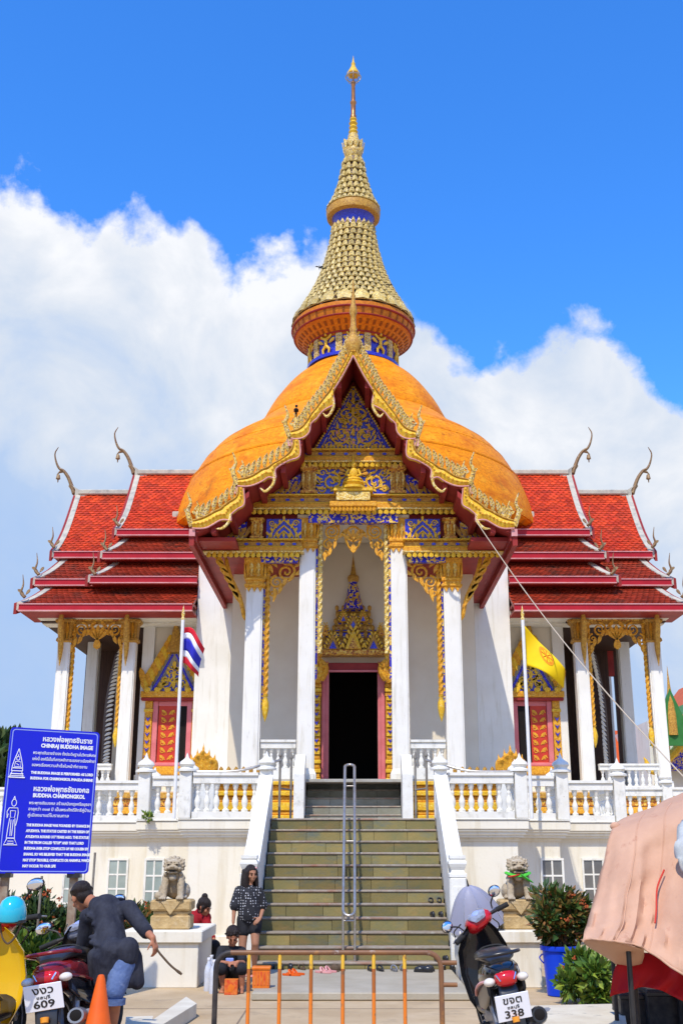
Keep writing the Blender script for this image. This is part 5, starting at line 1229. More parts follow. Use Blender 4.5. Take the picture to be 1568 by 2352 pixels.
def bar_mat():
    """barrier bars painted in bands: yellow above, rust brown, orange below"""
    m = bpy.data.materials.new('striped_bar_paint'); m.use_nodes = True; nd, lk = m.node_tree.nodes, m.node_tree.links; b = nd['Principled BSDF']; b.inputs['Roughness'].default_value = .4
    t = nd.new('ShaderNodeTexCoord'); s = nd.new('ShaderNodeSeparateXYZ'); lk.new(t.outputs['Object'], s.inputs[0])
    r = nd.new('ShaderNodeValToRGB'); r.color_ramp.interpolation = 'CONSTANT'; e = r.color_ramp.elements
    e[0].position = 0; e[0].color = (.78,.20,.015,1); e[1].position = .72; e[1].color = (.42,.12,.02,1); q = e.new(.86); q.color = (.80,.46,.04,1)
    lk.new(s.outputs[2], r.inputs[0]); n = nd.new('ShaderNodeTexNoise'); n.inputs['Scale'].default_value = 22; n.inputs['Detail'].default_value = 6
    lk.new(t.outputs['Object'], n.inputs['Vector']); mr = nd.new('ShaderNodeMapRange'); mr.inputs[1].default_value = .60; mr.inputs[2].default_value = .72; lk.new(n.outputs['Fac'], mr.inputs[0])
    x = nd.new('ShaderNodeMix'); x.data_type = 'RGBA'; lk.new(mr.outputs[0], x.inputs[0]); lk.new(r.outputs[0], x.inputs[6]); x.inputs[7].default_value = (.22,.10,.045,1); lk.new(x.outputs[2], b.inputs['Base Color']); return m
M['bar'] = bar_mat()
M['umb'] = mat('lilac_grey_umbrella_cloth', (.31,.31,.39), (.27,.27,.35), 3, .45, bump=.1, bscale=9, sheen=.2)
def leaf_mat(name, a, b_, c_):
    m = bpy.data.materials.new(name); m.use_nodes = True; nd, lk = m.node_tree.nodes, m.node_tree.links; b = nd['Principled BSDF']; b.inputs['Roughness'].default_value = .38
    g_ = nd.new('ShaderNodeNewGeometry'); r = nd.new('ShaderNodeValToRGB'); e = r.color_ramp.elements
    e[0].color = (*a, 1); e[0].position = .1; e[1].color = (*c_, 1); e[1].position = .95; q = e.new(.55); q.color = (*b_, 1)
    lk.new(g_.outputs['Random Per Island'], r.inputs[0]); lk.new(r.outputs[0], b.inputs['Base Color'])
    b.inputs['Transmission Weight'].default_value = 0; b.inputs['Subsurface Weight'].default_value = 0
    return m
M['leaf_dark'] = leaf_mat('dark_hedge_leaf', (.018,.045,.012), (.035,.075,.018), (.09,.13,.03))
M['leaf_bright'] = leaf_mat('bright_shrub_leaf', (.05,.12,.018), (.11,.20,.025), (.26,.33,.04))
M['leaf_mixed'] = leaf_mat('green_and_rusty_leaf', (.028,.07,.015), (.07,.12,.02), (.24,.10,.025))
M['bloom'] = mat('orange_ixora_bloom', (.46,.12,.03), (.36,.06,.025), 30, .6)
M['stem'] = mat('brown_stem', (.13,.085,.05), (.09,.06,.035), 14, .8)
M['orange_plastic'] = mat('orange_plastic_crate', (.78,.20,.02), (.66,.14,.015), 9, .45)
M['red_box'] = mat('red_printed_box', (.62,.045,.02), (.72,.22,.04), 16, .5)
M['clear_plastic'] = mat('clear_plastic_bottle', (.62,.64,.68), (.50,.52,.58), 12, .08, spec=.8)
M['bird'] = mat('black_feather', (.012,.012,.014), None, rough=.5)
M['wire'] = mat('pale_wire', (.52,.42,.30), None, rough=.6)
M['kerb'] = mat('cream_kerb', (.70,.64,.50), (.60,.53,.40), 3, .8, bump=.2, bscale=30, extra=[((.22,.20,.17), 2.0, .62, .72, None)])

# ================================================================== kerbs and slab in the foreground
def slab(poly, z, h, m, name, label=None):
    o = MB().ext([(p.x, p.y, z) for p in poly], (0, 0, h)).build(name, M[m]); return set_struct(o)
slab([GP(1085, 2352+60, .1), GP(1160, 2312, .1), GP(1430, 2306, .1), GP(1448, 2352+60, .1)], .004, .1, 'kerb', 'pavement')
slab([GP(428, 2290, .12), GP(452, 2306, .12), GP(345, 2372, .12), GP(310, 2372, .12)], .004, .12, 'kerb', 'kerb')
slab([GP(290, 2336, .12), GP(352, 2334, .12), GP(345, 2376, .12), GP(285, 2376, .12)], .005, .118, 'kerb', 'kerb')
# ================================================================== sign board
XL_, XR_ = P(9, 1840, 12.0), P(217, 1840, 12.45); SZ0, SZ1 = 1.335, P(22, 1671, 12.0).z
ux = Vector((XR_.x-XL_.x, XR_.y-XL_.y, 0)); SWd = ux.length; ux.normalize(); vy = Vector((.012, 0, 1)).normalized(); vy = (vy-ux*vy.dot(ux)*.0).normalized(); SH = SZ1-SZ0
ux = (ux+Vector((0, 0, -.014))).normalized(); vy = (vy-ux*vy.dot(ux)).normalized(); nz_ = ux.cross(vy)
ctr = Vector(((XL_.x+XR_.x)/2, (XL_.y+XR_.y)/2, (SZ0+SZ1)/2)); SM = Matrix((( ux.x, vy.x, nz_.x, ctr.x), (ux.y, vy.y, nz_.y, ctr.y), (ux.z, vy.z, nz_.z, ctr.z), (0,0,0,1)))
gz = Vector((ctr.x, ctr.y, 0))
sg = thing('information_sign', 'blue temple information sign with white Thai and English lettering on posts', 'sign', gz)
SL = Matrix.Translation(-gz) @ SM
def rrect(w_, h, r, n=4):
    pts = []
    for cx, cy, a0 in ((w_/2-r, h/2-r, 0), (-w_/2+r, h/2-r, 90), (-w_/2+r, -h/2+r, 180), (w_/2-r, -h/2+r, 270)):
        for k in range(n+1): a = R(a0+90*k/n); pts.append((cx+r*math.cos(a), cy+r*math.sin(a), 0))
    return pts
pn = MB().ext(rrect(SWd, SH, .04), (0, 0, -.03)).mesh('board', M['sign_blue']); link('board', pn, sg, SL)
ol, il = rrect(SWd-.035, SH-.035, .035), rrect(SWd-.055, SH-.055, .028)
fr = MB(); n = len(ol); fr.v += [(x, y, .0015) for x, y, _ in ol]+[(x, y, .0015) for x, y, _ in il]; fr.f += [(i, (i+1) % n, n+(i+1) % n, n+i) for i in range(n)]
link('border_line', fr.mesh('border_line', M['sign_line']), sg, SL)
for u in (-.39, .36):
    b = MB().box(u*SWd-.04, u*SWd+.04, -.10, -.04, -ctr.z/1.0+.0-0, .6); 
    pb = SM @ Vector((u*SWd, -SH*.2, -.09)); pts0 = Vector((pb.x, pb.y, 0))-gz
    o_ = MB().box(pts0.x-.042, pts0.x+.042, pts0.y-.03, pts0.y+.03, 0, pb.z); o_.build('sign_post', M['rust_post'], sg)
    bk = SM @ Vector((u*SWd, -SH/2-.012, -.05)); bk -= gz; MB().box(bk.x-.07, bk.x+.07, bk.y-.05, bk.y+.05, bk.z-.03, bk.z+.02).build('bracket', M['black'], sg)
def st(text, u, v, size, width=None, align='LEFT', bold=0.0, m='paper_white'):
    letters(text, size, SL @ Matrix.Translation(((u-.5)*SWd, (.5-v)*SH, .003)), m, sg, align, width*SWd if width else None, bold)
st('หลวงพ่อพุทธชินราช', .64, .072, .075, .56, 'CENTER', .002); st('CHINRAJ BUDDHA IMAGE', .64, .120, .055, .59, 'CENTER', .003)
for i, (t_, wd) in enumerate((('พระพุทธชินราชจำลอง ตั้งประดิษฐานในวิหารพิเศษ', .71), ('แห่งนี้ องค์นี้เป็นที่เคารพสักการะของชาวเมืองพัทยา', .71), ('ขอพรเรื่องความสำเร็จในหน้าที่การงาน', .62))):
    st(t_, .265, .172+.043*i, .045, wd, 'LEFT', .0004, 'sign_line' if False else 'paper_white')
for i, (t_, wd) in enumerate((('THE BUDDHA IMAGE IS PERFORMED AS LORD', .70), ('BUDDHA FOR CHAIMONGKOL PHAGDA SHRINE', .70))): st(t_, .262, .312+.039*i, .038, wd, 'LEFT', .0022)
st('หลวงพ่อพุทธชัยมงคล', .62, .424, .075, .62, 'CENTER', .002); st('BUDDHA CHAIMONGKOL', .60, .470, .055, .58, 'CENTER', .003)
for i, (t_, wd) in enumerate((('พระพุทธชัยมงคล สร้างสมัยกรุงศรีอยุธยา', .69), ('อายุกว่า ๓๑๗ ปี เป็นพระศักดิ์สิทธิ์คู่บ้าน', .69), ('คู่เมืองมาแต่โบราณกาล', .45))): st(t_, .275, .522+.042*i, .045, wd, 'LEFT', .0004)
EN = ['THE BUDDHA IMAGE WAS FOUNDED BY CHANCE IN', 'AYUDHYA. THE STATUE CASTED IN THE REIGN OF', 'AYUDHYA ROUND 317 YEARS AGO. THE STATUE', 'IN THE FROM CALLED "STOP" AND THAT LORD', 'BUDDHA EVER STOP CONFLICTS OF HIS COUSIN BY', 'SHANG. SO WE BELIEVED THAT THIS BUDDHA IMAGE', 'MAY STOP TROUBLE, CONFLICTS OR HARMFUL WHICH', 'MAY OCCUR TO OUR LIFE']
for i, t_ in enumerate(EN): st(t_, .27, .674+.0395*i, .037, [.70,.70,.70,.65,.71,.73,.74,.36][i], 'LEFT', .0022)
def drawing(lines, name):
    mb = MB()
    for pts, r_ in lines: mb.tube([Vector(((u-.5)*SWd, (.5-v)*SH, .003)) for u, v in pts], r_, 5)
    link(name, mb.mesh(name, M['paper_white']), sg, SL)
arc = lambda cx, cy, rx, ry, a0, a1, n=10: [(cx+rx*math.cos(R(a0+(a1-a0)*i/n)), cy-ry*math.sin(R(a0+(a1-a0)*i/n))) for i in range(n+1)]
drawing([([(.11,.15),(.075,.22),(.055,.27),(.05,.305)], .0045), ([(.11,.15),(.145,.22),(.165,.27),(.17,.305)], .0045), (arc(.11,.218,.018,.014,0,360), .004), ([(.11,.19),(.11,.204)], .004), ([(.085,.24),(.135,.24),(.145,.275),(.075,.275),(.085,.24)], .004),
         ([(.06,.285),(.16,.285)], .006), ([(.05,.305),(.17,.305)], .005), ([(.04,.325),(.18,.325)], .006), ([(.02,.35),(.20,.35)], .007), ([(.03,.338),(.19,.338)], .004), ([(.06,.305),(.04,.345)], .004), ([(.16,.305),(.18,.345)], .004), ([(.095,.255),(.125,.265)], .004)], 'seated_buddha_drawing')
drawing([(arc(.115,.525,.026,.024,0,360), .004), ([(.115,.48),(.105,.502)], .004), ([(.115,.48),(.125,.502)], .004), ([(.07,.56),(.16,.56),(.17,.59),(.165,.64),(.155,.68)], .004), ([(.07,.56),(.05,.585),(.055,.63),(.065,.60)], .004), ([(.085,.58),(.14,.58),(.135,.625),(.09,.625),(.085,.58)], .004),
         ([(.085,.63),(.075,.70),(.07,.76)], .004), ([(.14,.63),(.15,.70),(.155,.76)], .004), ([(.10,.64),(.105,.75)], .004), ([(.125,.64),(.122,.75)], .004), ([(.065,.765),(.16,.765)], .006), ([(.075,.77),(.045,.81),(.19,.81),(.155,.77)], .005), ([(.085,.785),(.145,.785),(.15,.80),(.08,.80)], .004)], 'standing_buddha_drawing')
# thin poles by the sign
for px, y0, y1, yy, lb in ((95, 2012, 2150, 12.9, 'thin dark pole rising from the hedge under the blue sign'), (217, 1958, 2060, 13.6, 'thin grey rod standing behind the stooping man')):
    a = P(px, y0, yy); tag(MB().tube([(a.x, a.y, 0), (a.x+.01, a.y, a.z)], .014, 8).build('thin_pole', M['post_grey']), lb, 'pole')
# ================================================================== shrubs and hedges
def foliage(center, rad, n, size, lumps=10, seed=1, flat=.8, upright=0.0):
    rnd = random.Random(seed); mb = MB(); c = Vector(center); cs = []
    for _ in range(lumps):
        d = Vector((rnd.gauss(0,1), rnd.gauss(0,1), rnd.gauss(0,1))).normalized(); cs.append((Vector((d.x*rad[0], d.y*rad[1], d.z*rad[2]))*rnd.uniform(.25,.78), rnd.uniform(.32,.55)))
    for _ in range(n):
        lc, lr = rnd.choice(cs); d = Vector((rnd.gauss(0,1), rnd.gauss(0,1), rnd.gauss(0,1))).normalized()
        k = rnd.random()**.4; p = c+lc+Vector((d.x*rad[0], d.y*rad[1], d.z*rad[2]))*lr*k
        if rnd.random() < .05: p = c+(p-c)*rnd.uniform(1.08,1.28)
        if p.z < .03: continue
        ax = (d+Vector((rnd.uniform(-.7,.7), rnd.uniform(-.7,.7), rnd.uniform(-.2,.9)+upright))).normalized(); s_ = size*rnd.uniform(.5,1.6)
        sd_ = ax.cross(Vector((rnd.uniform(-1,1), rnd.uniform(-1,1), rnd.uniform(-1,1)))); 
        if sd_.length < .05: continue
        sd_.normalize(); up_ = sd_.cross(ax)*.12
        mb.add([p, p+ax*s_*.5+sd_*s_*.24+up_*s_, p+ax*s_, p+ax*s_*.5-sd_*s_*.24+up_*s_], [(0,1,2,3)])
    return mb
def shrub(name, label, cat, loc, zc, rad, n, size, lm, seed, group=None, blooms=0, upright=0.0, lumps=12, z0=0.0):
    t = thing(name, label, cat, (loc[0], loc[1], z0), group=group)
    rnd = random.Random(seed); s_ = MB()
    for k in range(7):
        a = rnd.uniform(0, 6.28); s_.tube(bez([(.03*math.cos(a), .03*math.sin(a), 0), (rad[0]*.3*math.cos(a), rad[1]*.3*math.sin(a), zc*.6), (rad[0]*.65*math.cos(a), rad[1]*.65*math.sin(a), zc+rad[2]*.4)], 4), [.018,.017,.016,.015,.014,.012,.010,.008,.005], 5)
    s_.build('stems', M['stem'], t); stuff(foliage((0, 0, zc), rad, n, size, lumps, seed, upright=upright).build('foliage', M[lm], t))
    if blooms:
        bm_ = MB()
        for k in range(blooms):
            d = Vector((rnd.gauss(0,1), rnd.gauss(0,1)-.5, abs(rnd.gauss(0,1))+.2)).normalized(); p = Vector((d.x*rad[0], d.y*rad[1], zc+d.z*rad[2]))*.98
            for q in range(7): bm_.ell(p+Vector((rnd.gauss(0,.018), rnd.gauss(0,.018), rnd.gauss(0,.014))), (.014,.014,.010), 5, 3)
        stuff(bm_.build('blooms', M['bloom'], t))
    return t
def gx(px, py, Y): return P(px, py, Y)
for i, (px, Y, zc, rad, n, sd_) in enumerate(((20, 14.0, .62, (.42,.35,.52), 2600, 3), (88, 14.1, .66, (.45,.35,.50), 2800, 4), (150, 14.2, .58, (.34,.32,.44), 2200, 5))):
    p = P(px, 2150, Y); shrub('hedge_shrub', ['dark hedge shrub at the left edge under the blue sign', 'dark hedge shrub with rusty tips in the middle under the blue sign', 'dark hedge shrub beside the right post of the blue sign'][i], 'shrub', (p.x, Y), zc, rad, n, .085, 'leaf_dark', sd_, 'shrubs under the blue sign', 10, .6)
p = P(92, 2230, 12.9); shrub('garden_shrub', 'bright green leafy shrub behind the red tailed motorcycle', 'shrub', (p.x, 12.9), .42, (.50,.35,.36), 2200, .10, 'leaf_bright', 8)
p = P(5, 2120, 12.6); shrub('garden_shrub', 'light green shrub behind the turquoise helmet', 'shrub', (p.x-.1, 12.6), .75, (.20,.25,.35), 900, .10, 'leaf_bright', 18)
p = P(316, 2110, 15.4); shrub('garden_shrub', 'yellowish croton shrub between the stooping man and the left lion', 'shrub', (p.x, 15.4), .55, (.24,.25,.42), 1200, .10, 'leaf_mixed', 9, None, 10, .5)
# ================================================================== stone lions on pedestals
def lion(name, label, px, flip, scarf):
    Y = 14.45; a = P(px, 2137, Y); t = thing(name, label, 'statue', (a.x, Y, PEDZ), group='stone guardian lions')
    f = flip
    b = MB(); b.cbox(-.27, .27, -.20, .20, 0, .19, .02); b.cbox(-.24, .24, -.17, .17, .19, .25, .01); b.cbox(-.28, .28, -.21, .21, .25, .40, .025)
    b.ext([(-.14, -.215, .39), (.14, -.215, .39), (0, -.215, .20)], (0, -.012, 0))
    b.build('carved_base', M['sandstone'], t)
    z0 = .40; m = MB()
    m.ell((0, .10, z0+.17), (.15,.13,.17)); m.ell((0, .06, z0+.28), (.125,.10,.14)); m.ell((0, -.02, z0+.345), (.115,.085,.085))
    m.ell((0, -.06, z0+.46), (.118,.105,.100)); m.ell((0, -.155, z0+.435), (.080,.055,.036)); m.ell((0, -.145, z0+.375), (.070,.050,.020)); m.ell((0, -.208, z0+.452), (.034,.02,.020))
    m.ell((0, -.115, z0+.30), (.05,.045,.05))                                            # bell on the chest
    for q in (-1, 1):
        cap(m, (q*.098, -.05, z0+.30), .052, (q*.112, -.12, z0+.05), .044); m.ell((q*.112, -.15, z0+.03), (.052,.07,.034)); m.ell((q*.14, .08, z0+.11), (.07,.11,.11)); m.ell((q*.155, -.03, z0+.03), (.036,.06,.03))
        m.ell((q*.050, -.152, z0+.492), (.034,.024,.018)); m.ell((q*.05, -.15, z0+.518), (.044,.022,.012)); cap(m, (q*.105, -.03, z0+.52), .024, (q*.128, -.03, z0+.55), .012); m.ell((q*.085, -.13, z0+.42), (.03,.04,.03))
        for k in range(4): m.ell((q*(.075+.025*k), -.208+.006*abs(k-1.5), z0+.018), (.0125,.022,.017), 8, 5)
        for k in range(3): m.ell((q*(.10+.012*k), -.10+.05*k, z0+.35-.03*k), (.028,.028,.028), 8, 5)
    for i in range(11):
        for ring, (rr_, zz_, yy_) in enumerate(((.118, .02, -.075), (.128, .035, -.03), (.118, .045, .02))):
            a_ = R(-25+230*i/10); m.ell((rr_*math.cos(a_), yy_, z0+.455+zz_*.3+rr_*.92*math.sin(a_)), (.0235,.0235,.0235), 8, 5)
    m.ell((f*.165, -.16, z0+.055), (.058,.058,.058))
    m.v = [(x*1.06, y*1.1-.01, z0+(z-z0)*1.0) for x, y, z in m.v]
    blob('body', m, 'lion_grey', t, .0062, 0)
    fc = MB()
    for q in (-1, 1): fc.ell((q*.058, -.196, z0+.484), (.016,.008,.010), 8, 5)
    fc.ell((0, -.222, z0+.398), (.062,.014,.011), 10, 5)
    fc.build('eyes_and_mouth', M['dark'], t)
    if scarf:
        sc = MB(); pts = [(.115*math.cos(a_)*1.36, -.06+.105*math.sin(a_)*1.30, z0+.345+.02*math.cos(a_*2)) for a_ in [2*math.pi*i/20 for i in range(21)]]; sc.tube(pts, .032, 7, .6)
        sc.tube(bez([(.02, -.21, z0+.35), (.10, -.19, z0+.29), (.20, -.12, z0+.23)], 4), [.02,.03,.034,.036,.036,.034,.03,.022,.01], 7, .5)
        sc.build('ribbon', M['green_scarf'], t, 50)
        rb = MB().tube(bez([(-.15, -.16, z0+.31), (-.07, -.21, z0+.325), (.01, -.215, z0+.345)], 4), [.012,.024,.026,.026,.026,.024,.022,.018,.01], 6, .5); rb.build('ribbon_end', M['red_scarf'], t, 50)
    t.scale = (.90, .90, .86)
PEDZ = .64
def pedestal(x0, x1, y0, y1, label):
    t = thing('statue_pedestal', label, 'pedestal', ((x0+x1)/2, (y0+y1)/2, 0), group='plastered pedestals of the stone lions'); cx, cy = (x0+x1)/2, (y0+y1)/2
    MB().cbox(x0-cx, x1-cx, y0-cy, y1-cy, 0, .50, .008).build('plinth', M['cream'], t); MB().cbox(x0-cx-.045, x1-cx+.045, y0-cy-.045, y1-cy+.045, .502, PEDZ, .012).build('cap_slab', M['cream'], t)
lx = P(395, 2137, 14.45).x; rx = P(1192, 2137, 14.45).x
pedestal(lx-.50, P(452, 2285, 14.1).x, 14.1, 15.4, 'cream plaster pedestal under the left stone lion'); pedestal(P(1066, 2280, 14.1).x, P(1246, 2280, 14.1).x, 14.1, 15.2, 'cream plaster pedestal under the lion with green ribbon')
lion('lion_statue', 'grey stone guardian lion without ribbon on left pedestal', 395, -1, False); lion('lion_statue', 'stone guardian lion with green ribbon round its neck', 1192, 1, True)
# ================================================================== handrail in the middle of the steps
hr = thing('stair_handrail', 'double stainless handrail running up the middle of the steps', 'handrail', (-.055, SY+.2, .17))
def hl(p): return Vector(p)-Vector((-.055, SY+.2, .17))
xa, xb = -.135, .02; A0, A1 = (15.5, .80), (18.25, 2.86)
mb = MB(); loop = [(xa, *A1), (xa, *A0)]
for k in range(7): a = math.pi*k/6; loop.append(((xa+xb)/2-math.cos(a)*(xb-xa)/2, A0[0]-.09*math.sin(a), A0[1]-.065*math.sin(a)))
loop += [(xb, *A0), (xb, *A1)]
for k in range(7): a = math.pi*k/6; loop.append(((xa+xb)/2+math.cos(a)*(xb-xa)/2, A1[0]+.09*math.sin(a), A1[1]+.04*math.sin(a)))
mb.tube([hl(p) for p in loop], .021, 10); mb.build('rail', M['steel'], hr, 60)
for kk in (0, 6, 11):
    y_ = SY+kk*T1_+.13; z_ = (kk+1)*R1; zt2 = A0[1]+(A1[1]-A0[1])*(y_-A0[0])/(A1[0]-A0[0])
    for x in (xa, xb): MB().tube([hl((x, y_, z_)), hl((x, y_, zt2))], .017, 8).build('rail_post', M['steel'], hr, 60)
    MB().tube([hl((xa, y_, z_+.5)), hl((xb, y_, z_+.5))], .012, 8).build('cross_bar', M['steel'], hr, 60)
# side railings on the landing
for s in (-1, 1):
    b0 = Vector((s*1.22, 18.7, LZ)); t = thing('landing_railing', ['steel railing sweeping from the landing over the left balustrade', 'steel railing sweeping from the landing over the right balustrade'][s > 0], 'railing', b0, group='steel railings beside the landing')
    for x, y in ((0, 0), (-s*.16, .5)):
        MB().tube([(x, y, 0), (x, y, 1.02)], .02, 8).build('railing_post', M['post_grey'], t, 60); MB().lathe([(.03,1.02),(.035,1.04),(.012,1.10),(.001,1.16)], (x, y, 0), 8).build('post_tip', M['post_grey'], t, 50)
    MB().tube(bez([(0, 0, .96), (s*.25, -.3, .86), (s*.7, -.45, .75), (s*1.35, -.46, .74)], 8), .022, 8).build('sweep_rail', M['steel'], t, 60)
    MB().tube([(0, 0, .5), (-s*.16, .5, .5)], .014, 8).build('cross_bar', M['post_grey'], t, 60)
# ================================================================== golden nagas beside the porch
for s in (-1, 1):
    v = P(466 if s < 0 else 1172, 1765, 21.0); t = thing('naga_statue', ['golden many headed naga behind the left balustrade', 'golden many headed naga behind the right balustrade'][s > 0], 'statue', (v.x, 21.0, LZ), group='golden naga statues')
    MB().cbox(-.26, .26, -.22, .22, 0, .72, .02).build('plinth', M['rail_white'], t)
    m = MB(); 
    for k in range(5):
        u = (k-2)/2; H = .62-.16*abs(u); m.tube(bez([(u*.07, .02, .70), (u*.20, -.02, .70+H*.45), (u*.21, -.05, .70+H*.8), (u*.17, -.16, .70+H*.95)], 5), [.08]*6+[.085]*5+[.075,.065,.05,.035,.015], 8)
        m.tube([(u*.20, -.04, .70+H*.8), (u*.23, .0, .70+H*1.22)], [.05,.004], 6)
    m.ell((0, -.02, .92), (.22,.07,.26))
    blob('hood', m, 'gold', t, .016, 1)
    bd = MB(); bd.tube(bez([(0, .1, .78), (-s*.3, .05, .74), (-s*.7, .05, .78), (-s*1.1, .05, .74)], 6), .075, 8); 
    bd.build('body', M['gold'], t, 50)
    for k in range(6): link('crest_leaf', leaf_mesh(.22, .10, .04, 'gold_dull'), t, Matrix.Translation((-s*(.34+.14*k), .04, .80)))
# ================================================================== flagpoles and flags
def flagpole(px, label, grid_fn, build_flag):
    a = P(px[0], 1766, 18.2); zt2 = P(px[1], 1412, 18.2).z
    t = thing('flagpole', label, 'flagpole', (a.x, 18.05, LZ), group='flagpoles on the terrace')
    MB().tube([(0, 0, 0), (0, 0, zt2-LZ-.12)], .028, 10).build('pole', M['pole_white'], t, 60); MB().lathe([(.03,-.12),(.035,-.1),(.02,-.06),(.03,-.02),(.006,.10),(.001,.13)], (0, 0, zt2-LZ), 8).build('pole_tip', M['gold_pale'], t, 50)
    build_flag(t)
def cloth(name, pts_fn, nu, nv, m, parent, u0=0, u1=1, v0=0, v1=1):
    mb = MB(); 
    for i in range(nu+1):
        for j in range(nv+1): mb.v.append(tuple(pts_fn(u0+(u1-u0)*i/nu, v0+(v1-v0)*j/nv)))
    for i in range(nu):
        for j in range(nv): a = i*(nv+1)+j; mb.f.append((a, a+1, a+nv+2, a+nv+1))
    o = mb.build(name, M[m], parent, 80); sm = o.modifiers.new('t', 'SOLIDIFY'); sm.thickness = .003; PENDING.append(o); return o
def thai(t):
    def f(u, v):     # u along the fly, v down the hoist; the flag droops
        z = (ZZ(1442, 18.05)-LZ)-.62*v*(1-.12*u)-.30*u*u+.05*math.sin(u*5+v*2); x = .02+.36*u*(1-.25*v*u)-.03*math.sin(v*3)*u; y = .10*math.sin(u*6.5+v*1.5)
        return Vector((x, y, z))
    root = None
    for m, a, b in (('thai_red',0,1/6),('thai_white',1/6,1/3),('thai_blue',1/3,2/3),('thai_white',2/3,5/6),('thai_red',5/6,1)): cloth('flag_stripe', f, 14, 4, m, t, 0, 1, a, b)
def yellow(t):
    def f(u, v):
        z = (ZZ(1436, 18.05)-LZ)-.66*v*(1-.55*u)-.74*u**1.15+.02*math.sin(v*6); x = .02+.62*u; y = .10*math.sin(u*5+v*2.2)
        return Vector((x, y, z))
    cloth('flag', f, 16, 12, 'flag_yellow', t)
    mb = MB(); cu, cv = .55, .35
    for k in range(24):       # wheel emblem printed on the cloth
        a0, a1 = 2*math.pi*k/24, 2*math.pi*(k+1)/24
        mb.add([f(cu+.17*math.cos(a0), cv+.26*math.sin(a0))+Vector((0,-.008,0)), f(cu+.17*math.cos(a1), cv+.26*math.sin(a1))+Vector((0,-.008,0)), f(cu+.12*math.cos(a1), cv+.18*math.sin(a1))+Vector((0,-.008,0)), f(cu+.12*math.cos(a0), cv+.18*math.sin(a0))+Vector((0,-.008,0))], [(0,1,2,3)])
        if k % 3 == 0: mb.tube([f(cu, cv)+Vector((0,-.01,0)), f(cu+.13*math.cos(a0), cv+.2*math.sin(a0))+Vector((0,-.01,0))], .008, 4)
    mb.build('wheel_emblem', M['flag_orange'], t)
flagpole((408, 424), 'white flagpole flying the red, white and blue striped flag', None, thai); flagpole((1212, 1190), 'white flagpole with a drooping yellow flag', None, yellow)
# ================================================================== people
def hand(m, wrist, d, up, side, size=1.0, curl=.6):
    """palm and five curled fingers; d = direction of the hand, up = back of the hand, side = thumb side"""
    d, up = Vector(d).normalized(), Vector(up).normalized(); sd_ = d.cross(up).normalized()*side; w0 = Vector(wrist); k = size
    palm = w0+d*.045*k
    for q in (-.024, -.008, .008, .024): cap(m, w0+d*.01*k+sd_*q*.7*k, .013*k, w0+d*.082*k+sd_*q*k, .0115*k, 8)
    for i, (q, L) in enumerate(((.027, .068), (.009, .078), (-.009, .072), (-.027, .055))):
        p = w0+d*.085*k+sd_*q*k; dd = d.copy(); r_ = .0088*k
        for j in range(3):
            dd = (dd-up*curl*.55).normalized(); e = p+dd*L*k*(.42, .32, .26)[j]; cap(m, p, r_, e, r_*.9, 7); p = e; r_ *= .9
    p = w0+d*.03*k+sd_*.026*k; dd = (d*.6+sd_*.8-up*.15).normalized()
    for j in range(2): e = p+dd*.036*k; cap(m, p, .0105*k, e, .009*k, 7); p = e; dd = (dd-sd_*.3-up*.35*curl+d*.2).normalized()
def foot(m, ankle, d, L=.24, k=1.0):
    a = Vector(ankle); d = Vector((d[0], d[1], 0)).normalized(); cap(m, a-d*.03+Vector((0,0,-.045*k)), .036*k, a+d*L*.35+Vector((0,0,-.055*k)), .034*k); cap(m, a+d*L*.35+Vector((0,0,-.055*k)), .036*k, a+d*L*.68+Vector((0,0,-.066*k)), .026*k)
    sd_ = d.cross(Vector((0,0,1)))
    for q in (-.03, -.015, 0, .015, .03): cap(m, a+d*L*.62+sd_*q*k+Vector((0,0,-.068*k)), .013*k, a+d*L*(.8-abs(q+.012)*1.6)+sd_*q*1.15*k+Vector((0,0,-.075*k)), .010*k, 7)
def head(m, c, fwd, up, k=1.0):
    """skull, jaw, nose, ears, lips and brow; c = centre of the skull"""
    f, u = Vector(fwd).normalized(), Vector(up).normalized(); s_ = f.cross(u).normalized(); u = s_.cross(f); Mx = Matrix((s_, f, u)).transposed(); c = Vector(c)
    def e(x, y, z, r): m.ell(c+(s_*x+f*y+u*z)*k, tuple(q*k for q in r), 14, 10, Mx)
    e(0, -.01, .02, (.075,.094,.088)); e(0, .03, -.055, (.055,.058,.060)); e(0, .065, -.085, (.028,.028,.022)); e(0, .098, -.022, (.012,.016,.026)); e(0, .105, -.042, (.017,.012,.010)); e(0, .082, .012, (.05,.012,.010))
    e(0, .090, -.066, (.024,.010,.006)); e(0, .088, -.076, (.020,.010,.007))
    for q in (-1, 1): e(q*.077, -.005, -.012, (.010,.022,.032)); e(q*.040, .066, -.035, (.026,.022,.022))
    return c, s_, f, u
def eyes(c, s_, f, u, k, parent):
    ey = MB()
    for q in (-1, 1): ey.ell(c+(s_*q*.031+f*.086-u*.008)*k, (.011*k,.007*k,.006*k), 8, 5)
    ey.build('eyes', M['dark'], parent)
    br = MB()
    for q in (-1, 1): br.tube([c+(s_*q*.014+f*.094+u*.016)*k, c+(s_*q*.034+f*.092+u*.021)*k, c+(s_*q*.052+f*.078+u*.014)*k], .0045*k, 5)
    br.build('eyebrows', M['hair'], parent)
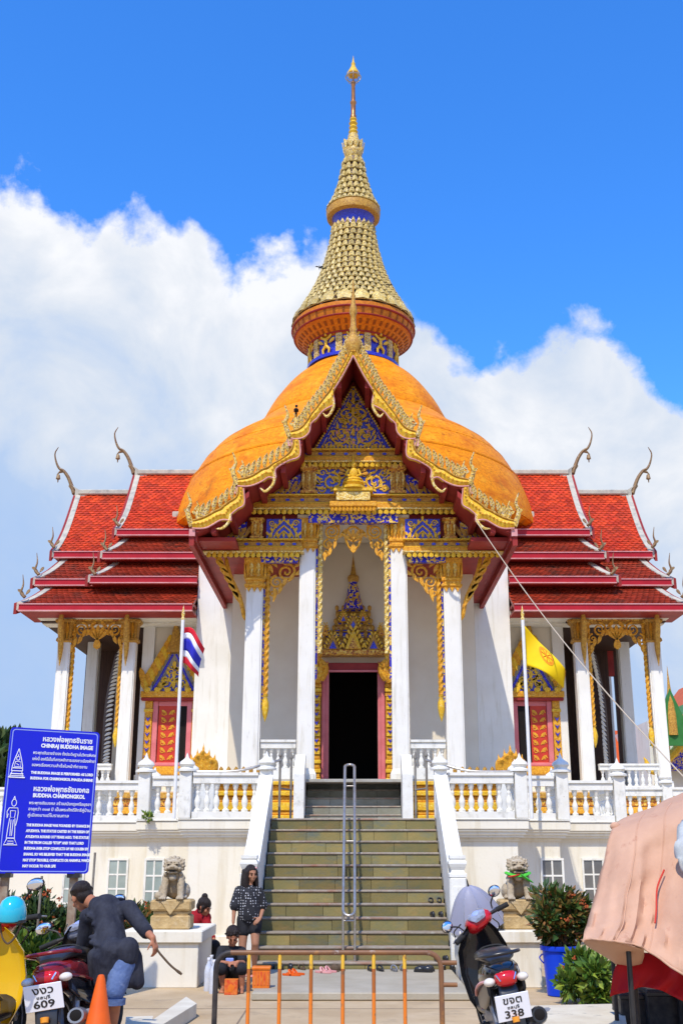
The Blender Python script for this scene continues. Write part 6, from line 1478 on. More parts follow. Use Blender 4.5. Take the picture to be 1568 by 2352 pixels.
# ---- man stooping, seen from behind
FP = lambda px, py, Y: P(px, py, Y)
gm = FP(240, 2360, 9.55); gm.z = 0
mt = thing('person', 'man in dark shirt and denim shorts stooping with a stick in his hand', 'person', gm)
def L_(px, py, Y): return P(px, py, Y)-gm
hipc = L_(262, 2196, 9.5); hR, hL = hipc+Vector((.09, -.02, 0)), hipc+Vector((-.09, .05, 0))
kR, kL = L_(264, 2284, 9.38), L_(228, 2282, 9.62); aR, aL = L_(250, 2392, 9.5), L_(214, 2386, 9.75)
aR.z = .09; aL.z = .09
ch = L_(244, 2092, 9.78); nk_ = L_(214, 2074, 10.0); hd = L_(188, 2058, 10.08)
sR, sL = L_(296, 2088, 9.72), L_(203, 2106, 9.95)
eR, wR = L_(332, 2136, 9.62), L_(351, 2154, 9.50); eL, wL_ = L_(190, 2168, 10.0), L_(182, 2215, 9.95)
m = MB()
cap(m, hipc, .105, hipc.lerp(ch, .5), .085); cap(m, hipc.lerp(ch, .5), .085, ch, .10); cap(m, sL, .055, sR, .055); cap(m, ch, .09, nk_, .055); cap(m, nk_, .056, hd, .06)
for h_, k_, a_ in ((hR, kR, aR), (hL, kL, aL)):
    cap(m, h_, .085, k_, .060); cap(m, k_, .060, k_.lerp(a_, .35)+Vector((0,.0-.0,0)), .058); cap(m, k_.lerp(a_, .35), .058, a_, .038); foot(m, a_, (-.25, .95), .25)
for s_, e_, w_ in ((sR, eR, wR), (sL, eL, wL_)): cap(m, s_, .045, e_, .040); cap(m, e_, .040, w_, .028)
hand(m, wR, (.35, -.1, -.9), (.8, -.5, .3), 1, 1.0, 1.1); hand(m, wL_, (-.1, .2, -.95), (-.8, -.4, 0), -1, 1.0, .7)
fwd = Vector((-.50, .75, -.42)).normalized(); upv = Vector((-.45, .35, .55)); upv = (upv-fwd*upv.dot(fwd)).normalized()
hc = head(m, hd, fwd, upv, 1.08)
blob('body', m, 'skin_red', mt, .009, 5)
eyes(*hc, 1.08, mt)
c_, s_, f_, u_ = hc; hm = MB(); Mx = Matrix((s_, f_, u_)).transposed()
hm.ell(c_+u_*.038-f_*.022, (.088,.108,.085), 16, 10, Mx); hm.ell(c_-f_*.060-u_*.02, (.078,.055,.075), 14, 10, Mx)
for i in range(60):
    a_ = i*2.399; z_ = .2+.8*((i*37 % 60)/60); d = (s_*math.cos(a_)*math.sqrt(1-z_*z_)+f_*(math.sin(a_)*math.sqrt(1-z_*z_)-.15)+u_*z_).normalized(); b_ = c_+d*.095; cap(hm, b_, .014, b_+d*.012-f_*.01, .006, 6)
blob('hair', hm, 'hair', mt, .007, 2)
sh = MB()
cap(sh, hipc+Vector((0,0,-.02)), .136, hipc.lerp(ch, .5), .124); cap(sh, hipc.lerp(ch, .5), .124, ch, .138); cap(sh, sL, .076, sR, .078); cap(sh, ch, .125, nk_.lerp(ch, .35), .078)
for k in range(-3, 4): b_ = hipc+Vector((.048*k, -.05+.008*k*k, -.02)); cap(sh, b_, .085, b_+Vector((.012*k+.02, -.02, -.13-.015*abs(k))), .06)
cap(sh, sR, .072, eR.lerp(wR, .25), .058); cap(sh, sL, .072, eL, .056)
for k in range(7):
    t_ = k/6; b_ = hipc.lerp(ch, t_); cap(sh, b_+Vector((-.13+.02*math.sin(k*2), -.075, .03*math.sin(k*1.7))), .022, b_+Vector((.10, -.10, -.05+.04*math.sin(k*2.3))), .018)
cap(sh, hipc.lerp(ch, .2), .125, hipc.lerp(ch, .8), .128)
cap(sh, hipc+Vector((.14, .02, .05)), .06, L_(308, 2232, 9.52), .035)
cap(sh, hR+Vector((.030,-.03,.06)), .092, hR+Vector((.03,-.035,.0)), .085); cap(sh, hipc+Vector((0,-.04,.03)), .115, hipc+Vector((-.03,-.05,-.03)), .09)
blob('shirt', sh, 'navy', mt, .011, 4)
sho = MB(); cap(sho, hipc+Vector((0,.0,-.03)), .126, hipc+Vector((0,0,-.10)), .128)
for h_, k_ in ((hR, kR), (hL, kL)): cap(sho, h_+Vector((0,-.01,-.05)), .106, k_+Vector((0,0,.02)), .082)
blob('denim_shorts', sho, 'denim', mt, .011, 4)
hem = MB()
for k_ in (kR, kL): hem.lathe([(.072,-.045),(.088,-.045),(.090,.0),(.078,.0)], k_+Vector((0,0,-.03)), 16)
hem.build('rolled_hem', M['denim'], mt, 50)
fs = MB()
for a_ in (aR, aL): fs.cbox(a_.x-.06, a_.x+.05, a_.y-.08, a_.y+.20, .0, .022, .008)
fs.build('sandals', M['black'], mt)
hw_ = gm+wR+Vector((.03, -.01, -.075))
tag(MB().tube(bez([hw_+Vector((-.02, .0, .06)), P(362, 2182, 9.5), P(378, 2202, 9.5), P(395, 2220, 9.5), P(418, 2238, 9.5)], 5), [.009]*18+[.012,.012,.009], 7).build('bent_stick', M['stem']), 'bent brown stick held by the stooping man', 'stick')
# ---- girl standing at the foot of the steps
gg = GP(572, 2262, .085); gg.y = 14.55; gg = Vector((P(572, 2250, 14.55).x, 14.55, .085))
gt = thing('person', 'girl with long black hair in dotted black top standing by the steps', 'person', gg)
def G_(px, py, Y=14.55): return P(px, py, Y)-gg
hd = G_(577, 2006); hipc = G_(573, 2112); ch = G_(571, 2056); nk_ = G_(574, 2034)
sA, sB = G_(549, 2046), G_(594, 2048); eA, wA = G_(538, 2088, 14.5), G_(536, 2118, 14.45); eB, wB = G_(604, 2086, 14.6), G_(598, 2108, 14.42)
hA, hB = hipc+Vector((-.07,0,0)), hipc+Vector((.07,0,0)); kA, kB = G_(557, 2176, 14.5), G_(586, 2168, 14.45); aA, aB = G_(562, 2246, 14.62), G_(583, 2244, 14.55)
aA.z = .075; aB.z = .075
m = MB(); cap(m, hipc, .10, ch, .095); cap(m, sA, .045, sB, .045); cap(m, ch, .08, nk_, .04); cap(m, nk_, .036, hd, .04)
for h_, k_, a_ in ((hA, kA, aA), (hB, kB, aB)): cap(m, h_, .075, k_, .048); cap(m, k_, .046, k_.lerp(a_, .35), .047); cap(m, k_.lerp(a_, .35), .047, a_, .028); foot(m, a_, (.25, -.95), .2, .8)
for s_, e_, w_ in ((sA, eA, wA), (sB, eB, wB)): cap(m, s_, .040, e_, .030); cap(m, e_, .030, w_, .021)
hand(m, wA, (0, -.05, -1), (-1, -.2, 0), -1, .82, .5); hand(m, wB, (-.5, -.6, -.5), (.3, -.8, .5), 1, .82, .8)
hc = head(m, hd, (.45, -.85, -.12), (0, -.1, 1), .88)
blob('body', m, 'skin', gt, .0085, 4); eyes(*hc, .88, gt)
c_, s_, f_, u_ = hc; Mx = Matrix((s_, f_, u_)).transposed(); hm = MB(); k = .88
hm.ell(c_+u_*.036-f_*.02, (.082*k,.10*k,.082*k), 16, 10, Mx)
for q in (-1, 1):
    for j in range(4): 
        b_ = c_+s_*q*(.06+.006*j)*k+f_*(.02-.035*j)*k+u_*.02; cap(hm, b_, .030, b_+Vector((0,0,-.12))+s_*q*.012, .030); cap(hm, b_+Vector((0,0,-.12))+s_*q*.012, .030, b_+Vector((.0,0,-.31))+s_*q*.03-f_*.01*(j-2), .014)
for j in range(5): b_ = c_-f_*.07+s_*(-.05+.025*j); cap(hm, b_, .035, b_+Vector((0,.02,-.34)), .022)
blob('hair', hm, 'hair', gt, .008, 2)
hb = MB().ell(c_+s_*-.055*k+f_*.03*k+u_*.075*k, (.02,.016,.014), 8, 6); hb.build('hair_clip', M['fascia_lip'], gt, 60)
sh = MB(); cap(sh, hipc+Vector((0,0,.06)), .148, ch, .125); cap(sh, sA, .062, sB, .062); cap(sh, ch, .10, nk_+Vector((0,0,-.04)), .062)
for s_, e_ in ((sA, eA), (sB, eB)): cap(sh, s_, .062, s_.lerp(e_, .8), .072)
blob('dotted_top', sh, 'dots', gt, .009, 4)
so = MB(); cap(so, hipc+Vector((0,0,.03)), .118, hipc, .115)
for h_, k_ in ((hA, kA), (hB, kB)): cap(so, h_, .092, h_.lerp(k_, .42), .082)
blob('black_shorts', so, 'black_cloth', gt, .009, 4)
fs = MB()
for a_ in (aA, aB): fs.cbox(a_.x-.035, a_.x+.06, a_.y-.16, a_.y+.05, .0, .018, .006)
fs.build('sandals', M['fascia_lip'], gt)
# ---- boy sitting on a low stool
bg_ = Vector((P(531, 2265, 14.0).x, 14.0, 0)); bt = thing('person', 'boy in black shirt sitting low at the foot of the steps', 'person', bg_)
def B_2(px, py, Y=14.05): return P(px, py, Y)-bg_
hd = B_2(535, 2150, 14.0); hipc = B_2(527, 2232, 14.15); ch = B_2(530, 2194, 14.1); nk_ = B_2(533, 2174, 14.05); sA, sB = B_2(510, 2184, 14.05), B_2(554, 2186, 14.05)
eA, wA = B_2(503, 2212, 13.9), B_2(526, 2212, 13.72); eB, wB = B_2(558, 2212, 13.9), B_2(546, 2210, 13.72); kA, kB = B_2(508, 2226, 13.70), B_2(556, 2226, 13.70); aA, aB = B_2(512, 2268, 13.75), B_2(556, 2268, 13.72); aA.z = aB.z = .07
m = MB(); cap(m, hipc, .10, ch, .10); cap(m, sA, .05, sB, .05); cap(m, ch, .085, nk_, .045); cap(m, nk_, .042, hd, .045)
for h_, k_, a_ in ((hipc+Vector((-.08,0,0)), kA, aA), (hipc+Vector((.08,0,0)), kB, aB)): cap(m, h_, .078, k_, .052); cap(m, k_, .05, a_, .03); foot(m, a_, (0, -1), .2, .82)
for s_, e_, w_ in ((sA, eA, wA), (sB, eB, wB)): cap(m, s_, .042, e_, .034); cap(m, e_, .034, w_, .023)
hand(m, wA, (.8, -.5, 0), (0, -.4, .9), 1, .85, .9); hand(m, wB, (-.8, -.5, 0), (0, -.4, .9), -1, .85, .9)
hc = head(m, hd, (.1, -.85, -.5), (0, -.5, .85), .92); blob('body', m, 'skin_red', bt, .0085, 4); eyes(*hc, .92, bt)
c_, s_, f_, u_ = hc; Mx = Matrix((s_, f_, u_)).transposed(); hm = MB(); hm.ell(c_+u_*.042-f_*.025, (.082,.095,.074), 16, 10, Mx); hm.ell(c_-f_*.06-u_*.01, (.070,.045,.06), 12, 8, Mx)
for i in range(40): a_ = i*2.399; z_ = .25+.75*((i*23 % 40)/40); d = (s_*math.cos(a_)*math.sqrt(1-z_*z_)+f_*(math.sin(a_)*math.sqrt(1-z_*z_)-.2)+u_*z_).normalized(); cap(hm, c_+d*.088, .012, c_+d*.104, .005, 6)
blob('hair', hm, 'hair', bt, .007, 2)
sh = MB(); cap(sh, hipc, .125, ch, .118); cap(sh, sA, .064, sB, .064); cap(sh, ch, .1, nk_+Vector((0,0,-.03)), .06)
for s_, e_ in ((sA, eA), (sB, eB)): cap(sh, s_, .062, s_.lerp(e_, .75), .060)
blob('black_shirt', sh, 'black_cloth', bt, .009, 3)
MB().cbox(ch.x-.045, ch.x+.05, ch.y-.132, ch.y-.118, ch.z-.07, ch.z-.02, .006).build('shirt_print', M['sign_line'], bt)
so = MB()
for h_, k_ in ((hipc+Vector((-.08,0,0)), kA), (hipc+Vector((.08,0,0)), kB)): cap(so, h_, .1, k_, .075)
cap(so, hipc, .12, hipc+Vector((0,0,-.05)), .12); blob('dark_shorts', so, 'black_cloth', bt, .010, 3)
st_ = thing('stool', 'low dark stool under the seated boy', 'stool', (bg_.x+hipc.x, bg_.y+hipc.y, 0)); zs_ = max(.1, hipc.z-.17)
MB().cbox(-.15, .15, -.13, .13, zs_-.03, zs_, .01).build('seat', M['stem'], st_)
for qx in (-1, 1):
    for qy in (-1, 1): MB().box(qx*.12-.015, qx*.12+.015, qy*.10-.015, qy*.10+.015, 0, zs_-.032).build('leg', M['stem'], st_)
# ---- woman in red behind the pedestal
wg = Vector((P(458, 2240, 15.9).x, 15.9, 0)); wt = thing('person', 'woman in red jacket with hair bun sitting beside the left lion pedestal', 'person', wg)
def W_(px, py, Y=15.9): return P(px, py, Y)-wg
hd = W_(470, 2082, 15.80); hipc = W_(452, 2162, 16.00); ch = W_(453, 2118, 15.95); nk_ = W_(458, 2098, 15.90); sA, sB = W_(437, 2106, 15.95), W_(472, 2108, 15.85)
eB, wB = W_(480, 2146, 15.75), W_(492, 2158, 15.65); eA, wA = W_(436, 2146, 15.75), W_(462, 2160, 15.60); kA, kB = W_(462, 2172, 15.60), W_(494, 2172, 15.60); aA, aB = W_(466, 2240, 15.60), W_(490, 2240, 15.65); aA.z = aB.z = .07
m = MB(); cap(m, hipc, .12, ch, .11); cap(m, sA, .05, sB, .05); cap(m, ch, .085, nk_, .045); cap(m, nk_, .042, hd, .045)
for h_, k_, a_ in ((hipc+Vector((-.06,0,0)), kA, aA), (hipc+Vector((.08,0,0)), kB, aB)): cap(m, h_, .085, k_, .058); cap(m, k_, .055, a_, .032); foot(m, a_, (.4, -1), .21, .85)
for s_, e_, w_ in ((sA, eA, wA), (sB, eB, wB)): cap(m, s_, .045, e_, .036); cap(m, e_, .036, w_, .024)
hand(m, wA, (.7, -.4, -.4), (.2, -.3, .9), 1, .9, .8); hand(m, wB, (.5, -.5, -.6), (.6, -.2, .7), 1, .9, .9)
hc = head(m, hd, (.85, -.35, -.45), (.4, -.15, .9), .95); blob('body', m, 'skin_red', wt, .0085, 4); eyes(*hc, .95, wt)
c_, s_, f_, u_ = hc; Mx = Matrix((s_, f_, u_)).transposed(); hm = MB(); hm.ell(c_+u_*.035-f_*.02, (.086,.102,.086), 16, 10, Mx); hm.ell(c_+u_*.115-f_*.06, (.045,.045,.045)); hm.ell(c_-f_*.065-u_*.02, (.07,.05,.06), 12, 8, Mx)
for q in (-1, 1): cap(hm, c_+s_*q*.07+f_*.02, .025, c_+s_*q*.07+f_*.03-u_*.07, .014)
blob('hair', hm, 'hair', wt, .008, 2)
sh = MB(); cap(sh, hipc, .16, ch, .155); cap(sh, sA, .082, sB, .082); cap(sh, ch, .125, nk_, .07)
for s_, e_, w_ in ((sA, eA, wA), (sB, eB, wB)): cap(sh, s_, .068, e_, .058); cap(sh, e_, .058, e_.lerp(w_, .6), .05)
blob('red_jacket', sh, 'red_cloth', wt, .010, 3)
so = MB(); cap(so, hipc, .13, hipc+Vector((0,0,-.03)), .13)
for h_, k_, a_ in ((hipc+Vector((-.06,0,0)), kA, aA), (hipc+Vector((.08,0,0)), kB, aB)): cap(so, h_, .1, k_, .075); cap(so, k_, .072, a_+Vector((0,0,.05)), .055)
blob('dark_trousers', so, 'black_cloth', wt, .011, 3)
ws = thing('bench', 'low stone block seat under the woman in red', 'seat', (wg.x+hipc.x, wg.y+hipc.y, 0)); MB().cbox(-.22, .22, -.14, .2, 0, max(.12, hipc.z-.165), .02).build('seat', M['cream'], ws)
# ================================================================== steel barrier in front of the steps
BY = 7.5
bx0, bx1 = P(497, 2200, BY).x, P(1012, 2200, BY).x; bz = P(750, 2188, BY).z
br = thing('steel_barrier', 'low steel crowd barrier with yellow and orange upright bars', 'barrier', ((bx0+bx1)/2, BY, 0)); bc = (bx0+bx1)/2
w2 = (bx1-bx0)/2; r0 = .09
def corner(s, x): return [(s*(x-r0*(1-math.sin(R(a)))), 0, bz-r0*(1-math.cos(R(a)))) for a in (0, 18, 36, 54, 72, 90)]
MB().tube([(-w2+r0, 0, bz), (w2-r0, 0, bz)], .016, 10).build('top_rail', M['barrier_brown'], br, 60)
for s, m in ((-1, 'barrier_black'), (1, 'barrier_brown')):
    MB().tube(corner(s, w2)+[(s*w2, 0, .05)], .017, 10).build('end_post', M[m], br, 60)
    MB().tube([(s*w2, -.25, .02), (s*w2, -.02, .06), (s*w2, .02, .06), (s*w2, .25, .02)], .017, 8).build('foot', M[m], br, 60)
for zz in (bz-.06, bz-.19): MB().tube([(w2, 0, zz), (w2+.10, 0, zz)], .014, 8).build('hinge_stub', M['barrier_brown'], br, 60)
MB().tube([(-w2, 0, .22), (w2, 0, .22)], .015, 10).build('bottom_rail', M['barrier_brown'], br, 60)
for px in (571, 642, 714, 787, 858, 929):
    x = P(px, 2250, BY).x-bc; MB().tube([(x, 0, .22), (x, 0, bz)], .012, 8).build('upright_bar', M['bar'], br, 60)
# ================================================================== motorcycles
def wheel(t, y, z, r, steer=None, nm='wheel'):
    m = MB(); n, k = 28, 10
    rings = []
    for i in range(n):
        a = 2*math.pi*i/n; rings.append([Vector((.045*math.sin(2*math.pi*j/k), y+(r-.045+.045*math.cos(2*math.pi*j/k))*math.cos(a), z+(r-.045+.045*math.cos(2*math.pi*j/k))*math.sin(a))) for j in range(k)])
    rings.append(rings[0]); m.loft(rings, False, False)
    w = m.build(nm, M['rubber'], t, 60)
    rm_ = MB(); rings = [[Vector((u, y+rr*math.cos(2*math.pi*i/n), z+rr*math.sin(2*math.pi*i/n))) for i in range(n)] for u, rr in ((-.03, r-.09), (-.035, r-.06), (.035, r-.06), (.03, r-.09))]; rm_.loft(rings, False, False); link('rim', rm_.mesh('rim', M['alloy'], 40), w)
    sp = MB()
    for i in range(5): a = 2*math.pi*i/5; sp.tube([(0, y, z), (0, y+(r-.075)*math.cos(a), z+(r-.075)*math.sin(a))], [.03, .018], 6)
    sp.tube([(-.06, y, z), (.06, y, z)], .035, 10); link('hub', sp.mesh('hub', M['alloy'], 40), w)
    return w
def sect(y, zc, hw, hh, n=16, e=2.6):
    return [Vector((hw*math.copysign(abs(math.cos(a))**(2/e), math.cos(a)), y, zc+hh*math.copysign(abs(math.sin(a))**(2/e), math.sin(a)))) for a in [2*math.pi*i/n for i in range(n)]]
def scooter(name, label, loc, yaw, lean, steer, c, plate=None, barroll=0.0, muffler='alloy', wide=1.0, barz=0.0, platez=0.0, stalk=1.0, barw=1.0):
    t = thing(name, label, 'motorcycle', loc, yaw, 'parked motorcycles')
    Ln = Matrix.Rotation(lean, 4, 'Y')
    parts0 = set(bpy.data.objects)
    wheel(t, -.60, .27, .27, nm='rear_wheel')
    # tail body
    b = MB().loft([sect(-.86, .70, .05, .035), sect(-.80, .69, .105, .075), sect(-.62, .67, .145, .11), sect(-.38, .64, .155, .13), sect(-.10, .58, .14, .13), sect(.05, .52, .10, .11)]); b.build('tail_body', M[c['tail']], t, 50)
    for s in (-1, 1):
        pn_ = MB().loft([sect(-.78, .60, .012, .05), sect(-.6, .56, .02, .09), sect(-.3, .50, .02, .11), sect(0, .45, .015, .08)])
        pn_.v = [(x+s*.135, y, z) for x, y, z in pn_.v]; pn_.build('side_panel', M[c['side']], t, 50)
        st_ = MB().tube(bez([(s*.150, -.80, .66), (s*.168, -.55, .62), (s*.172, -.25, .55), (s*.155, .0, .47)], 5), .012, 6); st_.build('side_stripe', M[c['stripe']], t, 60)
    MB().loft([sect(-.70, .775, .08, .02), sect(-.62, .80, .125, .04), sect(-.35, .80, .14, .05), sect(-.12, .775, .13, .05), sect(.10, .755, .09, .045), sect(.16, .74, .05, .02)]).build('seat', M['black'], t, 50)
    gr = MB(); gr.tube(bez([(-.15, -.50, .80), (-.15, -.74, .83), (-.08, -.86, .84), (.08, -.86, .84), (.15, -.74, .83), (.15, -.50, .80)], 5), .014, 8); gr.build('grab_rail', M[c.get('rail', 'black')], t, 60)
    # tail lights and plate
    MB().loft([sect(-.905, .655, .05, .03), sect(-.89, .66, .075, .05), sect(-.83, .665, .085, .06)]).build('tail_light', M['red_lens'], t, 50)
    for s in (-1, 1): MB().ell((s*.125, -.84, .655), (.045,.05,.032), 12, 8).build('turn_signal', M[c.get('signal', 'clear_lens')], t, 60)
    fd = MB().loft([sect(-.84, .60, .07, .03), sect(-.90, .50, .075, .025), sect(-.93, .36, .07, .02), sect(-.95, .26, .06, .012)]); fd.build('rear_fender', M['black'], t, 50)
    if plate:
        PM = Matrix.Translation((0, -.945, .475+platez)) @ Matrix.Rotation(R(12), 4, 'X')
        pl_ = link('number_plate', MB().cbox(-.125, .125, -.006, .002, -.095, .095, .003).mesh('number_plate', M['paper_white']), t, PM)
        TM = Matrix.Translation((0, -.0075, 0)) @ Matrix.Rotation(math.pi/2, 4, 'X')
        letters(plate[0], .075, TM @ Matrix.Translation((0, .05, 0)), 'black', pl_, 'CENTER', .14, .0012, 'plate_letters'); letters(plate[1], .03, TM @ Matrix.Translation((0, .0, 0)), 'black', pl_, 'CENTER', .09, .0004, 'plate_letters'); letters(plate[2], .075, TM @ Matrix.Translation((0, -.05, 0)), 'black', pl_, 'CENTER', .14, .0016, 'plate_letters')
    # engine, swing arm, exhaust, shocks, stand, floor
    MB().loft([sect(-.35, .30, .09, .08), sect(-.15, .30, .13, .11), sect(.10, .30, .12, .10), sect(.2, .30, .07, .07)]).build('engine', M['alloy'], t, 40)
    ex = MB().tube(bez([(.10, .10, .22), (.15, -.15, .20), (.17, -.40, .26)], 5), .02, 8); ex.build('exhaust_pipe', M['chrome'], t, 60)
    mf = MB().tube([(.175, -.36, .26), (.18, -.42, .275), (.185, -.85, .37), (.185, -.90, .38)], [.03, .06, .065, .055], 14); mf.build('muffler', M[muffler], t, 50)
    MB().tube([(.185, -.899, .38), (.185, -.905, .381)], [.042, .035], 14).build('muffler_tip', M['dark'], t, 50)
    hs_ = MB().tube([(.235, -.45, .31), (.245, -.80, .39)], [.045,.045], 8, .35); hs_.build('heat_shield', M['grey_plastic'], t, 50)
    for s in (-1, 1): MB().tube([(s*.10, -.58, .29), (s*.11, -.48, .60)], .025, 8).build('shock_absorber', M['alloy'], t, 60)
    MB().tube([(-.08, .0, .25), (-.24, -.06, .01)], .012, 6).build('side_stand', M['barrier_black'], t, 60)
    MB().loft([sect(-.05, .34, .12, .06), sect(.25, .34, .15, .05), sect(.42, .40, .15, .08)]).build('floorboard', M['black'], t, 50)
    for s in (-1, 1):
        MB().tube(bez([(s*.14, .36, 1.0), (s*.20, .50, .92), (s*.12, .52, .80), (s*.07, .47, .72)], 5), .006, 5).build('cable', M['black'], t, 60)
        MB().tube([(s*.10, -.20, .28), (s*.26, -.22, .27)], .014, 8).build('foot_peg', M['rubber'], t, 60)
        MB().tube([(s*.05, -.905, .655), (s*.075, -.885, .70)], .006, 5).build('lamp_trim', M['chrome'], t, 60)
    MB().tube(bez([(-.13, -.34, .815), (-.06, -.33, .852), (.06, -.33, .852), (.13, -.34, .815)], 4), .009, 6).build('seat_strap', M['rubber'], t, 60)
    MB().tube([(0, -.955, .405), (0, -.965, .37)], [.03, .026], 12).build('reflector', M['amber_lens'], t, 60)
    MB().tube([(.09, -.6, .27), (.13, -.6, .27)], .022, 10).build('axle_nut', M['chrome'], t, 60)
    for j in range(9): a_ = 2*math.pi*j/9; MB().tube([(-.075, .02+.06*math.cos(a_), .30+.06*math.sin(a_)), (-.135, .02+.06*math.cos(a_), .30+.06*math.sin(a_))], .007, 5).build('engine_bolt', M['chrome'], t, 60)
    # leg shield
    ls = MB(); rings = []
    for z, y, hw in ((.26, .40, .12), (.40, .44, .19), (.60, .46, .22), (.78, .45, .21), (.92, .42, .15), (.98, .40, .10)):
        rings.append([Vector((hw*math.sin(a), y+.10*math.cos(a)-.10+(0 if k < 9 else -.03), z)) for k, a in enumerate([R(-90+180*i/8) for i in range(9)]+[R(90-180*i/8) for i in range(9)])])
    ls.loft(rings); ls.build('leg_shield', M[c['shield']], t, 50)
    # front wheel and handlebars turn together
    SMx = Matrix.Translation((0, .48, 0)) @ Matrix.Rotation(steer, 4, 'Z') @ Matrix.Translation((0, -.48, 0))
    before = set(bpy.data.objects)
    wheel(t, .66, .27, .27, nm='front_wheel')
    MB().tube([(-.06, .64, .27), (-.06, .48, .75)], .022, 8).build('fork_leg', M['alloy'], t, 60); MB().tube([(.06, .64, .27), (.06, .48, .75)], .022, 8).build('fork_leg', M['alloy'], t, 60)
    ff = MB(); ff.loft([[Vector((u, .66+(.30+d)*math.cos(a), .27+(.30+d)*math.sin(a))) for u, d in ((-.06,-.02),(-.04,.02),(.04,.02),(.06,-.02),(.045,-.025),(-.045,-.025))] for a in [R(10+15*i) for i in range(11)]]); ff.build('front_fender', M[c['shield']], t, 50)
    HB = Matrix.Translation((0, .40, 1.0+barz)) @ Matrix.Rotation(barroll, 4, 'Y') @ Matrix.Diagonal((barw, 1, 1, 1)) @ Matrix.Translation((0, -.40, -1.0))
    hbset = set(bpy.data.objects)
    MB().loft([sect(.28, 1.0, .09, .03), sect(.32, 1.01, .15, .06), sect(.40, 1.0, .165, .08), sect(.50, .98, .12, .08), sect(.55, .97, .07, .05)]).build('handlebar_cowl', M[c['cowl']], t, 50)
    mt_ = MB().loft([sect(.262, 1.035, .07, .012), sect(.30, 1.065, .10, .012), sect(.36, 1.08, .105, .010), sect(.41, 1.085, .07, .008)]); mt_.build('instrument_panel', M[c.get('dash', 'grey_plastic')], t, 40)
    MB().ell((0, .325, 1.083), (.045,.035,.008), 14, 6, Matrix.Rotation(R(20), 3, 'X')).build('speedometer', M['mirror'] if False else M['sign_line'], t, 60)
    MB().ell((0, .545, .975), (.075,.03,.05), 12, 8).build('headlight', M['clear_lens'], t, 60)
    for s in (-1, 1):
        MB().tube([(s*.12, .38, 1.0), (s*.24, .34, .995)], .016, 8).build('handlebar', M['barrier_black'], t, 60); MB().tube([(s*.23, .345, .995), (s*.36, .30, .985)], .022, 10).build('grip', M['rubber'], t, 60)
        MB().tube(bez([(s*.20, .40, 1.0), (s*.28, .46, .99), (s*.36, .42, .975)], 4), .008, 6).build('brake_lever', M['alloy'], t, 60)
        MB().tube(bez([(s*.20, .37, 1.02), (s*.23, .37, 1.02+.10*stalk), (s*.30, .36, 1.02+.18*stalk)], 5), .008, 6).build('mirror_stalk', M['barrier_black'], t, 60)
        RM = Matrix.Rotation(s*R(-12), 3, 'Z'); mc = MB().ell((s*.33, .375, 1.02+.215*stalk), (.072,.018,.05), 16, 8, RM).build('mirror', M['black'], t, 60)
        link('mirror_glass', MB().ell((s*.33, .362, 1.02+.215*stalk), (.062,.010,.042), 16, 8, RM).mesh('mirror_glass', M['mirror'], 60), mc)
    for o in set(bpy.data.objects)-hbset:
        if o.parent is t: o.matrix_basis = HB @ o.matrix_basis
    for o in set(bpy.data.objects)-before:
        if o.parent is t: o.matrix_basis = SMx @ o.matrix_basis
    for o in set(bpy.data.objects)-parts0:
        if o.parent is t: o.matrix_basis = Ln @ Matrix.Diagonal((wide, 1, 1, 1)) @ o.matrix_basis
    return t
red_c = dict(tail='gloss_black', side='black', stripe='fascia_lip', shield='gloss_black', cowl='red_paint', dash='cowl_grey')
p = P(1152, 2310, 8.85)
scooter('motorcycle', 'black and red motorcycle with white plate parked right of the barrier', (p.x+.15, 9.8, 0), R(1), R(-10), R(8), red_c, ('ขจต', 'ชลบุรี', '338'), R(-24), 'black', 1.02, -.01, 0, .5, .78)
p = P(88, 2280, 8.8)
dk = dict(tail='dark_red', side='gloss_black', stripe='dark_red', shield='black', cowl='cowl_grey', dash='cowl_grey', rail='dark_red', signal='clear_lens')
scooter('motorcycle', 'black motorcycle with dark red tail and plate 609 at lower left', (p.x+.16, 9.75, 0), R(-2), R(-9), R(-14), dk, ('งงว', 'ชลบุรี', '609'), R(-10), 'alloy', 1.15, -.08, .07, .55)
p = P(2, 2250, 8.6)
yc = dict(tail='yellow_paint', side='yellow_paint', stripe='black', shield='yellow_paint', cowl='red_paint', dash='grey_plastic')
scooter('motorcycle', 'yellow motorcycle cut off by the left edge', (p.x-.27, 9.1, 0), R(-2), R(-6), R(-8), yc, None, R(-6), 'alloy', 1.25)
hp = P(30, 2078, 8.55)
HS = .82
hl_ = thing('helmet', 'turquoise open face helmet hung above the yellow motorcycle', 'helmet', (hp.x, hp.y, hp.z-.10))
sm = MB(); sm.lathe([(.118,-.02),(.124,.0),(.125,.05),(.118,.10),(.095,.155),(.06,.185),(.02,.197),(.002,.198)], (0, 0, 0), 24); sm.v = [(x, y*1.12, z) for x, y, z in sm.v]; sm.build('shell', M['turq'], hl_, 60)
MB().lathe([(.119,-.032),(.128,-.03),(.128,-.005),(.119,-.003)], (0, 0, 0), 24).build('rim_trim', M['black'], hl_, 60); MB().tube(bez([(-.10, 0, -.02), (-.06, -.04, -.14), (.0, -.05, -.20), (.06, -.04, -.14), (.10, 0, -.02)], 5), .009, 6).build('chin_strap', M['stem'], hl_, 60); hl_.scale = (HS, HS, HS)
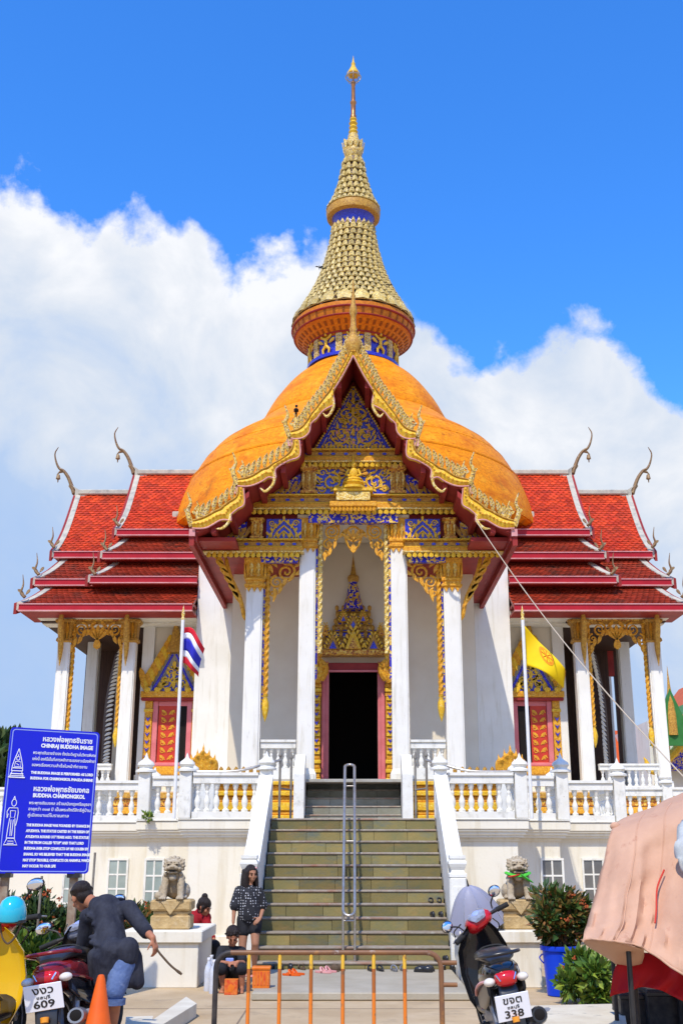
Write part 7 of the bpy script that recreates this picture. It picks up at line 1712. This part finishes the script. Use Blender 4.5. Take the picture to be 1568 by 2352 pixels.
# ================================================================== cone, umbrella, bin
cp_ = P(228, 2320, 8.9); cn = thing('traffic_cone', 'orange traffic cone beside the stooping man', 'cone', (cp_.x, 8.9, 0))
MB().lathe([(.165,.03),(.15,.05),(.03,.66),(.022,.68),(.012,.685)], (0, 0, 0), 24).build('cone_body', M['orange_cone'], cn, 40); MB().cbox(-.19, .19, -.19, .19, 0, .032, .012).build('cone_base', M['orange_cone'], cn); MB().lathe([(.1155,.23),(.0985,.32),(.0985,.321),(.110,.229)], (0, 0, 0), 24).build('pale_band', M['fascia_lip'], cn, 40)
um_ = P(1098, 2140, 14.3); ub = thing('umbrella', 'open lilac grey umbrella resting on the pedestal beside the right lion', 'umbrella', (um_.x, 14.3, PEDZ))
MU = Matrix.Rotation(R(-14), 4, 'Y') @ Matrix.Rotation(R(20), 4, 'X') @ Matrix.Rotation(R(10), 4, 'Z'); nrib = 8; rad, hgt = .37, .46
def umb(a, t):
    n_ = a/(2*math.pi)*nrib; i_ = math.floor(n_+1e-6); f_ = n_-i_
    def rib(k): r_ = rad*t**.92; return Vector((r_*math.cos(2*math.pi*k/nrib), r_*math.sin(2*math.pi*k/nrib), .10+hgt*(1-t**1.75)))
    p_ = rib(i_).lerp(rib(i_+1), f_); s_ = math.sin(math.pi*f_)
    return p_+Vector((0, 0, -.035*s_*t+.05*s_*max(0, t-.7)))-Vector((p_.x, p_.y, 0))*.05*s_*t
for q in range(nrib):
    mb = MB(); na, nt_ = 8, 10
    for i in range(na+1):
        for j in range(nt_+1): mb.v.append(tuple(umb(2*math.pi*(q+min(i/na, .9999))/nrib, .02+.98*j/nt_)))
    for i in range(na):
        for j in range(nt_): a = i*(nt_+1)+j; mb.f.append((a, a+1, a+nt_+2, a+nt_+1))
    link('canopy_panel', mb.mesh('canopy_panel', M['umb'], 25), ub, MU)
    link('rib', MB().tube([umb(2*math.pi*q/nrib, .02+.98*j/8)-Vector((0,0,.006)) for j in range(9)], .004, 5).mesh('rib', M['alloy']), ub, MU)
link('shaft', MB().tube([(0,0,.02),(0,0,.58)], .008, 8).mesh('shaft', M['alloy']), ub, MU); link('tip', MB().tube([(0,0,.56),(0,0,.65)], [.014,.005], 8).mesh('tip', M['black']), ub, MU); link('handle', MB().tube([(0,0,.01),(0,0,.10)], .014, 8).mesh('handle', M['black']), ub, MU)
bn = P(1290, 2285, 13.4); bi = thing('plastic_bin', 'blue plastic bin holding the taller shrub', 'bin', (bn.x, 13.4, 0)); 
MB().lathe([(.15,.0),(.165,.01),(.20,.48),(.22,.48),(.225,.505),(.22,.53),(.195,.53),(.19,.48),(.185,.45)], (0, 0, 0), 28).build('tub', M['blue_bin'], bi, 40)
MB().lathe([(.186,.43),(.001,.445)], (0, 0, 0), 24).build('soil', M['stem'], bi)
for s in (-1, 1): MB().tube(bez([(s*.20, 0, .44), (s*.235, 0, .40), (s*.19, 0, .34)], 4), .008, 6).build('handle', M['blue_bin'], bi, 60)
shrub('potted_shrub', 'dense shrub with orange blooms growing from the blue bin', 'shrub', (bn.x+.03, 13.4), .36, (.35,.32,.33), 3300, .085, 'leaf_mixed', 21, None, 20, 0, 18, .44)
p = P(1352, 2300, 12.7); shrub('garden_shrub', 'low yellow green shrub in front of the blue bin', 'shrub', (p.x, 12.7), .25, (.27,.25,.24), 2200, .095, 'leaf_bright', 22, None, 6, 0, 10)
# ================================================================== market stall under the salmon tarpaulin
tb = P(1480, 2300, 9.6); tt = thing('tarpaulin_canopy', 'salmon pink tarpaulin canopy over a stall at the right edge', 'canopy', (tb.x, 9.6, 0))
rows_px = [  # rows of pixel controls down the cloth: (px, py, depth) left to right
    [(1440,1886,11.6),(1500,1858,11.6),(1560,1826,11.6),(1620,1796,11.6),(1700,1756,11.6)],
    [(1406,1895,10.5),(1460,1884,10.4),(1520,1866,10.3),(1600,1842,10.2),(1700,1812,10.1)],
    [(1384,1975,10.2),(1446,1972,9.95),(1510,1966,10.0),(1600,1952,9.8),(1700,1930,9.8)],
    [(1362,2060,9.95),(1430,2058,9.7),(1498,2056,9.8),(1590,2050,9.5),(1700,2040,9.6)],
    [(1346,2120,9.7),(1420,2122,9.5),(1490,2126,9.6),(1585,2142,9.3),(1700,2150,9.3)],
    [(1333,2158,9.5),(1402,2160,9.35),(1478,2180,9.4),(1580,2246,9.2),(1700,2300,9.2)]]
grid = []
first = [P(*q) for q in rows_px[0]]
grid.append(bez([p_+Vector((0, 2.3, -1.15)) for p_ in first], 8)); grid.append(bez([p_+Vector((0, 1.2, -.42)) for p_ in first], 8))
for r_ in rows_px: grid.append(bez([P(*q) for q in r_], 8))
cols_ = [bez([g[i] for g in grid], 8) for i in range(len(grid[0]))]
def tri(x): return 2*abs(x-math.floor(x+.5))          # sharp zig-zag 0..1
def fold(i, j, v):
    d = max(0, (j-23)/33); a = i*.27+.22*math.sin(j*.11)+.03*math.sin(j*.5)
    y = -.085*d*(1-tri(a))**2.2+.03*d*tri(i*.61+j*.07)-.022*tri(j*.17+i*.05)*(1-.4*d)
    q = noise.noise(Vector((i*.35, j*.22, 1.7)))
    return v+Vector((0, y+.03*q, .012*q))
def fine(path, k):
    out = []
    for a_, b_ in zip(path, path[1:]):
        for n_ in range(k): out.append(a_.lerp(b_, n_/k))
    return out+[path[-1]]
mb = MB(); ni, nj = len(cols_), len(cols_[0])
for i in range(ni):
    for j in range(nj): mb.v.append(tuple(fold(i, j, cols_[i][j])-tt.location))
for i in range(ni-1):
    for j in range(nj-1): a = i*nj+j; mb.f.append((a, a+1, a+nj+1, a+nj))
o = mb.build('tarpaulin', M['tarp'], tt, 50)
hem_ = MB().tube([Vector(mb.v[i*nj+nj-1]) for i in range(ni)], .009, 6); hem_.build('hem', M['tarp'], tt, 60)
for ii in (9, 17, 25): MB().tube([Vector(mb.v[ii*nj+j])+Vector((0,-.004,0)) for j in range(22, nj)], .0055, 5).build('seam', M['tarp'], tt, 60)
q_ = o.modifiers.new('t', 'SOLIDIFY'); q_.thickness = .004; PENDING.append(o)
fp = [[P(1333,2158,9.5),P(1400,2160,9.35),P(1478,2180,9.4)],[P(1360,2180,9.7),P(1412,2200,9.7),P(1476,2206,9.7)],[P(1425,2215,9.95),P(1440,2240,10.0),P(1458,2262,10.0)]]
g2 = [bez(r_, 6) for r_ in fp]; g3 = [bez([g_[i] for g_ in g2], 6) for i in range(len(g2[0]))]
mb = MB(); ni, nj = len(g3), len(g3[0])
for i in range(ni):
    for j in range(nj): mb.v.append(tuple(g3[i][j]+Vector((0, .015*math.sin(i*1.3+j*.6)+.012, 0))-tt.location))
for i in range(ni-1):
    for j in range(nj-1): a = i*nj+j; mb.f.append((a, a+1, a+nj+1, a+nj))
o = mb.build('hanging_flap', M['tarp'], tt, 80); q_ = o.modifiers.new('t', 'SOLIDIFY'); q_.thickness = .004; PENDING.append(o)
for px, py, Y, m in ((1441, 2166, 9.55, 'black'), (1700, 2200, 9.4, 'black'), (1500, 1875, 11.4, 'black')):
    v = P(px, py, Y); MB().tube([(v.x-tt.location.x, Y-9.6, 0), (v.x-tt.location.x, Y-9.6, v.z-.03)], .022, 8).build('canopy_pole', M[m], tt, 60)
kn = P(1412, 1898, 10.42)-tt.location; MB().ell(kn, (.05,.03,.04), 10, 6).build('corner_knot', M['tarp'], tt, 60)
cd_ = MB().tube(bez([P(1524,1998,9.80)-tt.location, P(1508,2040,9.72)-tt.location, P(1506,2090,9.60)-tt.location, P(1503,2120,9.53)-tt.location], 6), .008, 6); cd_.build('red_cord', M['red_scarf'], tt, 60)
wc = thing('white_cloth', 'crumpled greyish white cloth thrown over the salmon tarpaulin', 'cloth', P(1580, 2000, 9.6))
rowsw = [[(1556,1892,10.05),(1600,1868,10.0),(1680,1840,9.95)],[(1546,1930,9.80),(1600,1925,9.62),(1680,1905,9.66)],[(1546,1968,9.72),(1600,1990,9.5),(1680,1980,9.54)],[(1562,1998,9.65),(1610,2030,9.4),(1680,2020,9.44)]]
g2 = [bez([P(*q) for q in r_], 6) for r_ in rowsw]; g3 = [bez([g_[i] for g_ in g2], 6) for i in range(len(g2[0]))]; mb = MB(); ni, nj = len(g3), len(g3[0])
for i in range(ni):
    for j in range(nj): mb.v.append(tuple(g3[i][j]+Vector((0, -.05+.025*math.sin(i*1.9+j*.8), .02*math.sin(i*.9+j)))-wc.location))
for i in range(ni-1):
    for j in range(nj-1): a = i*nj+j; mb.f.append((a, a+1, a+nj+1, a+nj))
o = mb.build('cloth', M['tarp_white'], wc, 80); q_ = o.modifiers.new('t', 'SOLIDIFY'); q_.thickness = .005; PENDING.append(o)
# stall table with red cloth
sx = P(1500, 2300, 9.9); tbz = P(1500, 2192, 9.9).z
stl = thing('stall_table', 'market stall table draped with red cloth under the tarpaulin', 'table', (sx.x+.1, 10.3, 0))
def SLc(px, py, Y): return P(px, py, Y)-stl.location
tl, tr2 = SLc(1438, 2188, 9.9), SLc(1700, 2230, 9.75)
MB().ext([(tl.x, -.4, .78), (tr2.x, -.5, .78), (tr2.x, .6, .78), (tl.x, .6, .78)], (0, 0, .03)).build('table_top', M['stem'], stl)
cl = [[SLc(1445,2186,9.85), SLc(1520,2192,9.8), SLc(1600,2214,9.75), SLc(1700,2236,9.7)], [SLc(1412,2222,9.82), SLc(1520,2236,9.72), SLc(1600,2262,9.7), SLc(1700,2284,9.65)], [SLc(1400,2290,9.8), SLc(1490,2268,9.7), SLc(1580,2304,9.66), SLc(1700,2340,9.6)]]
g2 = [bez(r_, 8) for r_ in cl]; g3 = [bez([g_[i] for g_ in g2], 6) for i in range(len(g2[0]))]; mb = MB(); ni, nj = len(g3), len(g3[0])
for i in range(ni):
    for j in range(nj): mb.v.append(tuple(g3[i][j]+Vector((0, .02*math.sin(i*1.2)*(j/6), 0))))
for i in range(ni-1):
    for j in range(nj-1): a = i*nj+j; mb.f.append((a, a+1, a+nj+1, a+nj))
o = mb.build('red_cloth', M['red_tarp'], stl, 80); q_ = o.modifiers.new('t', 'SOLIDIFY'); q_.thickness = .004; PENDING.append(o)
for x, y in ((tl.x+.08, -.3), (tr2.x-.1, -.3), (tl.x+.08, .5), (tr2.x-.1, .5)): MB().tube([(x, y, 0), (x, y, .78)], .02, 8).build('leg', M['barrier_black'], stl, 60)
for i in range(6):
    v = P(1462+22*i, 2180+4*i, 9.95+.08*(i % 2)); w0 = thing('ware_bundle', ['pale bundle at the left end of the stall table', 'second pale bundle on the stall table', 'dark red bundle in the middle of the stall table', 'grey bundle on the stall table', 'red bundle on the stall table', 'pale bundle at the right end of the stall table'][i], 'goods', (v.x, v.y, .81), group='bundles on the stall table')
    MB().ell((0, 0, .05), (.06,.05,.05), 10, 6).build('bundle', M[['tarp_white','clear_plastic','red_tarp','tarp_white','red_cloth','clear_plastic'][i]], w0, 60); MB().tube([(0,0,.09),(.01,0,.13)], [.02,.008], 6).build('knot', M['tarp_white'], w0, 60)
# dark crates stacked under the stall
for i, (px, Y, w_, h_) in enumerate(((1450, 11.3, .30, .30), (1515, 11.2, .34, .34), (1590, 11.1, .36, .32))):
    v = P(px, 2300, Y); c = thing('storage_crate', ['black crate at the left under the stall', 'black crate in the middle under the stall', 'black crate at the right under the stall'][i], 'crate', (v.x, Y, 0), group='crates under the stall')
    MB().cbox(-w_/2, w_/2, -.2, .2, 0, h_, .015).build('crate_body', M['barrier_black'], c); MB().cbox(-w_/2-.012, w_/2+.012, -.212, .212, h_-.06, h_-.02, .008).build('crate_rim', M['black'], c)
# ================================================================== footwear and bits on the platform
def shoe(kind, px, py, z, m, label, rz=0.0, k=1.0):
    v = GP(px, py, z); t = thing('sandal' if kind == 's' else 'shoe', label, 'footwear', v, rz, group='footwear left on the steps')
    for dx in (-.06, .06):
        out = [(dx+.042*k*(1-.25*abs(math.sin(a*.5)))*math.cos(a)*(1 if math.sin(a) < 0 else .92), .125*k*math.sin(a), .002) for a in [2*math.pi*i/16 for i in range(16)]]
        MB().ext(out, (0, 0, .022)).build('sole', M[m], t, 40)
        if kind == 's': MB().tube(bez([(dx-.042*k, .0, .02), (dx-.02, .03, .06), (dx+.02, .03, .06), (dx+.042*k, .0, .02)], 4), .012, 6).build('strap', M[m], t, 60)
        else: u_ = MB(); u_.ell((dx, .05*k, .035), (.040*k,.072*k,.036), 10, 6); u_.ell((dx, -.05*k, .035), (.036*k,.07*k,.045), 10, 6); u_.build('upper', M[m], t, 60)
PZ = .086
for kind, px, py, z, m, lb, rz in (('s',674,2240,PZ,'orange_cone','orange sandals on the platform at the stair foot',1.2), ('h',655,2226,PZ,'black','black shoes beside the orange crate on the platform',.2), ('h',622,2224,PZ,'black','black shoes behind the orange crate',-.3), ('s',702,2226,PZ,'stem','brown sandals next to the orange sandals',.4),
    ('s',748,2234,PZ,'fascia_lip','pale pink sandals on the platform',1.0), ('h',768,2230,PZ,'stem','brown shoes beside the pale pink sandals',.9), ('s',862,2230,PZ,'black','black sandals on the platform right of the handrail',.3), ('s',915,2230,PZ,'alloy','grey sandals on the platform near the third bar',.2), ('h',974,2232,PZ,'black','black shoes with pointed toes near the right post',1.3), ('h',1026,2226,PZ,'black','black shoes beside the right stair wall',.1),
    ('s',1008,2070,1.36-.17*0,'black','black sandals left high on the right side of the steps',.1), ('h',1004,2098,1.19,'black','dark shoes one step below the high sandals',.2), ('h',1028,2196,.17,'black','black shoes on the lowest step at the right',.3)):
    if z > .1:
        k = {2070: 5, 2098: 4, 2196: 1}[py]; z = (k)*R1; x = GP(px, py, z).x; yy_ = SY+(k-1)*T1_+.10; v = P(px, py, yy_); sx_ = min(v.x, SW-.13); t0 = (sx_, yy_, z)
        shoe(kind, px, py, z, m, lb, rz, .72); bpy.context.collection.objects; 
        last = [o for o in col.objects if o.get('label') == lb][0]; last.location = t0
    else: shoe(kind, px, py, z, m, lb, rz)
v = GP(600, 2268, PZ); c = thing('plastic_crate', 'orange plastic crate on the platform beside the girl', 'crate', v); c.scale = (.68, .68, .95)
MB().ext([(-.14,-.10,0),(.14,-.10,0),(.14,.10,0),(-.14,.10,0)], (0,0,.22)).build('crate_body', M['orange_plastic'], c); MB().cbox(-.155, .155, -.115, .115, .2, .235, .008).build('crate_rim', M['orange_plastic'], c)
for i in range(5): MB().box(-.12+.055*i, -.09+.055*i, -.106, -.1005, .03, .18).build('crate_slot', M['red_box'], c)
v = GP(531, 2284, 0); c = thing('carton', 'small red printed carton in front of the seated boy', 'box', v); c.scale = (.68, .68, .72); MB().cbox(-.11, .11, -.08, .08, 0, .22, .006).build('carton_body', M['red_box'], c); MB().cbox(-.112, .112, -.082, .082, .218, .226, .003).build('carton_lid', M['orange_plastic'], c); MB().ext([(-.07,-.0835,.05),(.02,-.0835,.04),(.07,-.0835,.12),(-.01,-.0835,.17)], (0,.003,0)).build('printed_panel', M['orange_plastic'], c)
for i, (px, py) in enumerate(((478, 2276), (490, 2282), (484, 2268))):
    v = GP(px, py, 0); c = thing('water_bottle', ['clear bottle nearest the pedestal corner', 'clear bottle nearest the barrier post', 'clear bottle behind the other two beside the pedestal'][i], 'bottle', v, group='clear bottles beside the pedestal'); MB().lathe([(.05,0),(.052,.02),(.05,.10),(.052,.20),(.04,.27),(.02,.31),(.018,.33)], (0,0,0), 14).build('bottle_body', M['clear_plastic'], c, 40); MB().lathe([(.02,.33),(.022,.335),(.022,.36),(.005,.362)], (0,0,0), 12).build('cap', M['paper_white'], c, 40)
# ================================================================== wire, birds, weed, far things
a, b = P(1092, 1196, 21.1), P(1640, 1860, 13.0)
pts = [a.lerp(b, i/16)-Vector((0,0,.25*math.sin(math.pi*i/16))) for i in range(17)]
tag(MB().tube(pts, .009, 5).build('guy_wire', M['wire']), 'pale wire stretched from the porch gable down to the right', 'wire')
def bird(px, py, Y, k, wing, lb):
    v = P(px, py, Y); t = thing('bird', lb, 'bird', v, group='black birds'); m = MB(); m.ell((0,0,0), (.05*k,.10*k,.05*k), 10, 7); m.ell((.01*k,-.09*k,.07*k), (.035*k,.04*k,.035*k), 8, 6); m.tube([(.01*k,-.12*k,.07*k),(.01*k,-.16*k,.065*k)], [.012*k,.003*k], 5); cap(m, (0,.08*k,-.02*k), .025*k, (0,.22*k,-.10*k), .012*k, 8); m.build('body', M['bird'], t, 60)
    for s in (-1, 1):
        if wing: MB().ext([(s*.03*k, -.05*k, .02*k), (s*.18*k, -.04*k, .09*k), (s*.32*k, .03*k, .04*k), (s*.17*k, .06*k, .05*k), (s*.03*k, .06*k, .02*k)], (0, .0, .012*k)).build('wing', M['bird'], t)
        else: MB().ell((s*.045*k, .03*k, 0), (.015*k,.10*k,.035*k), 8, 6).build('wing', M['bird'], t, 60)
        MB().tube([(s*.02*k, 0, -.04*k), (s*.02*k, -.01*k, -.12*k)], .006*k, 4).build('leg', M['bird'], t)
bird(680, 942, 21.2, .85, False, 'black bird perched on the left naga tail of the gable')
bird(733, 614, 30.0, .42, True, 'small black bird flying left of the spire, left one of two'); bird(742, 617, 30.0, .40, True, 'small black bird flying left of the spire, nearest the spire'); bird(893, 655, 29.6, .36, True, 'small black bird just right of the spire')
v = P(343, 1860, 18.85); t = thing('weed', 'small green weed growing from the terrace cornice', 'plant', (v.x, 18.9, 1.98)); MB().tube([(0,.02,0),(0,-.05,.06),(.01,-.07,.14)], [.008,.007,.004], 5).build('stem', M['stem'], t); stuff(foliage((0,-.07,.12), (.10,.07,.08), 90, .06, 5, 31).build('foliage', M['leaf_bright'], t))
# hall with orange and green roof far to the right
far = thing('far_hall', 'distant temple hall with orange and green tiled roof at right edge', 'building', (14.5, 44, 0))
def FH(px, py, Y): return P(px, py, Y)-Vector((14.5, 44, 0))
M['far_orange'] = mat('far_orange_tile', (.62,.10,.015), (.50,.08,.012), 3, .5); M['far_green'] = mat('far_green_tile', (.03,.16,.03), (.05,.20,.05), 3, .5)
MB().box(-2.6, 9, .8, 8, 0, 6.5).build('wall', M['white'], far)
zr0 = ZZ(1520, 44); ze = ZZ(1770, 44)
for k, (f0, f1, m) in enumerate(((0,.28,'far_orange'),(.28,.42,'far_green'),(.42,.78,'far_orange'),(.78,1,'far_green'))):
    def q(f, y): return (1.2-3.6*f, y, zr0+(ze-zr0)*f)
    MB().ext([q(f0,0), q(f1,0), q(f1,9), q(f0,9)], (0,0,.12)).build('roof_band', M[m], far); 
    def q(f, y): return (1.2+3.6*f, y, zr0+(ze-zr0)*f)
    MB().ext([q(f0,0), q(f1,0), q(f1,9), q(f0,9)], (0,0,.12)).build('roof_band', M[m], far)
MB().ext([(1.2,.05,zr0), (-2.3,.05,ze), (4.7,.05,ze)], (0,.2,0)).build('gable', M['blue_gold'], far)
for s in (-1, 1):
    mb = MB().tube(bez([(1.2, -.1, zr0+.15), (1.2+s*1.7, -.1, (zr0+ze)/2+.05), (1.2+s*3.8, -.1, ze+.05), (1.2+s*4.3, -.1, ze+.5)], 6), [.16]*15+[.14,.1,.06,.02], 7); mb.build('bargeboard', M['gold_yellow'], far, 50)
    for i in range(14): f = i/13; link('crest_leaf', leaf_mesh(.5, .24, .06, 'gold_yellow'), far, Matrix.Translation((1.2+s*3.6*f, -.1, zr0+(ze-zr0)*f+.2)))
MB().lathe([(.2,0),(.14,.5),(.05,1.1),(.003,1.7)], (1.2, 0, zr0+.1), 8).build('ridge_spike', M['gold_dull'], far, 50)
gz2 = P(1534, 1570, 43); MB().lathe([(.22,-2.0),(.20,-1.2),(.12,-.6),(.06,-.1),(.03,.3),(.004,.7)], gz2-Vector((14.5,44,0)), 8).build('gablet_spire', M['gold_dull'], far, 50)
MB().ext([gz2-Vector((14.5,44,0))+Vector((-.9,-.1,-2.4)), gz2-Vector((14.5,44,0))+Vector((.9,-.1,-2.4)), gz2-Vector((14.5,44,0))+Vector((0,-.1,-.2))], (0,.2,0)).build('small_gable', M['far_green'], far)
fb = thing('far_roof', 'distant orange tiled roof seen through the right pavilion', 'building', (P(1378,1740,48).x, 48, 0)); MB().box(-2, 2, .3, 6, 0, 4.6).build('wall', M['white'], fb); MB().ext([(-2.4,0,4.6),(2.4,0,4.6),(2.4,3,ZZ(1705,48)+.6),(-2.4,3,ZZ(1705,48)+.6)], (0,0,.2)).build('roof', M['far_orange'], fb)
def tree(px, py, Y, rad, lb, seed):
    v = P(px, py, Y); t = thing('tree', lb, 'tree', (v.x, Y, 0)); h = v.z
    s_ = MB(); s_.tube(bez([(0,0,0),(.1,0,h*.4),(-.05,.1,h*.8),(0,0,h+rad*.3)], 5), [.28,.27,.26,.25,.24,.22,.2,.18,.16,.15,.13,.11,.09,.07,.05,.03], 8)
    rnd = random.Random(seed)
    for k in range(7): a_ = rnd.uniform(0,6.28); s_.tube(bez([(0,0,h*.6),(rad*.4*math.cos(a_),rad*.4*math.sin(a_),h*.9),(rad*.75*math.cos(a_),rad*.75*math.sin(a_),h+rad*.3)], 3), [.10,.09,.08,.06,.05,.03,.02], 6)
    s_.build('trunk', M['stem'], t, 50); stuff(foliage((0,0,h), (rad,rad,rad*.9), 7000, .42, 22, seed).build('crown', M['leaf_dark'], t))
tree(-60, 1800, 42, 2.3, 'dark green tree behind the left edge of the temple', 41)
bake_all()
